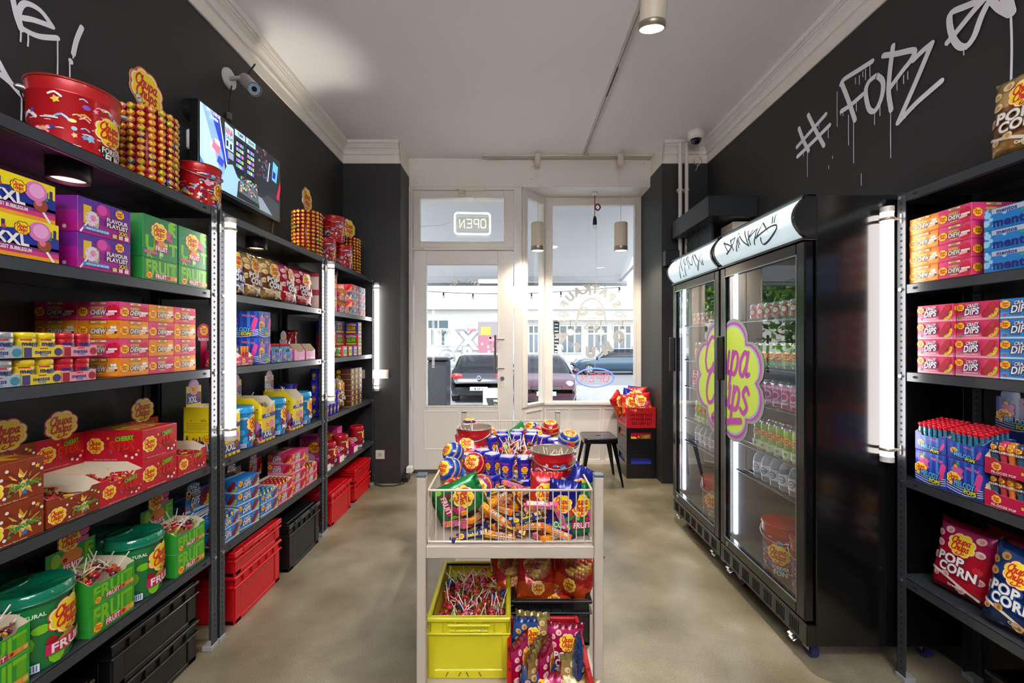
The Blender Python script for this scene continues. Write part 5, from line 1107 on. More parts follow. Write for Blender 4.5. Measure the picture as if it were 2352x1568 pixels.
tub = lambda: make_tub('t', .082, .225, '1c7a3c', 'FRUIT', 'c8185a', '0c7a58', 3)
for nm, X, Y in (('front tub between the shelf-end and middle trays', -1.402, 1.25), ('front tub between the middle and post-side trays', -1.402, 1.585)): put('tubG', tub, (X, Y, z), pi/2+.25, 'clear-lidded green fruit lollipop tub, ' + nm, 'tub')
for nm, Y in (('behind the first tub', 1.24), ('behind the second tub', 1.592)): put('tubG', tub, (-1.52+.0, Y+.0, z), pi/2, 'clear-lidded green fruit lollipop tub against the wall, ' + nm, 'tub')
_proto['tubG'].location
# --- rack B upper shelf popcorn bags
z = 1.575
pop = {k: (lambda k=k: bag_pop(k, 3.3)()) for k in 'pbg'}
for k, Y, X, rz, rx, lb in (('b', 2.09, -1.375, .05, -.10, 'blue cola popcorn bag standing on the screen rack'), ('g', 2.265, -1.385, .1, -.12, 'gold caramel popcorn bag beside the blue bag'), ('g', 2.43, -1.375, -.05, -.12, 'gold caramel popcorn bag between gold and red bags'), ('p', 2.60, -1.365, .1, -.14, 'red strawberry popcorn bag beside the gold bag'), ('p', 2.79, -1.375, -.12, -.06, 'red strawberry popcorn bag beside the rack post')):
    put('pop'+k, pop[k], (X, Y, z+.004), (rx, 0, pi/2+rz), lb, 'bag', 'popcorn bags on screen rack')
# --- rack B eye-level shelf
z = 1.23
fro = lambda: tray(.092, .11, .075, 'c8104a', art_fro, .62, art_fro).build('freeze_pop_tray')
def fpop(c):
    def f():
        mb = MB(); m1 = mt(c, .1, 0, 0, .8); m2 = mt('e08028', .3)
        mb.lathe([(0, 0), (.010, 0), (.011, .03), (.006, .045), (.009, .055), (.0095, .06)], m1, 12); mb.lathe([(.0095, .06), (.0105, .062), (.0105, .09), (0, .091)], m2 if c != '3a5a78' else mt('203a70', .3), 12)
        Art(mb, cyl(.0108), .0004).rect(-.006, .068, .006, .082, P('f2c83a')); return mb.build('freeze_pop')
    return f
def fro_put(side, Y, z, lb, k, X=None):
    (PL if side == 'L' else PR)('fro', fro, Y, z, .11, lb, 'box')
for i, Y in enumerate((2.035, 2.130)):
    PL('fro', fro, Y, z, .11, 'pink tray of freeze pops, %s, screen rack' % ('beside the lit tube', 'beside the blue music boxes')[i], 'box')
    for j in range(8):
        c = ('c83a4a', '3a5a78', 'd8743a', 'c83a6a')[(j+i) % 4]; put('fp'+c, fpop(c), (-1.347-.032*(j//4), Y-.033+.022*(j % 4), z+.006), 0, 'freeze pop with coloured cap in the %s pink tray' % ('tube-side', 'music-box-side')[i], 'candy', 'freeze pops, pink tray %s' % ('a', 'b')[i])
mel = bxm('music_pop_box', .108, .19, .139, '2a44b0', art_melody(False), art_melody(False))
for k in (0, 1): PL('melL', mel, 2.281, z+.1396*k, .19, 'blue whistle-pop box, %s of the pair on the screen rack' % lev_word(k, 2), 'box')
def mtray(w): return lambda: tray(w, .11, .088, '2440a8', art_melody(True), .78, art_melody(True)).build('music_pop_tray')
def mpop():
    mb = MB(); mb.cbox(0, 0, .045, .012, .007, .09, mt('2a9ac8', .2, .3, 0, .4), .003); mb.lathe([(.003, .09), (.008, .098), (.004, .104), (0, .104)], mt('d8142a', .3), 7); mb.lathe([(.007, .088), (.002, .092), (.009, .1)], mt('e02038', .25), 6)
    Art(mb, lambda u, v, t: (u, -.0036-t, v)).disc(0, .07, .004, P('7a4a34'), n=6); return mb.build('whistle_pop')
for i, Y in enumerate((2.40, 2.515)):
    PL('mtL', mtray(.112), Y, z, .11, 'open blue tray of whistle pops, %s' % ('beside the blue boxes', 'beside pink trays')[i], 'box')
    for j in range(14): put('mpop', mpop, (-1.340-.03*(j//7), Y-.045+.015*(j % 7), z+.004), pi/2, 'red-topped whistle pop in the %s blue tray' % ('box-side', 'pink-side')[i], 'candy', 'whistle pops, screen rack %s tray' % ('first', 'second')[i])
art_pkt = lambda a, w, h: (a.logo(-w*.32, h*.3, h*.16, 1), a.rect(-w*.1, h*.2, w*.4, h*.36, P('f0c8e0')), [a.disc(w*(.02+.14*i), h*.28, h*.06, P('b83a8a'), n=6) for i in range(3)])
def ptray(c): return lambda: tray(.128, .13, .105, c, art_pkt, .62, art_pkt, CARD).build('playlist_tray')
for i, (Y, c) in enumerate(((2.66, 'e07ab0'), (2.80, 'b8127a'))): PL('pt'+c, ptray(c), Y, z, .13, '%s near-empty display tray with bare card inside' % ('pale pink', 'magenta')[i], 'box')
def pcard():
    mb = MB(); mb.cbox(0, 0, .09, .095, .002, .09, P('5a3098'), .0005); a = Art(mb, lambda u, v, t: (u, -.001-t, v+.045)); art_play(a, .095, .09); mb.tube([(0, -.0012, .155), (0, .001, .155)], .035, P('b8a0d8'), 20); Art(mb, lambda u, v, t: (u, -.0013-t, v)).logo(0, .15, .022, 1); mb.box(-.004, -.0005, 0, .004, .0005, .05, CARD)
    return mb.build('display_card')
put('pcard', pcard, (-1.50, 2.60, z), pi/2, 'purple display card with round top, above blue trays', 'sign'); put('pcard', pcard, (-1.50, 2.80, z), pi/2, 'purple display card with round top, above pink trays', 'sign')
def redjar():
    mb = MB(); c = mt('a8101c', .12, 0, 0, .7); mb.lathe([(0, 0), (.05, 0), (.052, .01), (.052, .17), (.048, .175)], c, 28); mb.lathe([(.055, .172), (.055, .192), (.04, .198), (0, .198)], c, 28); return mb.build('red_tin')
put('redjar', redjar, (-1.53, 2.93, z), 0, 'round red tin at the rear of the screen rack', 'tin')
def fround():
    mb = MB(); mb.tube([(0, -.0012, .16), (0, .0012, .16)], .045, P('c8104a'), 24); mb.box(-.02, -.001, 0, .02, .001, .12, P('c8104a')); a = Art(mb, lambda u, v, t: (u, -.0013-t, v)); a.logo(0, .172, .026, 2); a.text('FR-OOZE POP', 0, .13, .012, P(WH), .075); return mb.build('display_card')
put('fround', fround, (-1.46, 2.02, z), pi/2, 'round crimson display card above the pink freeze pop tray', 'sign')
# --- rack B middle shelf: yellow bubblegum trays, blue milk tubs, jars
z = .813
def xxs():
    return closed(.125, .18, .120, 'f0d81e', art_xs, art_xxl).build('bubblegum_box')
def xxt():
    o = tray(.125, .18, .115, 'f0d81e', art_xs, .62, art_xback).build('bubblegum_tray')
    c = MB(); c.cbox(0, .089, .16, .095, .002, .095, P('f0d81e'), .0005); a = Art(c, lambda u, v, t: (u, .0878-t, v+.115)); a.rect(-.045, .01, .045, .06, P('1e2f9a')); a.disc(.025, .045, .018, P('9a4a2a')); a.otext('XXL', -.008, .03, .03, P(WH), P('1a1f5a'), .055); a.disc(.0, .085, .032, P('d8a8e0'), asp=1.15, n=18); a.logo(-.004, .075, .02, 2); c.tube([(0, .0885, .205), (0, .0895, .205)], .034, P('d8a8e0'), 18); c.build('header_card', o); return o
for i, Y in enumerate((2.012, 2.318, 2.638)):
    nm = ('beside the lit tube', 'mid-shelf between blue tubs', 'beside the third blue tub')[i]
    PL('xxs', xxs, Y, z, .18, 'yellow bubblegum box, lower of the pair ' + nm, 'box'); PL('xxt', xxt, Y, z+.1206, .18, 'open yellow bubblegum tray, upper of the pair ' + nm, 'box')
    for j in range(7): th = q.uniform(0, 6.28); el = q.uniform(.4, 1.2); lolly(q.choice(('green', 'dark', 'red')), (-1.41+q.uniform(-.06, .06), Y+q.uniform(-.04, .04), z+.12+.07), (-cos(th)*cos(el), -sin(th)*cos(el), -sin(el)), 'bubblegum lollipop in the yellow tray ' + nm, 'lollipops in yellow tray ' + nm)
tubm = lambda: make_tub('m', .062, .208, '1f7fc4', 'MILKY', '1c3a8a', '2a9ad8', 4, '4aa8e0', 'e8c8c0')
for i, Y in enumerate((2.172, 2.482, 2.80)): put('tubM', tubm, (-1.388, Y, z), pi/2+.3, 'blue milky lollipop tub, %s' % ('between first and second yellow stacks', 'between second and third yellow stacks', 'by the rack post')[i], 'tub')
def cj(x, y, zz, rz, lb, grp): put('cubejar', make_cubejar, (x, y, zz+.0004), rz, lb, 'jar', grp)
for i in range(3):
    for j in range(2):
        for k in range(3 if i < 2 else 2): cj(-1.475-.06*j, 2.80+.061*i, z+.0856*k, pi/2, 'dark blue gum jar stacked behind the third blue tub', 'blue gum jars on screen rack')
# --- rack B lowest shelf: crazy candy boxes
z = .417
dipP, dipB = [bxm('popping_candy_box', .150, .15, .062, b, art_dips(k), art_dips(k), art_dips(k)) for b, k in (('e03468', 'pink'), ('2484d4', 'blue'))]
def diptray(b, k):
    return lambda: tray(.150, .15, .062, b, lambda a, w, h: art_dips(k)(a, w, h*1.1), .85, art_dips(k)).build('popping_candy_tray')
def dipcard(b, k):
    def f():
        mb = MB(); mb.cbox(0, 0, .07, .12, .002, .10, P(b), .0005); a = Art(mb, lambda u, v, t: (u, -.0012-t, v+.02)); art_dips(k)(a, .12, .1); mb.tube([(-.02, -.001, .12), (-.02, .001, .12)], .035, P(b), 16); a.n = 12; a.otext('CRAZY', -.02, .115, .02, P(WH), P('2a2470'), .06); a.otext('DIPS', -.02, .088, .028, P(WH), P('2a2470'), .07); return mb.build('display_card')
    return f
for k in (0, 1): PL('dB' if not k else 'dtb', dipB if not k else diptray('2484d4', 'blue'), 2.0, z+.0625*k, .15, 'blue popping candy %s of the pair by the lit tube' % ('closed box, bottom', 'open tray, top')[k], 'box', xf=-1.325)
for k in range(4): PL('dB', dipB, 2.165, z+.0625*k, .15, 'closed blue popping candy box, %s of four on the lowest shelf' % lev_word(k, 4), 'box', xf=-1.33, rz=-.14+.01*k)
for k in (0, 1): PL('dB' if not k else 'dtb', dipB if not k else diptray('2484d4', 'blue'), 2.338, z+.0625*k, .15, 'blue popping candy %s of the pair mid-shelf' % ('closed box, bottom', 'open tray, top')[k], 'box', xf=-1.326, rz=-.06)
for k in (0, 1): PL('dP' if not k else 'dtp', dipP if not k else diptray('e03468', 'pink'), 2.50, z+.0625*k, .15, 'pink popping candy %s of the pair mid-shelf' % ('closed box, bottom', 'open tray, top')[k], 'box', xf=-1.326, rz=-.05)
for k in range(4): PL('dP', dipP, 2.66, z+.0625*k, .15, 'closed pink popping candy box, %s of four on the lowest shelf' % lev_word(k, 4), 'box', xf=-1.33, rz=-.03)
for k in (0, 1): PL('dP' if not k else 'dtp', dipP if not k else diptray('e03468', 'pink'), 2.825, z+.0625*k, .15, 'pink popping candy %s of the pair at the rack post' % ('closed box, bottom', 'open tray, top')[k], 'box', xf=-1.326)
def sachet(k):
    def f():
        mb = MB(); mb.cbox(0, 0, .029, .031, .010, .058, F(('a81838', '1c6ab8')[k]), .003); a = Art(mb, lambda u, v, t: (u, -.005-t, v)); a.disc(0, .044, .008, P('ffe31f')); a.text('DIPS', 0, .03, .010, P(WH), .026); a.disc(0, .014, .009, P('c8152e'))
        return mb.build('candy_sachet')
    return f
for Yt, k, nm in ((2.0, 1, 'tube-side blue'), (2.338, 1, 'mid-shelf blue'), (2.50, 0, 'mid-shelf pink'), (2.825, 0, 'post-side pink')):
    for i in range(4):
        for j in range(5): put('sach%d' % k, sachet(k), (-1.345-.024*j, Yt-.051+.034*i, z+.0645), (-.15, 0, pi/2), 'small foil candy sachet in the %s tray' % nm, 'candy', 'sachets in %s tray' % nm)
for k in range(3): PL('dB', dipB, 2.04, z+.0625*k, .15, 'closed blue popping candy box, %s of the dark stack against the wall' % lev_word(k, 3), 'box', xf=-1.478) if k < 3 else None
put('dcb', dipcard('2484d4', 'blue'), (-1.475, 2.0, z+.1255), pi/2-.2, 'blue display card leaning above the tube-side blue trays', 'sign'); put('dcb', dipcard('2484d4', 'blue'), (-1.50, 2.30, z+.13), pi/2, 'blue display card behind the tall blue stack', 'sign'); put('dcp', dipcard('e03468', 'pink'), (-1.505, 2.50, z+.1255), pi/2, 'pink display card behind the pink trays', 'sign')
rawb = lambda: closed(.12, .17, .20, 'd8459a', art_raw, art_raw).build('magenta_candy_box')
put('raw', rawb, (-1.50, 2.905, z+.0006), pi/2, 'tall magenta candy box at the far rear of the screen rack', 'box')
# --- rack C
z = 1.575
whb = lambda: closed(.13, .16, .135, 'c8485a', lambda a, w, h: (a.rect(-w*.45, h*.1, w*.0, h*.8, P('f2d8cc')), a.logo(w*.2, h*.4, w*.16), a.rect(0, h*.65, w*.4, h*.8, P('8ac83a')))).build('pale_candy_box')
for k in (0, 1): PL('whb', whb, 3.16, z+.136*k, .16, 'pale red candy box, %s of the pair on the door rack' % lev_word(k, 2), 'box')
for k in (0, 1):
    for i, Y in enumerate((3.32, 3.42)):
        PL('fro', fro, Y, z+.092*k*1.02, .11, 'pink tray of freeze pops on the door rack, %s tier, %s' % (('lower', 'upper')[k], ('by the pale boxes', 'by the striped stacks')[i]), 'box')
        for j in range(4): put('fpd874', fpop('d8743a'), (-1.35, Y-.033+.022*j, z+.006+.094*k), 0, 'freeze pop in a pink tray, door rack, %s tier %s tray' % (('lower', 'upper')[k], ('first', 'second')[i]), 'candy', 'freeze pops door rack %d%d' % (k, i))
for c, Y in ((0, 3.60), (1, 3.765)):
    for k in range(4):
        s_ = (k+c) % 2; PL('dP' if s_ else 'dB', dipP if s_ else dipB, Y, z+.0625*k, .15, '%s popping candy box, %s of the %s stack, door rack' % (('blue', 'pink')[s_], lev_word(k, 4), ('inner', 'last')[c]), 'box')
z = 1.23
put('tubF', lambda: make_tub('f', .04, .25, '3a9a4a', 'FRUIT', 'c8185a', '1a9a6a', 6, 'e8d03a'), (-1.37, 3.19, z), pi/2+.3, 'slim green and yellow tube of fruit lollipops, door rack', 'tub')
cots = [('2a2f8a', 'd8243a', 'blue'), ('c01830', '2a8a3a', 'red')]
for k, (b, c, nm) in enumerate(cots[::-1]): PL('cot'+nm, lambda b=b, c=c: closed(.20, .15, .10, b, art_cot(c)).build('bubblegum_carton'), 3.52, z+.085+.1006*k, .15, 'wide %s bubblegum carton stacked on the door rack' % nm, 'box', xf=-1.42); PL('cos'+nm, lambda b=b, c=c: closed(.085, .12, .10, b, art_cot(c)).build('bubblegum_carton'), 3.705, z+.085+.1006*k, .12, 'narrow %s bubblegum carton stacked at the door rack end' % nm, 'box')
for i, (b, c, nm, Y) in enumerate((('c83a4a', '8ac8a8', 'red', 3.38), ('a81a2a', 'e8d03a', 'dark red', 3.49), ('2440c0', 'd83a9a', 'blue', 3.60), ('8a1420', 'e8c02a', 'maroon', 3.705))): PL('cs_'+nm, lambda b=b, c=c: closed(.09, .11, .084, b, art_cot(c)).build('bubblegum_carton'), Y, z, .11, 'small %s bubblegum carton, bottom row, door rack eye-level shelf' % nm, 'box')
PL('cotlow', lambda: closed(.20, .045, .0845, '2a2f8a', art_cot('d8243a')).build('bubblegum_carton'), 3.52, z, .045, 'blue bubblegum carton lying behind the small cartons', 'box', xf=-1.45)
PL('cotlow2', lambda: closed(.20, .045, .0845, 'c01830', art_cot('2a8a3a')).build('bubblegum_carton'), 3.52, z, .045, 'red bubblegum carton lying against the wall, door rack', 'box', xf=-1.515)
z = .813
for i in range(4):
    for j in range(2):
        for k in range((4, 4, 3, 2)[i] if j == 0 else 4): cj(-1.352-.062*j, 3.07+.0625*i, z+.0856*k, pi/2, 'dark blue gum jar in the tall stack on the door rack', 'blue gum jars on door rack')
put('pop2g', lambda: bag_pop('g', 8.1, .16, .24, .06)(), (-1.37, 3.385, z+.012), (-.06, .18, pi/2+.1), 'gold caramel bag leaning on the brown cartons, door rack', 'bag')
chb = lambda: closed(.085, .2, .044, '4a2012', art_choc, art_choc).build('chocolate_carton'); cbb = lambda: closed(.08, .2, .044, '1e1a5a', art_choc, art_choc).build('chocolate_carton')
for k in range(7):
    PL('chb', chb, 3.63, z+.0444*k, .2, 'brown chocolate carton, %s of the door rack stack' % lev_word(k, 7), 'box'); PL('cbb', cbb, 3.72, z+.0444*k, .2, 'navy chocolate carton, %s of the last door rack stack' % lev_word(k, 7), 'box')
    if k > 2: PL('chb', chb, 3.54, z+.0444*k, .2, 'brown chocolate carton, %s of the inner stack behind gold bag' % lev_word(k, 7), 'box')
for k in range(3): PL('chb', chb, 3.54, z+.0444*k, .2, 'brown chocolate carton, %s of the inner stack behind gold bag' % lev_word(k, 7), 'box')
z = .417
redt = lambda: make_tub('r', .058, .185, 'a01420', 'COLA', '1a2a6a', 'c01424', 9, '7a1018', '8a2a1a')
raw2 = lambda: closed(.10, .16, .225, 'd8459a', art_raw, art_raw).build('magenta_candy_box')
def wedge():
    mb = MB(); m1 = P('b8126a'); a_ = CREAM; w, d, h = .085, .07, .10
    mb.face([(-w/2, -d/2, .02), (w/2, -d/2, .02), (w/2, d/2, .1), (-w/2, d/2, .1)], m1); mb.box(-w/2, -d/2, 0, w/2, -d/2+.0015, .045, a_); mb.box(-w/2, d/2-.0015, 0, w/2, d/2, h, m1)
    for s_ in (-1, 1): mb.face([(s_*w/2, -d/2, 0), (s_*w/2, d/2, 0), (s_*w/2, d/2, h), (s_*w/2, -d/2, .045)], m1)
    return mb.build('lollipop_scoop_tray')
for i, (Yt, Yw) in enumerate(((3.18, 3.075), (3.44, 3.33), (3.80, 3.62))):
    nm = ('first', 'second', 'third')[i]
    put('redt', redt, (-1.385, Yt+.02*(i == 0), z), pi/2+.35, 'red cola lollipop tub on the door rack, %s from the screen rack' % nm, 'tub')
    if i < 2 or True: put('wedge', wedge, (-1.36, (3.075, 3.325, 3.62)[i], z+.0006), pi/2, 'magenta scoop tray with lollipops, %s on the door rack' % nm, 'box')
    for j in range(4): lolly('pink', (-1.35-.012*j, (3.075, 3.325, 3.62)[i]-.025+.017*j, z+.075+.01*j), (-.3, -.9, -.2+.1*j), 'pink lollipop in the %s magenta scoop tray' % nm, 'lollipops in %s scoop tray' % nm)
    if i < 2: put('raw2', raw2, (-1.51, (3.24, 3.54)[i], z+.0006), pi/2, 'tall magenta candy box behind the %s red tub' % nm, 'box')
# ------------------------------------------------------------- rack tops
z = 1.94
def wheel_stand(loc, label, rot=0):
    T = TH('lollipop_wheel_stand', label, 'display stand', loc); c = mt('c01a24', .35); x, y, zz = loc
    m = T.mb(); m.lathe([(0, 0), (.082, 0), (.082, .006), (.074, .01), (.074, .315), (.08, .318), (.08, .324), (0, .324)], c, 28, loc); T.add(m, 'drum')
    m = MB(); m.box(-.012, -.001, .32, .012, .001, .36, P('e8502a')); flower_card(m, 0, .415, .082, 0, ring='d8302a', n=4); a = Art(m, lambda u, v, t: (u, -.0016-t, v)); a.n = 8; a.disc(-.045, .365, .018, P('3a8a3a')); a.disc(-.045, .365, .015, P('d8d8d0')); a.rect(-.055, .363, -.035, .367, P('b03030'), rot=.6)
    o = T.add(m, 'topper_sign'); o.rotation_euler = (0, 0, pi/2+rot); return T
WP = ((-1.47, 1.718), (-1.455, 3.03), (-1.455, 3.80))
wheel_stand((*WP[0], z), 'tall lollipop stand with yellow flower topper between the red buckets', .1); wheel_stand((*WP[1], z), 'tall lollipop stand with yellow topper beside the wall screen end', .1); wheel_stand((*WP[2], z), 'tall lollipop stand with yellow topper closest to door pier', -.3)
NC, NR = 18, 12
def wheel_pts(cx, cy):
    for i in range(NC):
        th = 2*pi*i/NC
        for k in range(NR): yield th, k, (cx+.092*cos(th), cy+.092*sin(th), z+.022+.0262*k)
for th, k, p in wheel_pts(*WP[0]):
    # the candies on the aisle and camera side
    d = Vector((cos(th), sin(th), 0)); v = Vector((-p[0], -p[1], 0)).normalized()
    if d.dot(v) > -.12: lolly(q.choice(('red', 'orange', 'orange', 'red', 'red', 'pink', 'orange', 'red', 'orange', 'green', 'blue', 'dark')), p, (cos(th), sin(th), .12), 'wrapped candy ball stuck into the stand between red buckets', 'lollipops on the stand between buckets', False, 0, .0135)
for w in (1, 2):
    for th, k, p in wheel_pts(*WP[w]):
        d = Vector((cos(th), sin(th), 0)); v = Vector((-p[0], -p[1], 0)).normalized()
        if d.dot(v) > -.15: SMALL.append((q.choice(('red', 'orange', 'orange', 'green', 'dark', 'red', 'pink', 'orange')), p, (cos(th), sin(th), .12), False))
o = make_bucket('b', .115, .245, .40, 1, .40, back=-1); o.location = (-1.475, 1.44, z); o.rotation_euler = (0, 0, pi/2-.7); tag(o, 'largest red cartoon bucket with wire handle, on the tub rack top', 'bucket')
_proto['bk'] = o2 = make_bucket('s', .084, .2, .35, 2, .35); o2.location = (-1.425, 1.945, z); o2.rotation_euler = (0, 0, pi/2-.45); tag(o2, 'small red bucket standing under the screen corner on rack top', 'bucket')
for lb, x, y, zz in (('small red bucket, lower one touching the lollipop stand', -1.45, 3.30, z), ('small red bucket, lower one closest to the door pier', -1.41, 3.54, z), ('small red bucket stacked on two others', -1.43, 3.42, z+.2006)): put('bk', None, (x, y, zz), pi/2-.45, lb, 'bucket')
# ------------------------------------------------------------- rack D (beside fridges)
z = 1.94
put('popcg', lambda: bag_pop('g', 5.7, .21, .275, .08)(), (1.63, 1.345, z+.005), (-.10, 0, -pi/2+.08), 'gold caramel popcorn bag on the fridge-side rack top', 'bag')
z = 1.575
chR = {'p': bxm('chew_box', .1125, .145, .0625, 'e8417f', art_chew('pink'), art_chew('pink')), 'o': bxm('chew_box', .1125, .145, .0625, 'f08a1d', art_chew('orange'), art_chew('orange'))}
for k in range(4):
    PR('chRo', chR['o'], 1.627, z+.0627*k, .145, 'orange chew candy box, %s of stack, fridge-side rack' % lev_word(k, 4), rz=.03*(k % 2)); PR('chRp', chR['p'], 1.512, z+.0627*k, .145, 'pink chew candy box, %s of stack, fridge-side rack' % lev_word(k, 4))
    PR('chRp', chR['p'], 1.512, z+.0627*k, .145, 'pink chew candy box, %s of the rear stack, fridge-side rack' % lev_word(k, 4), xf=1.7145) if k > 1 else None
for k in (0, 1): PR('chRp', chR['p'], 1.512, z+.0627*k, .145, 'pink chew candy box, %s of the rear stack, fridge-side rack' % lev_word(k, 4), xf=1.7145)
for k in range(3): PR('mint', bxm('mint_box', .30, .14, .0685, '1a80cc', art_mint, art_mint), 1.268, z+.0688*k, .14, 'long light blue mint roll box, %s of three' % lev_word(k, 3))
z = 1.23
dR = {s_: bxm('popping_candy_box', w, .15, .0635, b, art_dips(k), art_dips(k), art_dips(k)) for s_, w, b, k in (('a', .133, 'e03468', 'pink'), ('b', .145, '2484d4', 'blue'))}
for k in range(4):
    PR('dRa', dR['a'], 1.583, z+.0638*k, .15, 'pink popping candy box, %s of stack touching the rack post side' % lev_word(k, 4))
    PR('dRa', dR['a'], 1.446-.004*(k < 2), z+.0638*k, .15, 'pink popping candy box, %s of stack beside the blue ones' % lev_word(k, 4), xf=1.568 if k < 2 else 1.576)
    PR('dRb', dR['b'], 1.298, z+.0638*k, .15, 'light blue popping candy box, %s of stack' % lev_word(k, 4))
z = .813
melR = bxm('music_pop_box', .118, .15, .120, '2440b0', art_melody(False), art_melody(False))
for i, Y in enumerate((1.60, 1.478)):
    nm = ('fridge-side', 'middle')[i]
    PR('melR', melR, Y, z, .15, 'closed blue whistle-pop box under the %s tray' % nm); PR('mtR', mtray(.118), Y, z+.1206, .11, 'open blue tray packed with whistle pops, %s one' % nm)
    for j in range(36): put('mpop', mpop, (1.577+.0165*(j//6), Y-.047+.0188*(j % 6), z+.1226+.004*(j//6)), -pi/2, 'red-topped whistle pop in the %s tray, fridge-side rack' % nm, 'candy', 'whistle pops fridge-side rack %s' % nm)
for i, Y in enumerate((1.49, 1.33)):
    def mc():
        mb = MB(); mb.cbox(0, 0, .16, .13, .002, .12, P('1f2f86'), .0005); art_melody(False)(Art(mb, lambda u, v, t: (u, -.0012-t, v+.10)), .13, .12); mb.tube([(-.02, -.001, .225), (-.02, .001, .225)], .03, P('5a7ac0'), 16); mb.box(-.05, -.001, 0, .05, .001, .12, P('1f2f86')); return mb.build('display_card')
    put('mcard', mc, (1.765, Y, z+.12), -pi/2, 'blue music display card at the rear of fridge-side rack, %s' % ('above the middle tray', 'above the freeze pops')[i], 'sign')
PR('rearbox', bxm('music_pop_box', .26, .07, .118, '1f2f86', art_melody(False), art_melody(False)), 1.42, z, .07, 'wide dark blue box at the rear of the fridge-side rack', xf=1.745)
def fpopR(c):
    mb = MB(); m1 = mt(c, .1, 0, 0, .8); cap = {'3a5a78': '2a3a50', 'c83a4a': 'c83a5a', 'd8743a': 'd88a2a'}[c]
    mb.lathe([(0, 0), (.0105, 0), (.0112, .03), (.008, .045), (.0098, .055), (.0098, .062)], m1, 14); mb.lathe([(.0098, .062), (.0112, .064), (.0112, .1), (.009, .102), (0, .102)], mt(cap, .3), 14); a = Art(mb, cyl(.0114), .0004); a.logo(0, .086, .009, 1); a.text('OOZE', 0, .072, .006, P(WH), .018); return mb.build('freeze_pop')
froR = lambda: tray(.17, .13, .088, 'c8104a', art_fro, .60, art_fro).build('freeze_pop_tray')
for k in (0, 1):
    PR('froR', froR, 1.325, z+.106*k, .13, 'crimson freeze pop tray on the fridge-side rack, %s' % ('lower', 'upper')[k], xf=1.562)
    for j in range(14):
        c = ('3a5a78', 'c83a4a', 'd8743a')[j % 3]; put('fpR'+c, lambda c=c: fpopR(c), (1.583+.034*(j//7), 1.325+.069-.023*(j % 7), z+.003+.106*k), -pi/2, 'freeze pop with yellow badge in the %s crimson tray' % ('lower', 'upper')[k], 'candy', 'freeze pops in %s crimson tray' % ('lower', 'upper')[k])
z = .813
fc = lambda: None
def frocard():
    mb = MB(); mb.cbox(0, 0, .14, .15, .002, .12, P('c8104a'), .0005); a = Art(mb, lambda u, v, t: (u, -.0012-t, v+.08)); a.disc(-.05, .06, .02, P('e86a9a')); a.logo(.01, .08, .034, 3, white=True); a.text('FR-OOZE POP', 0, .03, .016, P(WH), .12); mb.box(-.04, -.001, 0, .04, .001, .1, P('c8104a')); return mb.build('display_card')
put('frocard', frocard, (1.70, 1.30, z+.12), -pi/2, 'crimson display card behind the freeze pop trays', 'sign')
z = .417
put('popR1', lambda: bag_pop('p', 2.2, .19, .26, .07)(), (1.625, 1.55, z+.012), (-.22, .0, -pi/2+.12), 'bright red strawberry popcorn bag, front one on fridge-side rack', 'bag')
put('popR2', lambda: bag_pop('b', 6.2, .19, .265, .08)(), (1.59, 1.345, z+.012), (-.22, .0, -pi/2+.05), 'blue cola popcorn bag on the fridge-side rack', 'bag')
for i, (x, y, rz) in enumerate(((1.70, 1.44, .1), (1.76, 1.40, -.1), (1.72, 1.22, .05))): put('popR1', None, (x, y, z+.02+.0*i), (-.1, 0, -pi/2+rz), 'dark red popcorn bag %s the front bags, fridge-side rack' % ('right behind', 'at the wall behind', 'in shade behind')[i], 'bag')
# ------------------------------------------------------------- stackable crates
def crate(w, d, h, col, lid=False, rough=.35, ribs=True, open_in=None, stuff_=True):
    """euro container: tapered body, rim, corner ribs, recessed panels"""
    mb = MB(); m = mt(col, rough, 0, 0, .1); t = .006; r = .012
    x, y = w/2-r, d/2-r; zr = h-.05 if h > .14 else h-.03
    mb.bx(-x, -y, 0, x, y, .006, m, .002)
    for s_ in (-1, 1):
        mb.bx(s_*x, -y, 0, s_*(x-t), y, h, m, .002); mb.bx(-x, s_*y, 0, x, s_*(y-t), h, m, .002)
        for e in (-1, 1):
            mb.bx(s_*x, e*(y+.004), 0, s_*(x-.045), e*(y-.0), zr, m, .003); mb.bx(s_*(x+.004), e*y, 0, s_*x, e*(y-.045), zr, m, .003)
        mb.bx(s_*(w/2), -d/2+.001, h-.014, s_*(x-t), d/2-.001, h, m, .003); mb.bx(-w/2+.001, s_*d/2, h-.0138, w/2-.001, s_*(y-t), h-.0008, m, .003)
        mb.bx(s_*(w/2), -d/2+.001, zr-.004, s_*(x-.001), d/2-.001, zr+.004, m, .002); mb.bx(-w/2+.001, s_*d/2, zr-.0034, w/2-.001, s_*(y-.001), zr+.0034, m, .002)
        mb.bx(-x, s_*(y+.004), 0, x, s_*y, .02, m, .002); mb.bx(s_*(x+.004), -y, 0, s_*x, y, .02, m, .002)
        for k in range(5):
            X = -x+.06+(2*x-.12)*k/4; mb.bx(X-.002, s_*(y+.009), zr, X+.002, s_*y, h-.014, m, .001)
    o = mb.build('storage_crate')
    if lid:
        l = MB(); l.bx(-w/2, -d/2, h+.0005, w/2, d/2, h+.012, m, .004); l.bx(-w/2+.03, -d/2+.03, h+.010, w/2-.03, d/2-.03, h+.016, m, .003)
        for X in (-w*.25, w*.25): l.bx(X-.04, -d/2-.003, h-.004, X+.04, -d/2+.012, h+.016, m, .002)
        l.build('lid', o)
    return o
def pc(key, w, d, h, col, lid, x, y, z, lb, rz=pi/2): return put(key, lambda: crate(w, d, h, col, lid), (x, y, z+.0006), rz, lb, 'crate')
RC_, BC_ = 'cc0c18', '101012'
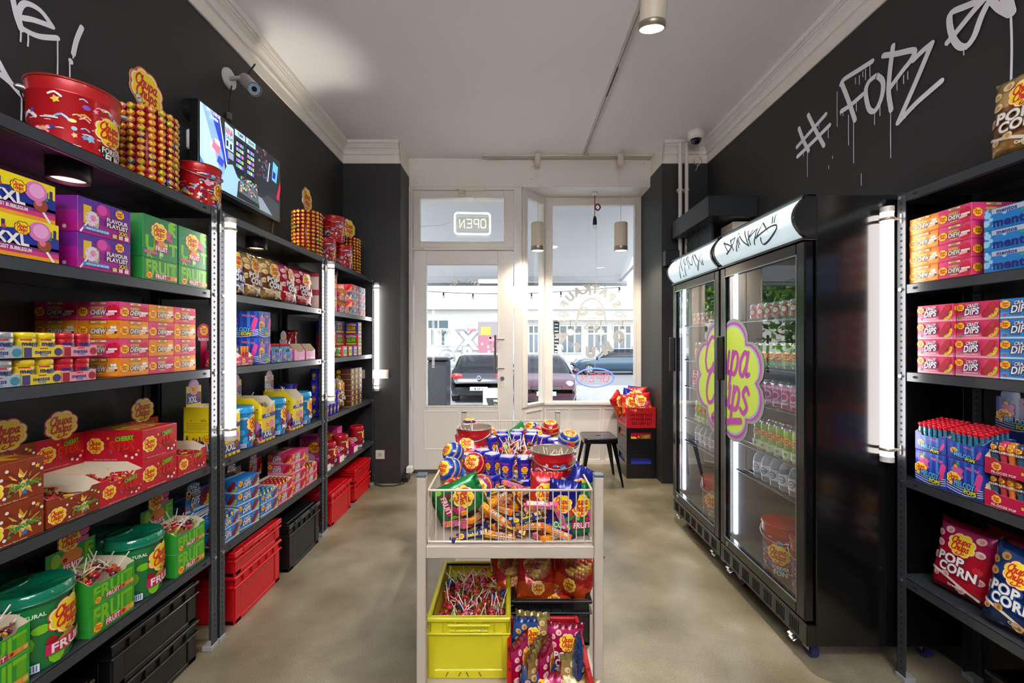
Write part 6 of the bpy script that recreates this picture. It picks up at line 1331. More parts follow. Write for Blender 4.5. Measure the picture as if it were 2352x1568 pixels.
pc('cr1', .41, .29, .228, RC_, False, -1.455, 2.225, 0, 'tall red storage crate on the floor under the screen rack'); pc('cr2', .41, .29, .105, RC_, True, -1.455, 2.225, .2285, 'flat lidded red crate stacked on the tall red crate')
pc('cr3', .40, .29, .262, BC_, True, -1.44, 2.685, 0, 'lidded black storage crate on floor under the screen rack')
pc('cr4', .39, .29, .222, RC_, True, -1.453, 3.295, 0, 'lidded red crate on the floor, first under the door rack')
pc('cr5', .41, .29, .15, RC_, False, -1.455, 3.765, 0, 'red crate on the floor beside the pier, bottom one'); pc('cr6', .41, .29, .112, RC_, True, -1.455, 3.765, .1506, 'lidded red crate stacked by the pier under the door rack')
pc('cr1b', .19, .29, .26, RC_, True, -1.455, 1.93-.0, 0, 'dark red crate in shade between black and red crates') if False else None
pc('cr7', .40, .28, .165, BC_, False, -1.475, 1.625, 0, 'open black crate under the tub rack, bottom of two'); pc('cr7', .40, .28, .165, BC_, False, -1.475, 1.625, .1656, 'open black crate under the tub rack, stacked on another')
pc('cr8', .40, .28, .27, BC_, False, -1.475, 1.17, 0, 'tall open black crate under the shelf end of tub rack')
for i, c in enumerate(('8a8a20', '1c2a7a', '5a1a20', 'c8b820', '1c2a7a')): put('ink'+c, lambda c=c: make_bag(.16, .19, .05, 4.1, (0, .5, 1), (c, c), art_fb('MIX', 'c8185a'), 'candy_bag', 14, 16), (-1.46-.02*(i % 2), 1.50+.062*i, .335-.03), (-1.2, .3*(i % 2), pi/2+.4*i), 'dull candy bag lying in the open black crate, %s one' % ('olive', 'first navy', 'maroon', 'yellow', 'second navy')[i], 'bag')
pc('cr9', .40, .17, .20, BC_, False, 1.742, 1.30, 0, 'black storage crate on the floor under the fridge-side rack', -pi/2)
# ------------------------------------------------------------- basket cart
ca = mt('c7bbaa', .38, .05); T = TH('basket_cart', 'beige metal cart with wire basket full of candy in the aisle', 'cart', (0, 2.05, 0)); yf, yr = 1.411, 2.715
XP0, XP1 = -.3165, .3035
for x0, x1 in ((XP0, XP0+.031), (XP1-.031, XP1)):
    for y in (yf, yr-.031):
        m = T.mb(); m.bx(x0, y, .06, x1, y+.031, .900, ca, .003); p = T.add(m, 'post'); m = T.mb(); m.bx(x0-.001, y-.001, .900, x1+.001, y+.032, .909, mt('5a6672', .3), .002); T.add(m, 'post_cap', p)
        m = T.mb(); m.tube([(x0+.004, y+.015, .032), (x0+.027, y+.015, .032)], .032, mt('2a2a2c', .6), 18); T.add(m, 'caster', p)
for zz0, zz1, nm in ((.630, .672, 'frame'), (.112, .145, 'lower_frame')):
    m = T.mb(); m.bx(XP0+.031, yf+.002, zz0, XP1-.031, yf+.027, zz1, ca); m.bx(XP0+.031, yr-.027, zz0, XP1-.031, yr-.002, zz1, ca); m.bx(XP0+.002, yf+.031, zz0, XP0+.027, yr-.031, zz1, ca); m.bx(XP1-.027, yf+.031, zz0, XP1-.002, yr-.031, zz1, ca); T.add(m, nm)
m = T.mb(); m.box(XP0+.01, yf+.01, .664, XP1-.01, yr-.01, .668, ca); T.add(m, 'basket_floor'); m = T.mb(); m.box(XP0+.01, yf+.01, .1455, XP1-.01, yr-.01, .149, ca); T.add(m, 'lower_shelf')
WI = mt('d8cdba', .35, .1); bx0, bx1, by0, by1 = XP0+.036, XP1-.036, yf+.018, yr-.036
m = T.mb()
for zz in (.680, .852): m.tube([(bx0, by0, zz), (bx1, by0, zz), (bx1, by1, zz), (bx0, by1, zz), (bx0, by0, zz)], .0042, WI, 8, True, False)
n = 22
for i in range(n): x = bx0+(bx1-bx0)*i/(n-1); [m.tube([(x, y, .677), (x, y, .854)], .0021, WI, 6) for y in (by0, by1)]
n = 46
for i in range(1, n-1): y = by0+(by1-by0)*i/(n-1); [m.tube([(x, y, .677), (x, y, .854)], .0021, WI, 6) for x in (bx0, bx1)]
T.add(m, 'wire_basket')
# --- cart content: chew bars
q = random.Random(21); bz = .669
placed = []
def try_bar(layer, x0, x1, y0, y1, ztab, tilt, cols, group, label):
    for _ in range(60):
        x, y, th = q.uniform(x0, x1), q.uniform(y0, y1), q.uniform(-1.3, 1.3)
        pts = [(x+cos(th)*s_*.036, y+sin(th)*s_*.036) for s_ in (-1, 0, 1)]
        if all(math.hypot(a[0]-b[0], a[1]-b[1]) > .0265 for l, P_ in placed if l == layer for a in pts for b in P_):
            placed.append((layer, pts)); c = q.choice(cols); o = put('bar'+c, make_bar(c), (x, y, ztab), (q.uniform(-tilt, tilt), q.uniform(-tilt*.6, tilt*.6), th), label, 'candy bar', group); return o
BG = 'chew bars loose in the cart basket'; CC = ('orange', 'pink', 'orange', 'navy', 'brown', 'orange')
for L in range(6):
    y0 = by0+.03+.022*L; y1 = y0+.13-.0*L
    for i in range(14 if L < 4 else 9): try_bar(L, -.205, .165, y0, y1, bz+.0125+.0225*L, .22, CC, BG, 'wrapped chew bar in the loose heap at the basket front')
for x, y, zz, rx, ry, th, c, lb in ((.055, 1.452, .722, .5, .04, .05, 'orange', 'orange chew bar lying level across the heap front, slightly above centre'), (.05, 1.448, .748, .4, -.2, .25, 'navy', 'navy bubblegum bar slanting above the level orange bar'), (.165, 1.452, .755, .9, 1.1, .5, 'pink', 'pink chew bar standing almost upright against the basket wires'),
                                (-.135, 1.452, .695, 1.2, -.15, .1, 'navy', 'navy and yellow bubblegum bar leaning at the basket floor, under green bag'), (-.06, 1.456, .76, .6, .6, -.2, 'orange', 'orange chew bar slanting down beside the green bag'), (-.04, 1.45, .69, .3, .1, -.1, 'orange', 'orange chew bar flat on the basket floor beside navy one'),
                                (-.005, 1.452, .712, .6, .35, -.1, 'brown', 'brown chew bar slanting to the basket floor'), (.15, 1.455, .70, .4, .3, -.3, 'orange', 'orange chew bar end on, beside the blue bag'), (.10, 1.46, .79, .5, .1, .15, 'pink', 'pink chew bar high on the heap'), (-.03, 1.47, .815, .5, -.5, .1, 'orange', 'orange chew bar high beside the fruit ball'), (0.02, 1.462, .80, .6, 1.0, .1, 'brown', 'brown chew bar tilted steeply at the middle of the heap')):
    put('bar'+c, None if 'bar'+c in _proto else make_bar(c), (x, y, zz), (rx, ry, th), lb, 'candy bar')
# --- candy bags in the basket
def cbag(key, w, h, t, seed, vs, cols, word, tagc): return lambda: make_bag(w, h, t, seed, vs, cols, art_fb(word, tagc), 'candy_bag', 20, 22)
GB = cbag('g', .135, .185, .05, 1.5, (0, .1, .5, .9, 1), ('0c5a30', '187a3a', '1e8a44', '0c6a3a'), 'FRUIT', 'c8185a')
OB = cbag('o', .118, .175, .05, 2.5, (0, .2, .6, 1), ('d8641a', 'd8461a', 'c8242a'), 'MIX', 'c8185a'); BB = cbag('b', .112, .2, .05, 3.5, (0, .1, .5, 1), ('101a6a', '1a2490', '161e80'), 'COLA', '2a8a3a')
put('gb', GB, (-.275, 1.51, .758), (0.0, R(68), 0.12), 'green fruit candy bag lying sideways at the basket front corner', 'bag')
put('gb', GB, (.232, 1.488, .672), (-.06, .05, .25), 'green candy bag upright in the basket corner by the post', 'bag'); put('bb', BB, (.168, 1.482, .672), (-.04, .10, -.1), 'blue candy bag upright against the basket wires', 'bag')
put('ob', OB, (.118, 1.54, .702), (-.12, .05, .05), 'orange candy bag before the tin bucket', 'bag'); put('bb', None, (.20, 1.575, .70), (-.2, .5, .1), 'blue candy bag behind the upright green one', 'bag')
put('ob', None, (-.20, 1.92, .79), (-.9, .05, .15), 'orange candy bag before the rear tin bucket', 'bag'); put('ob', None, (.20, 2.28, .76), (-.9, -.2, .6), 'orange candy bag under the far red ball', 'bag')
put('gb', None, (-.02, 2.45, .76), (-.7, 1.2, .2), 'green candy bag at the rear of the basket', 'bag'); put('gb', None, (.22, 2.05, .73), (-1.0, .4, .5), 'green candy bag beneath the blue jar ring', 'bag')
# --- giant lollipops
for c, px, py, Y, up, lb in (('blue', 1034, 1078, 1.68, (-.5, -.7, .35), 'blue striped giant lollipop, front one at the basket side'), ('red', 1090, 1066, 1.76, (-.2, -.75, .45), 'red striped giant lollipop between two blue ones'), ('blue', 1042, 1040, 1.89, (-.6, -.5, .5), 'blue striped giant lollipop higher behind the front blue one'),
        ('red', 1044, 1126, 1.60, (-.5, -.6, .2), 'red striped giant lollipop above the green bag'), ('fruit', 1105, 1117, 1.66, (-.1, -.8, .2), 'multicolour fruit giant lollipop beside the chew bars'), ('blue', 1223, 988, 2.42, (-.5, -.4, .7), 'blue giant lollipop at the basket rear, beside the red one'),
        ('red', 1264, 985, 2.26, (0, -.3, .95), 'red giant lollipop on the heap at the basket rear'), ('blue', 1306, 1011, 1.95, (.1, -.35, .85), 'blue giant lollipop with fruit picture against the basket side'), ('melon', 1078, 977, 2.60, (0, .0, 1), 'watermelon striped giant lollipop at the far corner'), ('red', 1123, 1000, 2.28, (.4, -.5, .5), 'red giant lollipop behind the rear bucket')):
    e = Vector(up).normalized().to_track_quat('Z', 'Y').to_euler(); put('big'+c, make_big(c, 1), ((px-1176)*Y/980, Y, 1.35-(py-784)*Y/980), tuple(e), lb, 'lollipop')
# --- tin buckets
o = make_bucket('t', .083, .185, -.2, 7, -.2, True, .9); o.location = (.160, 1.68, .742); o.rotation_euler = (0, 0, .3); tag(o, 'open red tin bucket of lollipops in the basket', 'bucket'); _proto['tb'] = o
put('tb', None, (-.182, 2.09, .748), (0, 0, -.4), 'open red tin bucket half hidden behind orange bag', 'bucket')
for (bx_0, by_0, zt, nm) in ((.160, 1.68, .742, 'front'), (-.182, 2.09, .748, 'rear')):
    for i in range(13):
        r_, th = .055*math.sqrt(q.random()), q.uniform(0, 6.28); el = q.uniform(.75, 1.45); ph = q.uniform(0, 6.28)
        lolly(q.choice(('green', 'pink', 'red', 'orange')), (bx_0+r_*cos(th), by_0+r_*sin(th), zt+.115+q.uniform(-.01, .008)), (-cos(ph)*cos(el), -sin(ph)*cos(el), -sin(el)), 'lollipop, stick up, inside the %s tin bucket' % nm, 'lollipops in the %s tin bucket' % nm)
# --- ring of blue cube jars round the lollipop heap
RX, RY = .035, 1.925
for tier, zz in ((0, .719), (1, .8045)):
    for th in ((-151, -129, -107, -86, 140, 117, 94, 71, 48, 26, 4) if tier else (-151, -129, -107, -86, 94, 48, 4)):
        a_ = R(th); put('cubejar', make_cubejar, (RX+.185*cos(a_), RY+.215*sin(a_), zz+.0004), a_+pi/2, 'blue gum jar in the ring around the lollipops, %s tier' % ('lower', 'upper')[tier], 'jar', 'blue gum jar ring %s tier' % ('lower', 'upper')[tier])
for x, y in ((-.05, 2.235), (.03, 2.245), (.105, 2.235)): put('cubejar', make_cubejar, (x, y, .80), 0, 'blue gum jar in the extra row behind the ring', 'jar', 'blue gum jar extra row')
pl2 = MB(); pl2.bx(-.2, 1.66, .669, .25, 2.33, .7185, mt('c8b89a', .8), .004); pb = pl2.build('cardboard_tray'); tag(pb, 'low cardboard box hidden under the blue jar ring', 'box')
for (x, y, zh) in ((-.05, 2.235, .80), (.03, 2.245, .80), (.105, 2.235, .80)): put('cubejar', make_cubejar, (x, y, zh-.0815), 0, 'blue gum jar under the extra row behind the ring', 'jar', 'blue gum jar extra row base')
cnt = 0
for L in range(3):
    R0 = .125-.02*L
    for _ in range(400):
        if cnt >= (26, 44, 54)[L]: break
        r_, th = R0*math.sqrt(q.random()), q.uniform(0, 6.28); x, y = RX+r_*cos(th), RY+r_*1.15*sin(th); el = q.uniform(.25, 1.3); ph = q.uniform(0, 6.28)
        lolly(q.choice(('red', 'orange', 'pink', 'green', 'orange', 'red', 'dark')), (x, y, .80+.03*L+q.uniform(0, .012)), (-cos(ph)*cos(el), -sin(ph)*cos(el), -sin(el)), 'lollipop with stick up, in the heap inside the jar ring', 'lollipops in the jar ring'); cnt += 1
# ------------------------------------------------------------- lower shelf of the cart
def yellow_crate():
    w, d, h = .30, .40, .222; m = mt('dcd21e', .42, 0, 0, .05); mb = MB(); t = .008; rm = .018; X, Y = w/2, d/2
    bx, by = X-.012, Y-.012
    mb.bx(-bx, -by, 0, bx, by, .008, m)
    for s_ in (-1, 1):
        mb.bx(s_*bx, -by, .0, s_*(bx-t), by, h, m, .004); mb.bx(-bx, s_*by, 0, bx, s_*(by-t), h, m, .004)
        mb.bx(s_*X, -Y+.001, h-rm, s_*(bx-t), Y-.001, h, m, .004); mb.bx(-X+.001, s_*Y, h-rm+.0005, X-.001, s_*(by-t), h-.0008, m, .004)
        mb.bx(-X+.001, s_*Y, h-.062, X-.001, s_*(by-.001), h-.055, m, .002); mb.bx(s_*X, -Y+.001, h-.0615, s_*(bx-.001), Y-.001, h-.0555, m, .002)
        for k in range(7): xx = -X+.012+(w-.024)*k/6; mb.bx(xx-.0018, s_*(Y-.002), h-.055, xx+.0018, s_*by, h-rm, m, .001)
        for e in (-1, 1): mb.bx(s_*(X-.004), e*(by-.002), .001, s_*(X-.032), e*(by+.006), h-.0625, m, .004)
        mb.bx(-bx+.012, s_*(by-.002), .0015, bx-.012, s_*(by+.0052), .035, m, .004)
        pr = [(-.075+.0*0, h-.037), (.075, h-.037)]; mb.tube([(-.075, s_*(Y-.006), h-.030), (.075, s_*(Y-.006), h-.030)], .006, m, 8); mb.tube([(-.07, s_*(Y-.007), h-.05), (.07, s_*(Y-.007), h-.05)], .004, m, 8)
    for x, y0_, y1_ in ((-.08, .026, .012), (-.035, .026, .012), (.0, .026, .012), (.045, .026, .012)): mb.tube([(x, -by-.0065, .012), (x+(.008 if x < 0 else -.008), -by-.0068, .027)], .002, mt('7a7210', .6), 5)
    return mb.build('storage_crate')
o = put('yel', yellow_crate, (-.1545, 1.71, .1495), 0, 'bright yellow storage crate full of lollipops on the cart', 'crate')
T2 = 0
q = random.Random(5); pts = []
for L in range(5):
    for _ in range(260):
        x, y = q.uniform(-.275, -.035), q.uniform(1.545, 1.885); zz = .262+.019*L
        if len([1 for p in pts if p[2] == L]) >= (26, 34, 30, 22, 10)[L] or (L >= 3 and y < 1.6+.06*(L-3)): continue
        if all(math.hypot(x-a, y-b) > .0265 for a, b, l in pts if l == L) and all(math.hypot(x-a, y-b) > .016 for a, b, l in pts if l == L-1):
            pts.append((x, y, L)); el = q.uniform(-.1, 1.2); ph = q.uniform(0, 6.28)
            if L < 1: el = .9
            lx = min(max(x, -.262), -.047)
            lolly(q.choice(('red', 'red', 'pink', 'red', 'pink', 'green', 'blue', 'red', 'orange')), (x, y, zz+q.uniform(0, .006)), (-cos(ph)*cos(el)*(.5 if min(x+.28, -.03-x) < .06 else 1), -sin(ph)*cos(el)*(.5 if y < 1.6 else 1), -max(sin(el), .12)-.1*(L < 2)), 'striped lollipop with white stick in the yellow crate', 'lollipops in the yellow crate')
for i in range(17):
    for j in range(9): SMALL.append((q.choice(('red', 'pink', 'red', 'green')), (-.27+.0295*j+q.uniform(-.003, .003), 1.545+.0215*i, .245+q.uniform(-.004, .004)), (q.uniform(-.4, .4), q.uniform(-.4, .4), 1), False))
put('blc', lambda: crate(.32, .36, .185, '121214', False), (.155, 1.85, .1497), 0, 'black crate holding red lollipop bags on the cart', 'crate')
def rcrate():
    w, d, h = .27, .36, .15; m = mt('c4141c', .4); mb = MB(); X, Y = w/2, d/2; t = .005
    mb.bx(-X+.01, -Y+.01, 0, X-.01, Y-.01, .006, m)
    for s_ in (-1, 1):
        mb.bx(s_*(X-.01), -Y+.01, 0, s_*(X-.01-t), Y-.01, h, m, .002); mb.bx(-X+.01, s_*(Y-.01), 0, X-.01, s_*(Y-.01-t), h, m, .002)
        mb.bx(s_*X, -Y+.001, h-.012, s_*(X-.016), Y-.001, h, m, .004); mb.bx(-X+.001, s_*Y, h-.0115, X-.001, s_*(Y-.016), h-.0008, m, .004)
        for k in range(3): yy = -Y+.08+.1*k; mb.box(s_*(X-.012), yy, h+.0002, s_*(X-.006), yy+.014, h+.0006, mt('6a0a10', .7))
    return mb.build('storage_crate')
put('rcr', rcrate, (.118, 1.46, .1497), 0, 'red crate crammed with popcorn bags, front of the cart', 'crate')
q = random.Random(9)
for k, x, y, zz, rx, ry, rz, lb in (('b', .048, 1.53, .175, -.1, .15, .3, 'blue popcorn bag at the rear corner of red crate'), ('g', .09, 1.56, .18, -.05, -.1, -.3, 'gold popcorn bag at the rear of red crate, tip upward'), ('p', .175, 1.50, .17, -.15, .12, .1, 'pink popcorn bag facing up beside the crate edge'), ('p', .03, 1.44, .155, -.1, .1, 1.1, 'pink popcorn bag seen edge-on by the yellow crate'),
        ('g', .065, 1.42, .16, .05, .0, 1.2, 'gold popcorn bag wedged between two pink bags'), ('p', .105, 1.42, .155, 0, .1, 1.2, 'pink popcorn bag edge-on in the middle of red crate'), ('b', .225, 1.45, .15, 0, -.08, 1.4, 'blue popcorn bag along the outer crate edge'), ('g', .195, 1.41, .13, -.1, .2, .7, 'gold popcorn bag crumpled beside the blue one'),
        ('b', .06, 1.345, .12, -.2, .3, .5, 'blue popcorn bag slumped at the crate front'), ('p', .13, 1.34, .10, -.35, .1, .1, 'pink popcorn bag slumped at the crate front'), ('g', .165, 1.325, .11, -.5, .25, -.2, 'gold popcorn bag slumped at the crate front corner')):
    put('sp'+k, lambda k=k: bag_pop(k, 7.7, .135, .185, .045)(), (x, y, zz-.004), (rx, ry, rz), lb, 'bag', 'popcorn bags in red crate')
def lbag():
    w, h, t = .17, .20, .075; f = bag_fn(w, h, t, 2.2, wr=1.1); mb = MB(); r1, r2 = F('b81818'), F('d8501c'); cols = [mt(c, .15, 0, 0, .7) for c in ('b06a2a', 'c89a3a', 'a84a2a', 'd8b04a', '9a3a24')]; pt_ = .019
    inw = lambda u, v: (u/(w*.37))**2+((v-h*.62)/(h*.28))**2 < 1
    def cell(u, v):
        r_ = round(v/pt_/.87); o_ = .5*(r_ % 2); c_ = round(u/pt_-o_); return r_, c_, math.hypot(u-(c_+o_)*pt_, v-r_*pt_*.87)/(pt_*.56)
    for side in (-1, 1):
        nu, nv = (56, 66) if side < 0 else (16, 18)
        def pt(i, j):
            u, v = -w/2+w*i/nu, h*j/nv; p = f(u, v, side)
            if side < 0 and inw(u, v): d_ = cell(u, v)[2]; p = (p[0], p[1]-.006*math.sqrt(max(0, 1-d_*d_)), p[2])
            return p
        def mf(j, i):
            u, v = -w/2+w*(i+.5)/nu, h*(j+.5)/nv
            if side < 0 and inw(u, v): a, b, d_ = cell(u, v); return cols[(a*3+b*2) % 5] if d_ < .98 else r1
            return r2 if v < h*.3 else r1
        mb.grid([[pt(i, j) for i in range(nu+1)] for j in range(nv+1)], r1, True, False, mf)
    a = Art(mb, lambda u, v, l: f(u, v, -1, l+.0014), .0003); a.n = 3; a.logo(w*.0, h*.2, w*.16, 2, white=True, rings=3)
    return mb.build('lollipop_bag')
for x, y, zz, rx, ry, rz, lb in ((.10, 1.74, .30, -.55, .1, .1, 'red lollipop bag with clear window, centre front of black crate'), (.23, 1.76, .31, -.4, .3, -.5, 'red lollipop bag standing at the outer end of black crate'), (.02, 1.78, .29, -.7, -.1, .2, 'red lollipop bag at the yellow crate side'), (.16, 1.90, .34, -.6, .0, -.2, 'red lollipop bag on top at the rear of black crate'), (.04, 1.93, .34, -.6, .2, .3, 'red lollipop bag high at the rear by yellow crate'), (.17, 1.715, .25, -.95, .0, .0, 'red lollipop bag lying low along the black crate rim')):
    put('lbag', lbag, (x, y, zz), (rx, ry, rz), lb, 'bag', 'red lollipop bags on cart')
# ------------------------------------------------------------- bay corner: stool, bottle crates
T = TH('metal_stool', 'black glossy metal stool with square seat before the window', 'stool', (.84, 4.14, 0)); SM = mt('16181c', .18, .6, 0, .6); cx, cy, sh = .835, 4.135, .445; s_ = .155
m = T.mb(); pts = [(sx*(s_-.03)+.03*cos(t), sy*(s_-.03)+.03*sin(t)) for sx, sy, t0 in ((1, 1, 0), (-1, 1, pi/2), (-1, -1, pi), (1, -1, 1.5*pi)) for t in [t0+pi/2*k/5 for k in range(6)]]
rows = [[(cx+x*k, cy+y*k, zz) for x, y in pts] for k, zz in ((1.03, sh-.05), (1.02, sh-.012), (1., sh-.002), (.97, sh), (.9, sh-.004))]; m.grid(rows, SM, True, True); m.face(rows[-1], SM)
m.face([(cx+x*.16, cy+y*.10, sh-.0035) for x, y in pts], mt('020202', .9)); T.add(m, 'seat')
for sx in (-1, 1):
    for sy in (-1, 1):
        m = T.mb(); a0 = (cx+sx*.14, cy+sy*.14); a1 = (cx+sx*.20, cy+sy*.195); w0, w1 = .035, .016
        def sect(c, w, zz): return [(c[0], c[1], zz), (c[0]-sx*w, c[1]+sy*.004, zz), (c[0]-sx*w, c[1]-sy*.002, zz), (c[0]-sx*.004, c[1]-sy*.004, zz), (c[0]-sx*.002, c[1]-sy*w, zz), (c[0]+sx*.004, c[1]-sy*w, zz)]
        m.grid([sect(a0, w0*1.6, sh-.02), sect(((a0[0]*.9+a1[0]*.1), (a0[1]*.9+a1[1]*.1)), w0*1.2, sh-.08), sect(a1, w1, 0)], SM, False, True); T.add(m, 'leg')
m = T.mb(); m.tube([(cx-.13, cy-.13, sh-.07), (cx, cy, sh-.045), (cx+.13, cy+.13, sh-.07)], .006, SM, 6); m.tube([(cx-.13, cy+.13, sh-.07), (cx, cy, sh-.045), (cx+.13, cy-.13, sh-.07)], .006, SM, 6); T.add(m, 'brace')
def bottle_crate():
    w, d, h, t = .285, .38, .245, .008; m = mt('17171a', .3, 0, 0, .2); mb = MB(); X, Y = w/2, d/2; z0, z1, k = h*.58, h*.84, .7
    mb.bx(-X, -Y, 0, X, Y, .008, m, .002)
    for s_ in (-1, 1):
        for a0, a1, z_, zz in ((-X, X, 0, z0), (-X, X, z1, h), (-X, -X*k, z0, z1), (X*k, X, z0, z1)): mb.bx(a0, s_*Y, z_, a1, s_*(Y-t), zz, m, .0015)
        for a0, a1, z_, zz in ((-Y, Y, 0, z0), (-Y, Y, z1, h), (-Y, -Y*.6, z0, z1), (Y*.6, Y, z0, z1)): mb.bx(s_*X, a0, z_, s_*(X-t), a1, zz, m, .0015)
    return mb.build('bottle_crate')
for k, nm in ((0, 'lower'), (1, 'upper')):
    put('bcr', bottle_crate, (1.272, 4.395, .2478*k+.0003), 0, 'black bottle crate with grip openings beside the stool, %s' % nm, 'crate')
    c, lb = (('1a2478', 'navy boxes packed in the lower bottle crate'), ('b8102c', 'crimson candy box packed in the upper bottle crate'))[k]
    put('pk'+c, lambda c=c: closed(.255, .35, .2, c, art_stix if c[0] == 'b' else (lambda a, w, h: [a.disc(w*(-.4+.1*i), h*.7, h*.08, P('3a46b0'), n=10) for i in range(9)])).build('candy_box'), (1.272, 4.395, .2478*k+.0095), 0, lb, 'box')
def fold_crate():
    w, d, h = .285, .38, .20; m = mt('c81e2a', .35, 0, 0, .1); dk = mt('3a060a', .9); mb = MB(); X, Y = w/2, d/2; t = .006
    mb.bx(-X, -Y, 0, X, Y, .006, m)
    for s_ in (-1, 1):
        # walls made of bars, so the slots are real gaps
        for ax in (0, 1):
            A, B = (X, Y) if ax else (Y, X)
            def wall(a0, a1, z_, zz):
                if ax: mb.bx(a0, s_*(Y+(.0008 if z_ < 0 else 0)), z_, a1, s_*(Y-t), zz, m, .001)
                else: mb.bx(s_*(X+(.0014 if z_ < 0 else .0002)), a0, z_, s_*(X-t), a1, zz, m, .001)
            L = X if ax else Y
            for z_, zz in ((0, .03), (.062, .072), (.104, .114), (.146, .155), (.185, .20)): wall(-L, L, z_, zz)
            n = 16 if ax else 20
            for r_, (z_, zz) in enumerate(((.03, .062), (.072, .104), (.114, .146), (.155, .185))):
                for i in range(n+1):
                    if r_ == 3 and abs(i-n/2) < n*.2: continue
                    a_ = -L+2*L*i/n; wall(max(a_-.005, -L), min(a_+.005, L), z_, zz)
            wall(-L-.0006, -L+.03, -.0004, .2004); wall(L-.03, L+.0006, -.0004, .2004)
    return mb.build('folding_crate')
put('fcr', fold_crate, (1.272, 4.395, .4962), 0, 'red slatted folding crate of candy bags on the black crates', 'crate')
R3 = cbag('r', .2, .22, .08, 6.5, (0, .1, .35, .6, 1), ('b81a1a', 'd84a1c', 'e0602a', 'c8201c'), 'MIX', 'c8185a'); B3 = cbag('n', .2, .22, .08, 9.5, (0, .3, 1), ('1a1a90', '2424a8'), 'COLA', '2a2a8a')
for kk, mk, x, y, zz, rx, ry, rz, lb in (('r3', R3, 1.20, 4.29, .60, -.35, .1, .15, 'orange-red candy bag at the front corner of slatted crate'), ('r3', R3, 1.315, 4.28, .62, -.3, -.1, -.1, 'orange-red candy bag at the front, pier side, of slatted crate'), ('r3', R3, 1.31, 4.42, .66, -.1, -.05, -.3, 'tall red candy bag rising at the pier side of slatted crate'), ('b3', B3, 1.22, 4.42, .64, -.15, .2, .2, 'deep blue candy bag behind the orange-red ones'), ('b3', B3, 1.30, 4.50, .66, 0, .1, 0, 'deep blue candy bag at the rear of slatted crate'), ('r3', R3, 1.14, 4.42, .62, -.2, -.5, .9, 'orange-red candy bag hanging over the crate side')):
    put(kk, mk, (x, y, zz), (rx, ry, rz), lb, 'bag', 'candy bags in slatted crate')
# ------------------------------------------------------------- drinks inside the fridges
def can(r, h, col, top, art):
    def f():
        mb = MB(); mb.lathe([(0, .002), (r*.8, 0), (r, .006), (r, h-.010), (r*.86, h-.002), (r*.84, h), (r*.78, h-.003), (0, h-.003)], mt(col, .25, .3), 20, mf=lambda i, j: mt('b8b8b8', .25, .9) if i >= 3 or i == 0 else mt(col, .25, .3)); art(Art(mb, cyl(r), .0006), r, h); return mb.build('drink_can')
    return f
cw = can(.031, .085, 'dcdce0', 0, lambda a, r, h: (a.disc(0, h*.5, r*.6, P('c8303a'), asp=1.1), a.disc(0, h*.5, r*.42, P('e8e8ec')), a.text('ICE TEA', 0, h*.8, h*.11, P('c8303a'), r*1.5), a.text('VIBES', 0, h*.2, h*.12, P('c8303a'), r*1.4)))
cp = can(.031, .118, 'd03a78', 0, lambda a, r, h: (a.disc(0, h*.5, r*.62, P('f0c8d8'), asp=1.1), a.disc(0, h*.5, r*.44, P('c82a68')), a.text('ICE TEA', 0, h*.8, h*.09, P('f4e0e8'), r*1.5), a.text('VIBES', 0, h*.22, h*.09, P('f4e0e8'), r*1.4)))
cgr = can(.026, .145, 'a8d83a', 0, lambda a, r, h: (a.logo(0, h*.6, r*.8, 1), a.rect(-r*.9, h*.05, r*.9, h*.3, P('dcecc8'), 4), a.disc(0, h*.18, r*.3, P('8ac83a'))))
cyl_ = can(.027, .125, 'd8d02a', 0, lambda a, r, h: (a.rect(-r*1.4, h*.55, r*1.4, h*.9, P('3a8a3a'), 6), a.logo(0, h*.5, r*.85, 1), a.rect(-r*1.4, h*.1, r*1.4, h*.22, P('2a9a4a'), 6)))
def bottle():
    r = .030; mb = MB(); w_ = mt('b8ccd4', .08, 0, 0, .6, .55); mb.lathe([(0, 0), (r*.9, 0), (r, .006), (r, .10), (r*.75, .122), (r*.42, .132), (r*.4, .14)], w_, 20); a = Art(mb, cyl(r), .0008); a.rect(-r*1.5, .03, r*1.5, .085, P('e8ecf2'), 8); a.disc(0, .058, r*.55, P('4a6ab0'), asp=1); a.disc(0, .058, r*.42, P('e8ecf2')); a.text('QHUB', 0, .058, .008, P('2a4a90'), r*.7)
    o = mb.build('water_bottle'); c = MB(); c.lathe([(r*.46, .138), (r*.48, .14), (r*.48, .158), (0, .16)], mt('eef0f4', .35), 16); c.build('bottle_cap', o); return o
for f0, f1, fn in ((1.745, 2.462, 'DRINKS'), (2.470, 3.185, 'YUMMY')):
    nf = 'drinks-header' if fn == 'DRINKS' else 'yummy-header'
    for key, mk, zz, n0, lb, cat, r_ in (('cw', cw, 1.465, 8, 'white and red drink can on the top fridge shelf', 'can', .066), ('cy', cyl_, 1.22, 8, 'yellow and green drink can', 'can', .062), ('cp', cp, 1.03, 8, 'pink drink can', 'can', .066), ('cg', cgr, .795, 8, 'pale green slim drink can', 'can', .062), ('wb', bottle, .635, 7, 'clear water bottle with white cap', 'bottle', .072)):
        for i in range(n0):
            for j in range(2 if zz < 1.2 else 1):
                Y = f0+.085+r_*i
                if Y > f1-.16: continue
                put(key, mk, (1.315+.07*j, Y, zz-.002), -pi/2+.35, lb+', %s fridge' % nf, cat, '%s rows, %s fridge' % (lb, nf))
_proto['fb'] = o = make_bucket('f', .10, .245, .1, 12, .1); o.location = (1.345, 2.10, .2185); o.rotation_euler = (0, 0, -pi/2+.5); tag(o, 'red lollipop bucket on the drinks fridge floor, farther in', 'bucket'); o['label'] = 'red lidded bucket on the fridge floor, middle of drinks-header fridge'
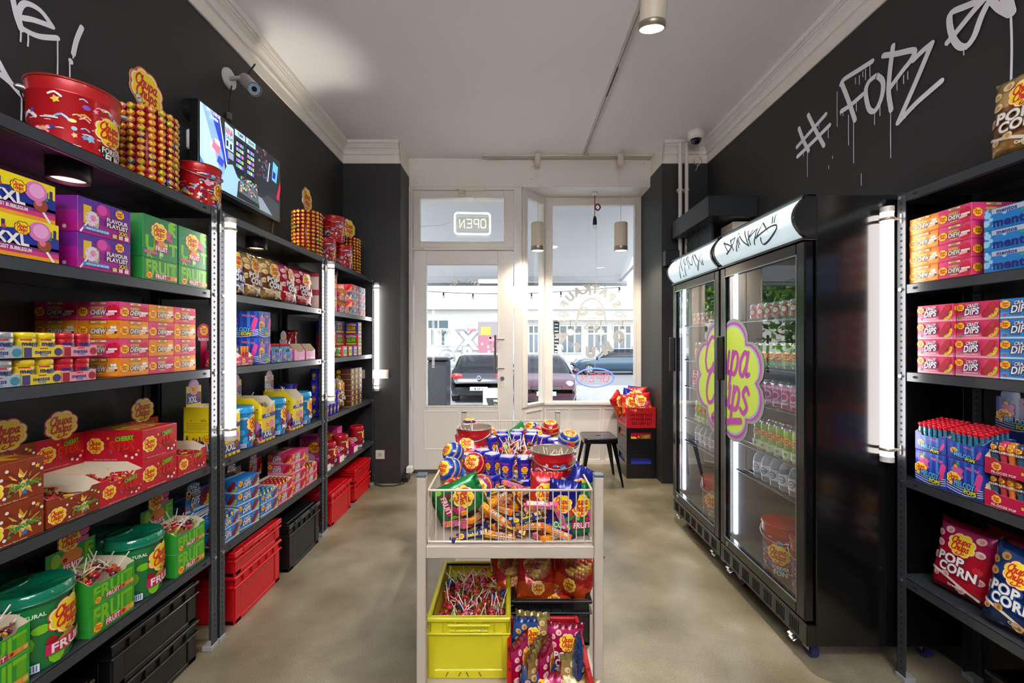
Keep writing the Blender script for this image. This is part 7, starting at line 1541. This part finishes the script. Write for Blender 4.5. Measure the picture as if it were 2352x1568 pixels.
put('fb', None, (1.35, 1.89, .2185), (0, 0, -pi/2+.4), 'red lidded bucket on the fridge floor beside its hinge side', 'bucket'); put('fb', None, (1.345, 2.78, .2185), (0, 0, -pi/2+.5), 'red lidded bucket on the floor of yummy-header fridge', 'bucket')

mb = MB()
for c, loc, up, stick in SMALL:
    mb.M = Matrix.Translation(loc) @ Vector(up).to_track_quat('Z', 'Y').to_matrix().to_4x4(); c = LCOL[c]; A_, B_, Y_ = mt(c[0], .22, 0, 0, .6), mt(c[1], .22, 0, 0, .6), mt('e8b82a', .25, 0, 0, .6)
    mb.ball((0, 0, 0), .0128, A_, 9, 6, (1, 1, .92), lambda i, j: Y_ if i >= 5 or (not stick and i == 4 and j % 3) else B_ if i == 2 else A_)
    if stick: mb.tube([(0, 0, -.01), (0, 0, -.074)], .0019, STICK, 5)
mb.M = None
o = mb.build('lollipops'); o['kind'] = 'stuff'; tag(o, 'remaining lollipops in the jar ring, tin buckets, yellow trays and far stands', 'lollipops')
# ------------------------------------------------------------- street outside
GZ = -.5
PAVE = bpy.data.materials.new('paving_slabs'); PAVE.use_nodes = True; n, l = nodes(PAVE); b = n['Principled BSDF']; tc = n.new('ShaderNodeTexCoord'); br = n.new('ShaderNodeTexBrick'); mp = n.new('ShaderNodeMapping'); mp.inputs['Rotation'].default_value = (0, 0, R(45))
br.inputs['Scale'].default_value = 2.2; br.inputs['Color1'].default_value = (.25, .26, .28, 1); br.inputs['Color2'].default_value = (.2, .21, .235, 1); br.inputs['Mortar'].default_value = (.07, .07, .07, 1); br.inputs['Mortar Size'].default_value = .012; br.inputs['Row Height'].default_value = .5
l.new(tc.outputs['Object'], mp.inputs[0]); l.new(mp.outputs[0], br.inputs[0]); l.new(br.outputs[0], b.inputs['Base Color']); b.inputs['Roughness'].default_value = .8
ASPH = noisemat('asphalt', [(.3, '5a5c60'), (.7, '6a6c70')], 30, (.8, .9)); PLAS = noisemat('pale_render', [(.3, 'dcdad4'), (.7, 'e8e6e0')], 1.5, (.8, .9), 5); GREYP = mt('9a9894', .8)
mb = MB(); mb.box(-45, 4.85, GZ-.1, 45, 18, GZ, PAVE); mb.box(-45, 28, GZ-.1, 45, 41, GZ+.01, PAVE); struct(mb.build('pavement'))
mb = MB(); mb.box(-45, 18, GZ-.1, 45, 28, GZ-.005, ASPH); struct(mb.build('road'))
mb = MB(); mb.box(-1.2, 4.53, GZ, .1, 5.3, -.02, GREYP); mb.box(-1.3, 5.3, GZ, .3, 5.65, -.26, GREYP); mb.box(.0, 4.78, GZ-.1, 1.6, 5.0, .0, PLAS); struct(mb.build('floor_doorstep'))
# facade across the street
FY = 40; T = TH('apartment_building', 'pale rendered building with graffiti across the street, seen through the door glass', 'building', (0, FY, GZ))
m = T.mb(); m.box(-30, FY, GZ, 30, FY+3, 16, PLAS); m.box(-30, FY-.6, 4.45, 30, FY, 7.5, PLAS); m.box(-30, FY-.75, 4.3, 30, FY, 4.45, GREYP); m.box(-30, FY-.05, GZ, 30, FY, .2, GREYP); T.add(m, 'wall')
FRW = mt('e8e8e6', .5); DKW = mt('4a5862', .15, 0, 0, .5); 
def win(x0, x1, z0, z1, nx=2, split=.36, curtain=True):
    m = T.mb(); y = FY-.06
    m.bx(x0, y-.05, z0, x1, y, z1, FRW, .01); w_ = T.add(m, 'window'); m = T.mb(); zs = z1-(z1-z0)*split; c = .12
    for i in range(nx):
        a0 = x0+c+(x1-x0-c)*i/nx; a1 = x0+(x1-x0-c)*(i+1)/nx
        m.box(a0, y-.07, zs+c/2, a1, y-.052, z1-c, DKW); m.box(a0, y-.07, z0+c, a1, y-.052, zs-c/2, DKW)
        if curtain: m.box(a0, y-.075, z0+c, a0+(a1-a0)*.3, y-.071, zs-c/2, mt('c8ccc4', .8)); m.box(a0+(a1-a0)*.6, y-.075, z0+c, a1, y-.071, zs-c/2, mt('b8bcb4', .8))
    T.add(m, 'pane', w_)
win(-9.9, -5.85, .9, 3.45, 4); win(-14.9, -11, .9, 3.45, 3)
for x0, x1 in ((1.5, 3.0), (4.4, 6.6), (7.0, 9.0), (9.4, 11.2), (12.0, 14)): win(x0, x1, .2, 2.9, 3, .3, False)
for x in range(-14, 20, 3): win(x, x+1.2, 7.9, 10.2, 2) if False else None
for x in (-9, -5.4, -1.2, 2.6, 6.4, 10.2): win(x, x+1.5, 5.5, 6.9, 2, .3); 
m = T.mb(); DW_ = mt('8a5a68', .6); m.box(-3.2, FY-.1, GZ, -.3, FY-.02, 1.9, DW_); m.box(-3.2, FY-.1, 1.9, -.3, FY-.02, 3.2, mt('7a7478', .6)); m.box(-2.9, FY-.12, 1.95, -2.0, FY-.1, 2.7, mt('e8b040', .6)); q = random.Random(2)
for i in range(26): x, z_ = q.uniform(-3.0, -.6), q.uniform(-.2, 1.7); m.box(x, FY-.125, z_, x+q.uniform(.1, .3), FY-.105, z_+q.uniform(.1, .35), mt(q.choice(('e0d8dc', 'd05070', '2a2028', 'e8e4e6')), .6))
T.add(m, 'door')
m = T.mb(); a = Art(m, lambda u, v, t: (u, FY-.012-t*8, v), .002); DG2 = mt('7a7c80', .7)
for s_, cx, cz, h in (('X', -4.1, 1.5, 1.7), ('R', -4.0, .2, 1.3)): a.otext(s_, cx, cz, h, mt('d8d8d6', .7), DG2, None, 0, 0, .14, .04)
a.disc(-6.1, -.1, .75, DG2, n=20); a.disc(-6.1, -.1, .66, mt('d8d8d6', .7), n=20); a.disc(-6.0, 0, .28, DG2, n=14); a.text('NICE', -6.1, .55, .22, DG2); a.text('ZOE', -4.6, 2.45, .35, DG2); a.text('NIO', -3.75, 2.45, .3, mt('b03040', .7)); a.text('RIMA', -6.3, 2.3, .4, DG2)
for i in range(22): x, z_ = q.uniform(-7, -4.6), q.uniform(.8, 1.9); a.stroke([(x, z_), (x+q.uniform(.1, .3), z_+q.uniform(-.2, .2)), (x+q.uniform(.2, .4), z_+q.uniform(-.1, .1))], .05, DG2, 2)
T.add(m, 'graffiti')
m = T.mb(); m.box(3.9, FY-.3, -.2, 4.4+.0, FY-.2, 3.2, mt('26282a', .7)); a = Art(m, lambda u, v, t: (u, FY-.31-t*8, v), .002)
for i in range(9): a.rect(3.95, 2.9-.32*i, 4.3, 3.0-.32*i, mt('c8c8c4', .7))
T.add(m, 'menu_board')
m = T.mb(); m.box(.8, FY-1.2, 3.3, 16, FY-.1, 3.6, mt('b8bcc0', .7)); T.add(m, 'canopy')
for x in (5.4, 8.2, 10.2): m = T.mb(); m.ball((x, FY-.6, 2.2), .28, mt('fff4d8', .4, 0, 1.5), 12, 8); m.tube([(x, FY-.6, 2.45), (x, FY-.6, 3.4)], .02, BLK, 6); T.add(m, 'globe_lamp')
# own awning with crossbar
T = TH('shop_awning', 'grey fabric awning seen from below through the shop windows', 'awning', (.2, 4.9, 2.9)); AW = mt('e2e3e3', .75)
m = T.mb()
for x0, x1 in ((-2.6, 1.72),): m.box(x0, 4.88, 3.06, x1, 4.9, 3.2, AW); m.face([(x0, 4.9, 3.16), (x1, 4.9, 3.16), (x1, 6.5, 2.33), (x0, 6.5, 2.33)], AW); m.face([(x0, 4.9, 3.168), (x1, 4.9, 3.168), (x1, 6.5, 2.338), (x0, 6.5, 2.338)], AW)
T.add(m, 'fabric'); m = T.mb(); m.bx(-2.6, 6.48, 2.20, 1.75, 6.54, 2.25, mt('8a8c8e', .4, .4), .006); m.bx(-2.6, 6.48, 2.26, 1.75, 6.54, 2.34, mt('c4c6c8', .5), .006); T.add(m, 'front_bar')
m = T.mb(); m.tube([(1.66, 4.9, 2.9), (1.72, 5.7, 2.45), (1.66, 6.5, 2.28)], .022, mt('d0d2d4', .4), 8); m.tube([(-2.4, 4.9, 2.9), (-2.4, 5.7, 2.45), (-2.4, 6.5, 2.28)], .022, mt('d0d2d4', .4), 8); T.add(m, 'folding_arm')
T = TH('string_lights', 'sagging black string of small bulbs strung outside under the awning', 'lights', (0, 6.56, 2.1)); m = T.mb(); P0 = [(-2.4+.45*i, 6.55, 2.22-.12*sin(pi*i/9)-.004*i) for i in range(10)]; m.tube(P0, .006, BLK, 5); T.add(m, 'wire')
for p in P0[1:]: m = T.mb(); m.tube([p, (p[0], p[1], p[2]-.05)], .014, BLK, 6); m.ball((p[0], p[1], p[2]-.07), .024, mt('e8e4d8', .2), 8, 5); T.add(m, 'bulb')
# cars
def car(label, base, rz, col, L=4.2, Wd=1.78, H=1.47, hatch=True, plate=None, rear=True):
    T = thing('car', label, 'car', base, rz); paint = mt(col, .18, .3, 0, .9)
    hw = Wd/2; hl = L/2
    st = [(-hl, .42, .62, .0, .80), (-hl+.06, .28, .80, .0, .92), (-hl+.22, .22, .90, .0, .97), (-hl+.5, .2, .96, 1.18, .985), (-hl+.78, .2, .97, 1.42, 1.0), (-hl+1.3, .2, .97, 1.47, 1.0), (-hl+2.2, .2, .96, 1.46, 1.0), (-hl+2.75, .2, .95, 1.30, 1.0), (-hl+3.2, .2, .93, .0, .99), (hl-.35, .2, .84, .0, .96), (hl-.1, .24, .70, .0, .88), (hl, .38, .58, .0, .78)]
    if not hatch: st = [(s_[0], s_[1], s_[2], s_[3], s_[4]) for s_ in st]
    mb = MB(); rows = []; k = L/4.2
    for x, zb, zl, zr, wf in st:
        x *= 1; w = hw*wf; roof = zr if zr else zl; wr = w*(.76 if zr else .93); zr_ = max(roof, zl)*H/1.47
        r_ = [(0, zr_), (wr*.8, zr_-.005), (wr, zr_-(.05 if zr else .02)), (w*.97, zl), (w, zl-.12), (w, zb+.18), (w*.94, zb), (0, zb)]
        rows.append([(x, y, z_) for y, z_ in r_]+[(x, -y, z_) for y, z_ in r_[-2:0:-1]])
    nc = len(rows[0])
    def mf(i, j):
        up_ = st[i][3], st[i+1][3]
        if j in (2, nc-3) and up_[0] and up_[1] : return TINT
        if j in (0, 1, nc-2, nc-1) and (bool(up_[0]) != bool(up_[1]) or (i in (3, 6))): return TINT
        if j in (2, nc-3) and bool(up_[0]) != bool(up_[1]): return TINT
        return paint
    mb.grid(rows, paint, True, True, mf); mb.face(rows[0][::-1], paint); mb.face(rows[-1], paint)
    # seats and floor so the glass has something behind it
    mb.box(-hl+.6, -hw*.7, .3, hl-1.2, hw*.7, .82, BLK)
    mb.build('body', T)
    for x in (-hl+.75, hl-.82):
        for s_ in (-1, 1):
            m = MB(); y = s_*(hw-.02); m.tube([(x, y-s_*.2, .31), (x, y, .31)], .31, mt('17181a', .7), 24); m.disc((x, y+s_*.004, .31), .31, mt('17181a', .7), 'y', 24); w_ = m.build('wheel', T); m = MB()
            m.tube([(x, y, .31), (x, y+s_*.012, .31)], .2, mt('6a6c70', .3, .6), 20)
            for j in range(5): t = 2*pi*j/5; m.tube([(x, y+s_*.018, .31), (x+.19*cos(t), y+s_*.018, .31+.19*sin(t))], .022, mt('c8cacc', .25, .8), 6)
            m.build('rim', w_)
    m = MB()
    for s_ in (-1, 1): m.ball((-hl+.1, s_*hw*.74, .82), .16, mt('b81818', .2, 0, 0, .8), 12, 8, (.5, 1.15, .55))
    m.build('tail_light', T); m = MB()
    for s_ in (-1, 1): m.ball((hl-.24, s_*hw*.72, .66), .19, mt('c8d4dc', .12, .3, 0, .8), 12, 8, (.9, .8, .62))
    m.build('headlight', T)
    for e, x in ((-1, -hl), (1, hl)):
        m = MB(); m.bx(x+e*.005, -.26, .40, x+e*.02, .26, .51, mt('e8e8e8', .4), .003)
        if plate: Art(m, (lambda u, v, t: (x+e*.021-t, -u, v)) if e < 0 else (lambda u, v, t: (x+e*.021+t, u, v)), .002 if e > 0 else .002).text(plate, 0, .455, .075, BLK, .46)
        m.build('number_plate', T)
    m = MB(); m.bx(hl-.03, -.42, .56, hl+.01, .42, .66, BLK, .004)
    for i in range(3): m.box(hl+.011, -.4, .575+.028*i, hl+.014, .4, .581+.028*i, mt('c0c4c8', .2, .9))
    m.build('grille', T); m = MB()
    m.tube([(-hl+.015, 0, .78), (-hl-.02, 0, .78)], .07, mt('c8ccd0', .2, .9), 20); Art(m, lambda u, v, t: (-hl-.021-t, -u, v), .002).text('VW', 0, .78, .07, BLK, .1); m.tube([(-hl+.55, -.3, 1.2), (-hl+.55, .3, 1.2)], .01, BLK, 6); m.build('badge', T)
    m = MB(); [m.ball((hl-1.25, s_*(hw+.08), .98), .11, paint, 10, 7, (.6, 1, .7)) for s_ in (-1, 1)]; m.build('side_mirror', T)
    return T
car('black hatchback parked outside with its rear to the shop door', (-.98, 12.6+2.1, GZ), pi/2, '1a1c22', plate='B SF 3')
car('dark red car parked facing the shop window', (.92, 11.4+2.1, GZ), -pi/2, '3e101e', plate='7405')
car('blue-grey estate car on the far side of the street, side on', (5.75, 24.5, GZ), pi, '2a4256', 4.6, 1.82, 1.47)
# trees beyond the parked cars, in view of the fridge glass
BARK = mt('5a4a3a', .9); LEAFS = [mt(c, .6) for c in ('6a9a34', '84b844', 'a4d05a', '4e7e2c')]
def leaf_tree(x, y, r, h, label, seed):
    T = TH('street_tree', label, 'tree', (x, y, GZ)); m = T.mb(); m.tube([(x, y, GZ), (x+.1, y, h*.3), (x, y+.1, h*.6)], [.22, .16, .1], BARK, 10); q = random.Random(seed)
    for i in range(7): t = i*.9; m.tube([(x, y, h*.35+.2*i), (x+r*.6*cos(t), y+r*.6*sin(t), h*.6+.2*i)], [.08, .03], BARK, 6)
    T.add(m, 'trunk'); m = T.mb()
    for i in range(9000):
        u, v, w_ = q.gauss(0, 1), q.gauss(0, 1), q.gauss(0, 1); k = (q.random()**.4)/math.sqrt(u*u+v*v+w_*w_); lump = 1+.22*sin(u*k*5+seed)*cos(w_*k*6)
        c = Vector((x+u*k*r*lump, y+v*k*r*lump, h*.62+w_*k*h*.42*lump)); a1 = Vector((q.uniform(-1, 1), q.uniform(-1, 1), q.uniform(-1, 1))).normalized()*.13; b1 = a1.cross(Vector((q.uniform(-1, 1), q.uniform(-1, 1), q.uniform(-1, 1)))).normalized()*.08
        m.face([c-a1, c+b1, c+a1, c-b1], q.choice(LEAFS))
    T.add(m, 'crown')
for i, (x, y, r, h) in enumerate(((-6.5, 13, 2.4, 7), (-11.5, 17, 3.0, 8.5), (-8.5, 24.5, 3.2, 9), (-18, 24, 3.6, 10), (-4.8, 8.8, 1.5, 4.5), (-18, 12, 3.0, 8), (-27, 30, 4.0, 11))): leaf_tree(x, y, r, h, 'leafy green street tree mirrored in the fridge doors, %s' % ('second from shop', 'third from shop', 'tall one by the road', 'big far one', 'small one closest to the shop', 'outer one', 'most distant one')[i], i)
# pavement objects
T = TH('dark_upright_shape', 'added dark upright shape standing outside the door glass', 'shape', (-1.5, 9.3, GZ)); m = T.mb(); m.bx(-1.78, 9.0, GZ+.06, -1.38, 9.6, .95, mt('202226', .35), .03); T.add(m, 'body'); m = T.mb(); m.bx(-1.84, 8.9, .95, -1.32, 9.66, 1.02, mt('202226', .35), .02); T.add(m, 'lid')  # added shape standing in for an unidentified dark area in the door glass
for x in (-1.7, -1.44): m = T.mb(); m.tube([(x-.02, 9.6, GZ+.08), (x+.02, 9.6, GZ+.08)], .08, BLK, 12); T.add(m, 'wheel')
T = TH('pavement_sign', 'white and black advertising board outside beside the black hatchback', 'sign', (-.35, 9.2, GZ)); m = T.mb(); m.bx(-.62, 9.1, GZ, -.05, 9.16, .35, mt('e8e8e6', .5), .01); T.add(m, 'board'); m = T.mb(); a = Art(m, lambda u, v, t: (u, 9.099-t, v), .003); a.star(-.25, .15, [(.3, pi+pi*i/12) for i in range(13)], mt('2a2c30', .5)); a.text('Wir liefern', -.25, .09, .05, mt('e8e8e6', .5), .3); a.text('Lieferando', -.25, .0, .05, mt('c8d83a', .5), .25); T.add(m, 'print')
def person(x, y, top, trouser, skin, hair, label, sit=True, s=1.):
    T = TH('person', label, 'person', (x, y, GZ)); z0 = GZ
    J = [((0, 0, .50 if sit else .92), .15), ((0, 0, .78 if sit else 1.2), .13), ((0, .0, 1.0 if sit else 1.42), .15), ((0, 0, 1.1 if sit else 1.52), .055)]
    bmv, bme, rad = [], [], []
    def add(p, r, par=None):
        bmv.append((x+p[0]*s, y+p[1]*s, z0+p[2]*s)); rad.append(r*s); i = len(bmv)-1
        if par is not None: bme.append((par, i))
        return i
    a_ = add(*J[0]); b_ = add(*J[1], a_); c_ = add(*J[2], b_); d_ = add(*J[3], c_); hz = .1; e_ = add((0, -.02, J[3][0][2]+.14), .095, d_)
    sh = J[2][0][2]
    for g in (-1, 1):
        k = add((g*.19, 0, sh+.02), .055, c_); k = add((g*.24, -.05, sh-.26), .042, k); k = add((g*.18, -.28, sh-.32), .033, k); add((g*.17, -.36, sh-.32), .03, k)
        if sit: k = add((g*.1, -.02, .48), .09, a_); k = add((g*.12, -.42, .48), .065, k); k = add((g*.12, -.42, .08), .04, k); add((g*.12, -.54, .04), .04, k)
        else: k = add((g*.1, 0, .85), .09, a_); k = add((g*.1, -.04, .48), .06, k); k = add((g*.1, .02, .08), .04, k); add((g*.1, -.12, .04), .04, k)
    me = bpy.data.meshes.new('body'); bm = bmesh.new(); lay = bm.verts.layers.skin.verify(); vs = []
    for v, r_ in zip(bmv, rad): w_ = bm.verts.new(tuple(Vector(v)-T.b)); w_[lay].radius = (r_, r_*.85); vs.append(w_)
    vs[0][lay].use_root = True
    for i, j in bme: bm.edges.new((vs[i], vs[j]))
    bm.to_mesh(me); bm.free(); o = bpy.data.objects.new('body', me); COL.objects.link(o); o.parent = T.o; o.modifiers.new('skin', 'SKIN')
    su = o.modifiers.new('sub', 'SUBSURF'); su.levels = 1; su.render_levels = 1; me.materials.append(mt(top, .8))
    m = T.mb(); hc = (x, y-.03*s, z0+(J[3][0][2]+.15)*s); m.ball(hc, .105*s, mt(skin, .6), 14, 10, (.85, 1, 1.15)); m.ball((hc[0], hc[1]-.105*s, hc[2]-.01), .018*s, mt(skin, .6), 6, 5)
    for g in (-1, 1): m.ball((hc[0]+g*.035*s, hc[1]-.092*s, hc[2]+.015*s), .01*s, BLK, 6, 5); m.ball((hc[0]+g*.09*s, hc[1], hc[2]), .02*s, mt(skin, .6), 6, 5)
    T.add(m, 'head'); m = T.mb(); m.ball((hc[0], hc[1]+.022*s, hc[2]+.03*s), .112*s, mt(hair, .8), 12, 9, (.9, .98, 1.08)); T.add(m, 'hair')
person(4.1, 36.5, 'e8e6e2', '3a3a40', 'c89a80', '5a3a2a', 'person in white top standing across the street', False, 1.05); person(7.3, 37, 'e4e4e6', '3a3a40', 'b98a70', '2a2020', 'person in white sitting outside the shops across the street'); person(10.6, 37.5, 'b8a8a8', '2a2a30', 'c89a80', '3a2a20', 'person in grey-pink sitting far side of the street')
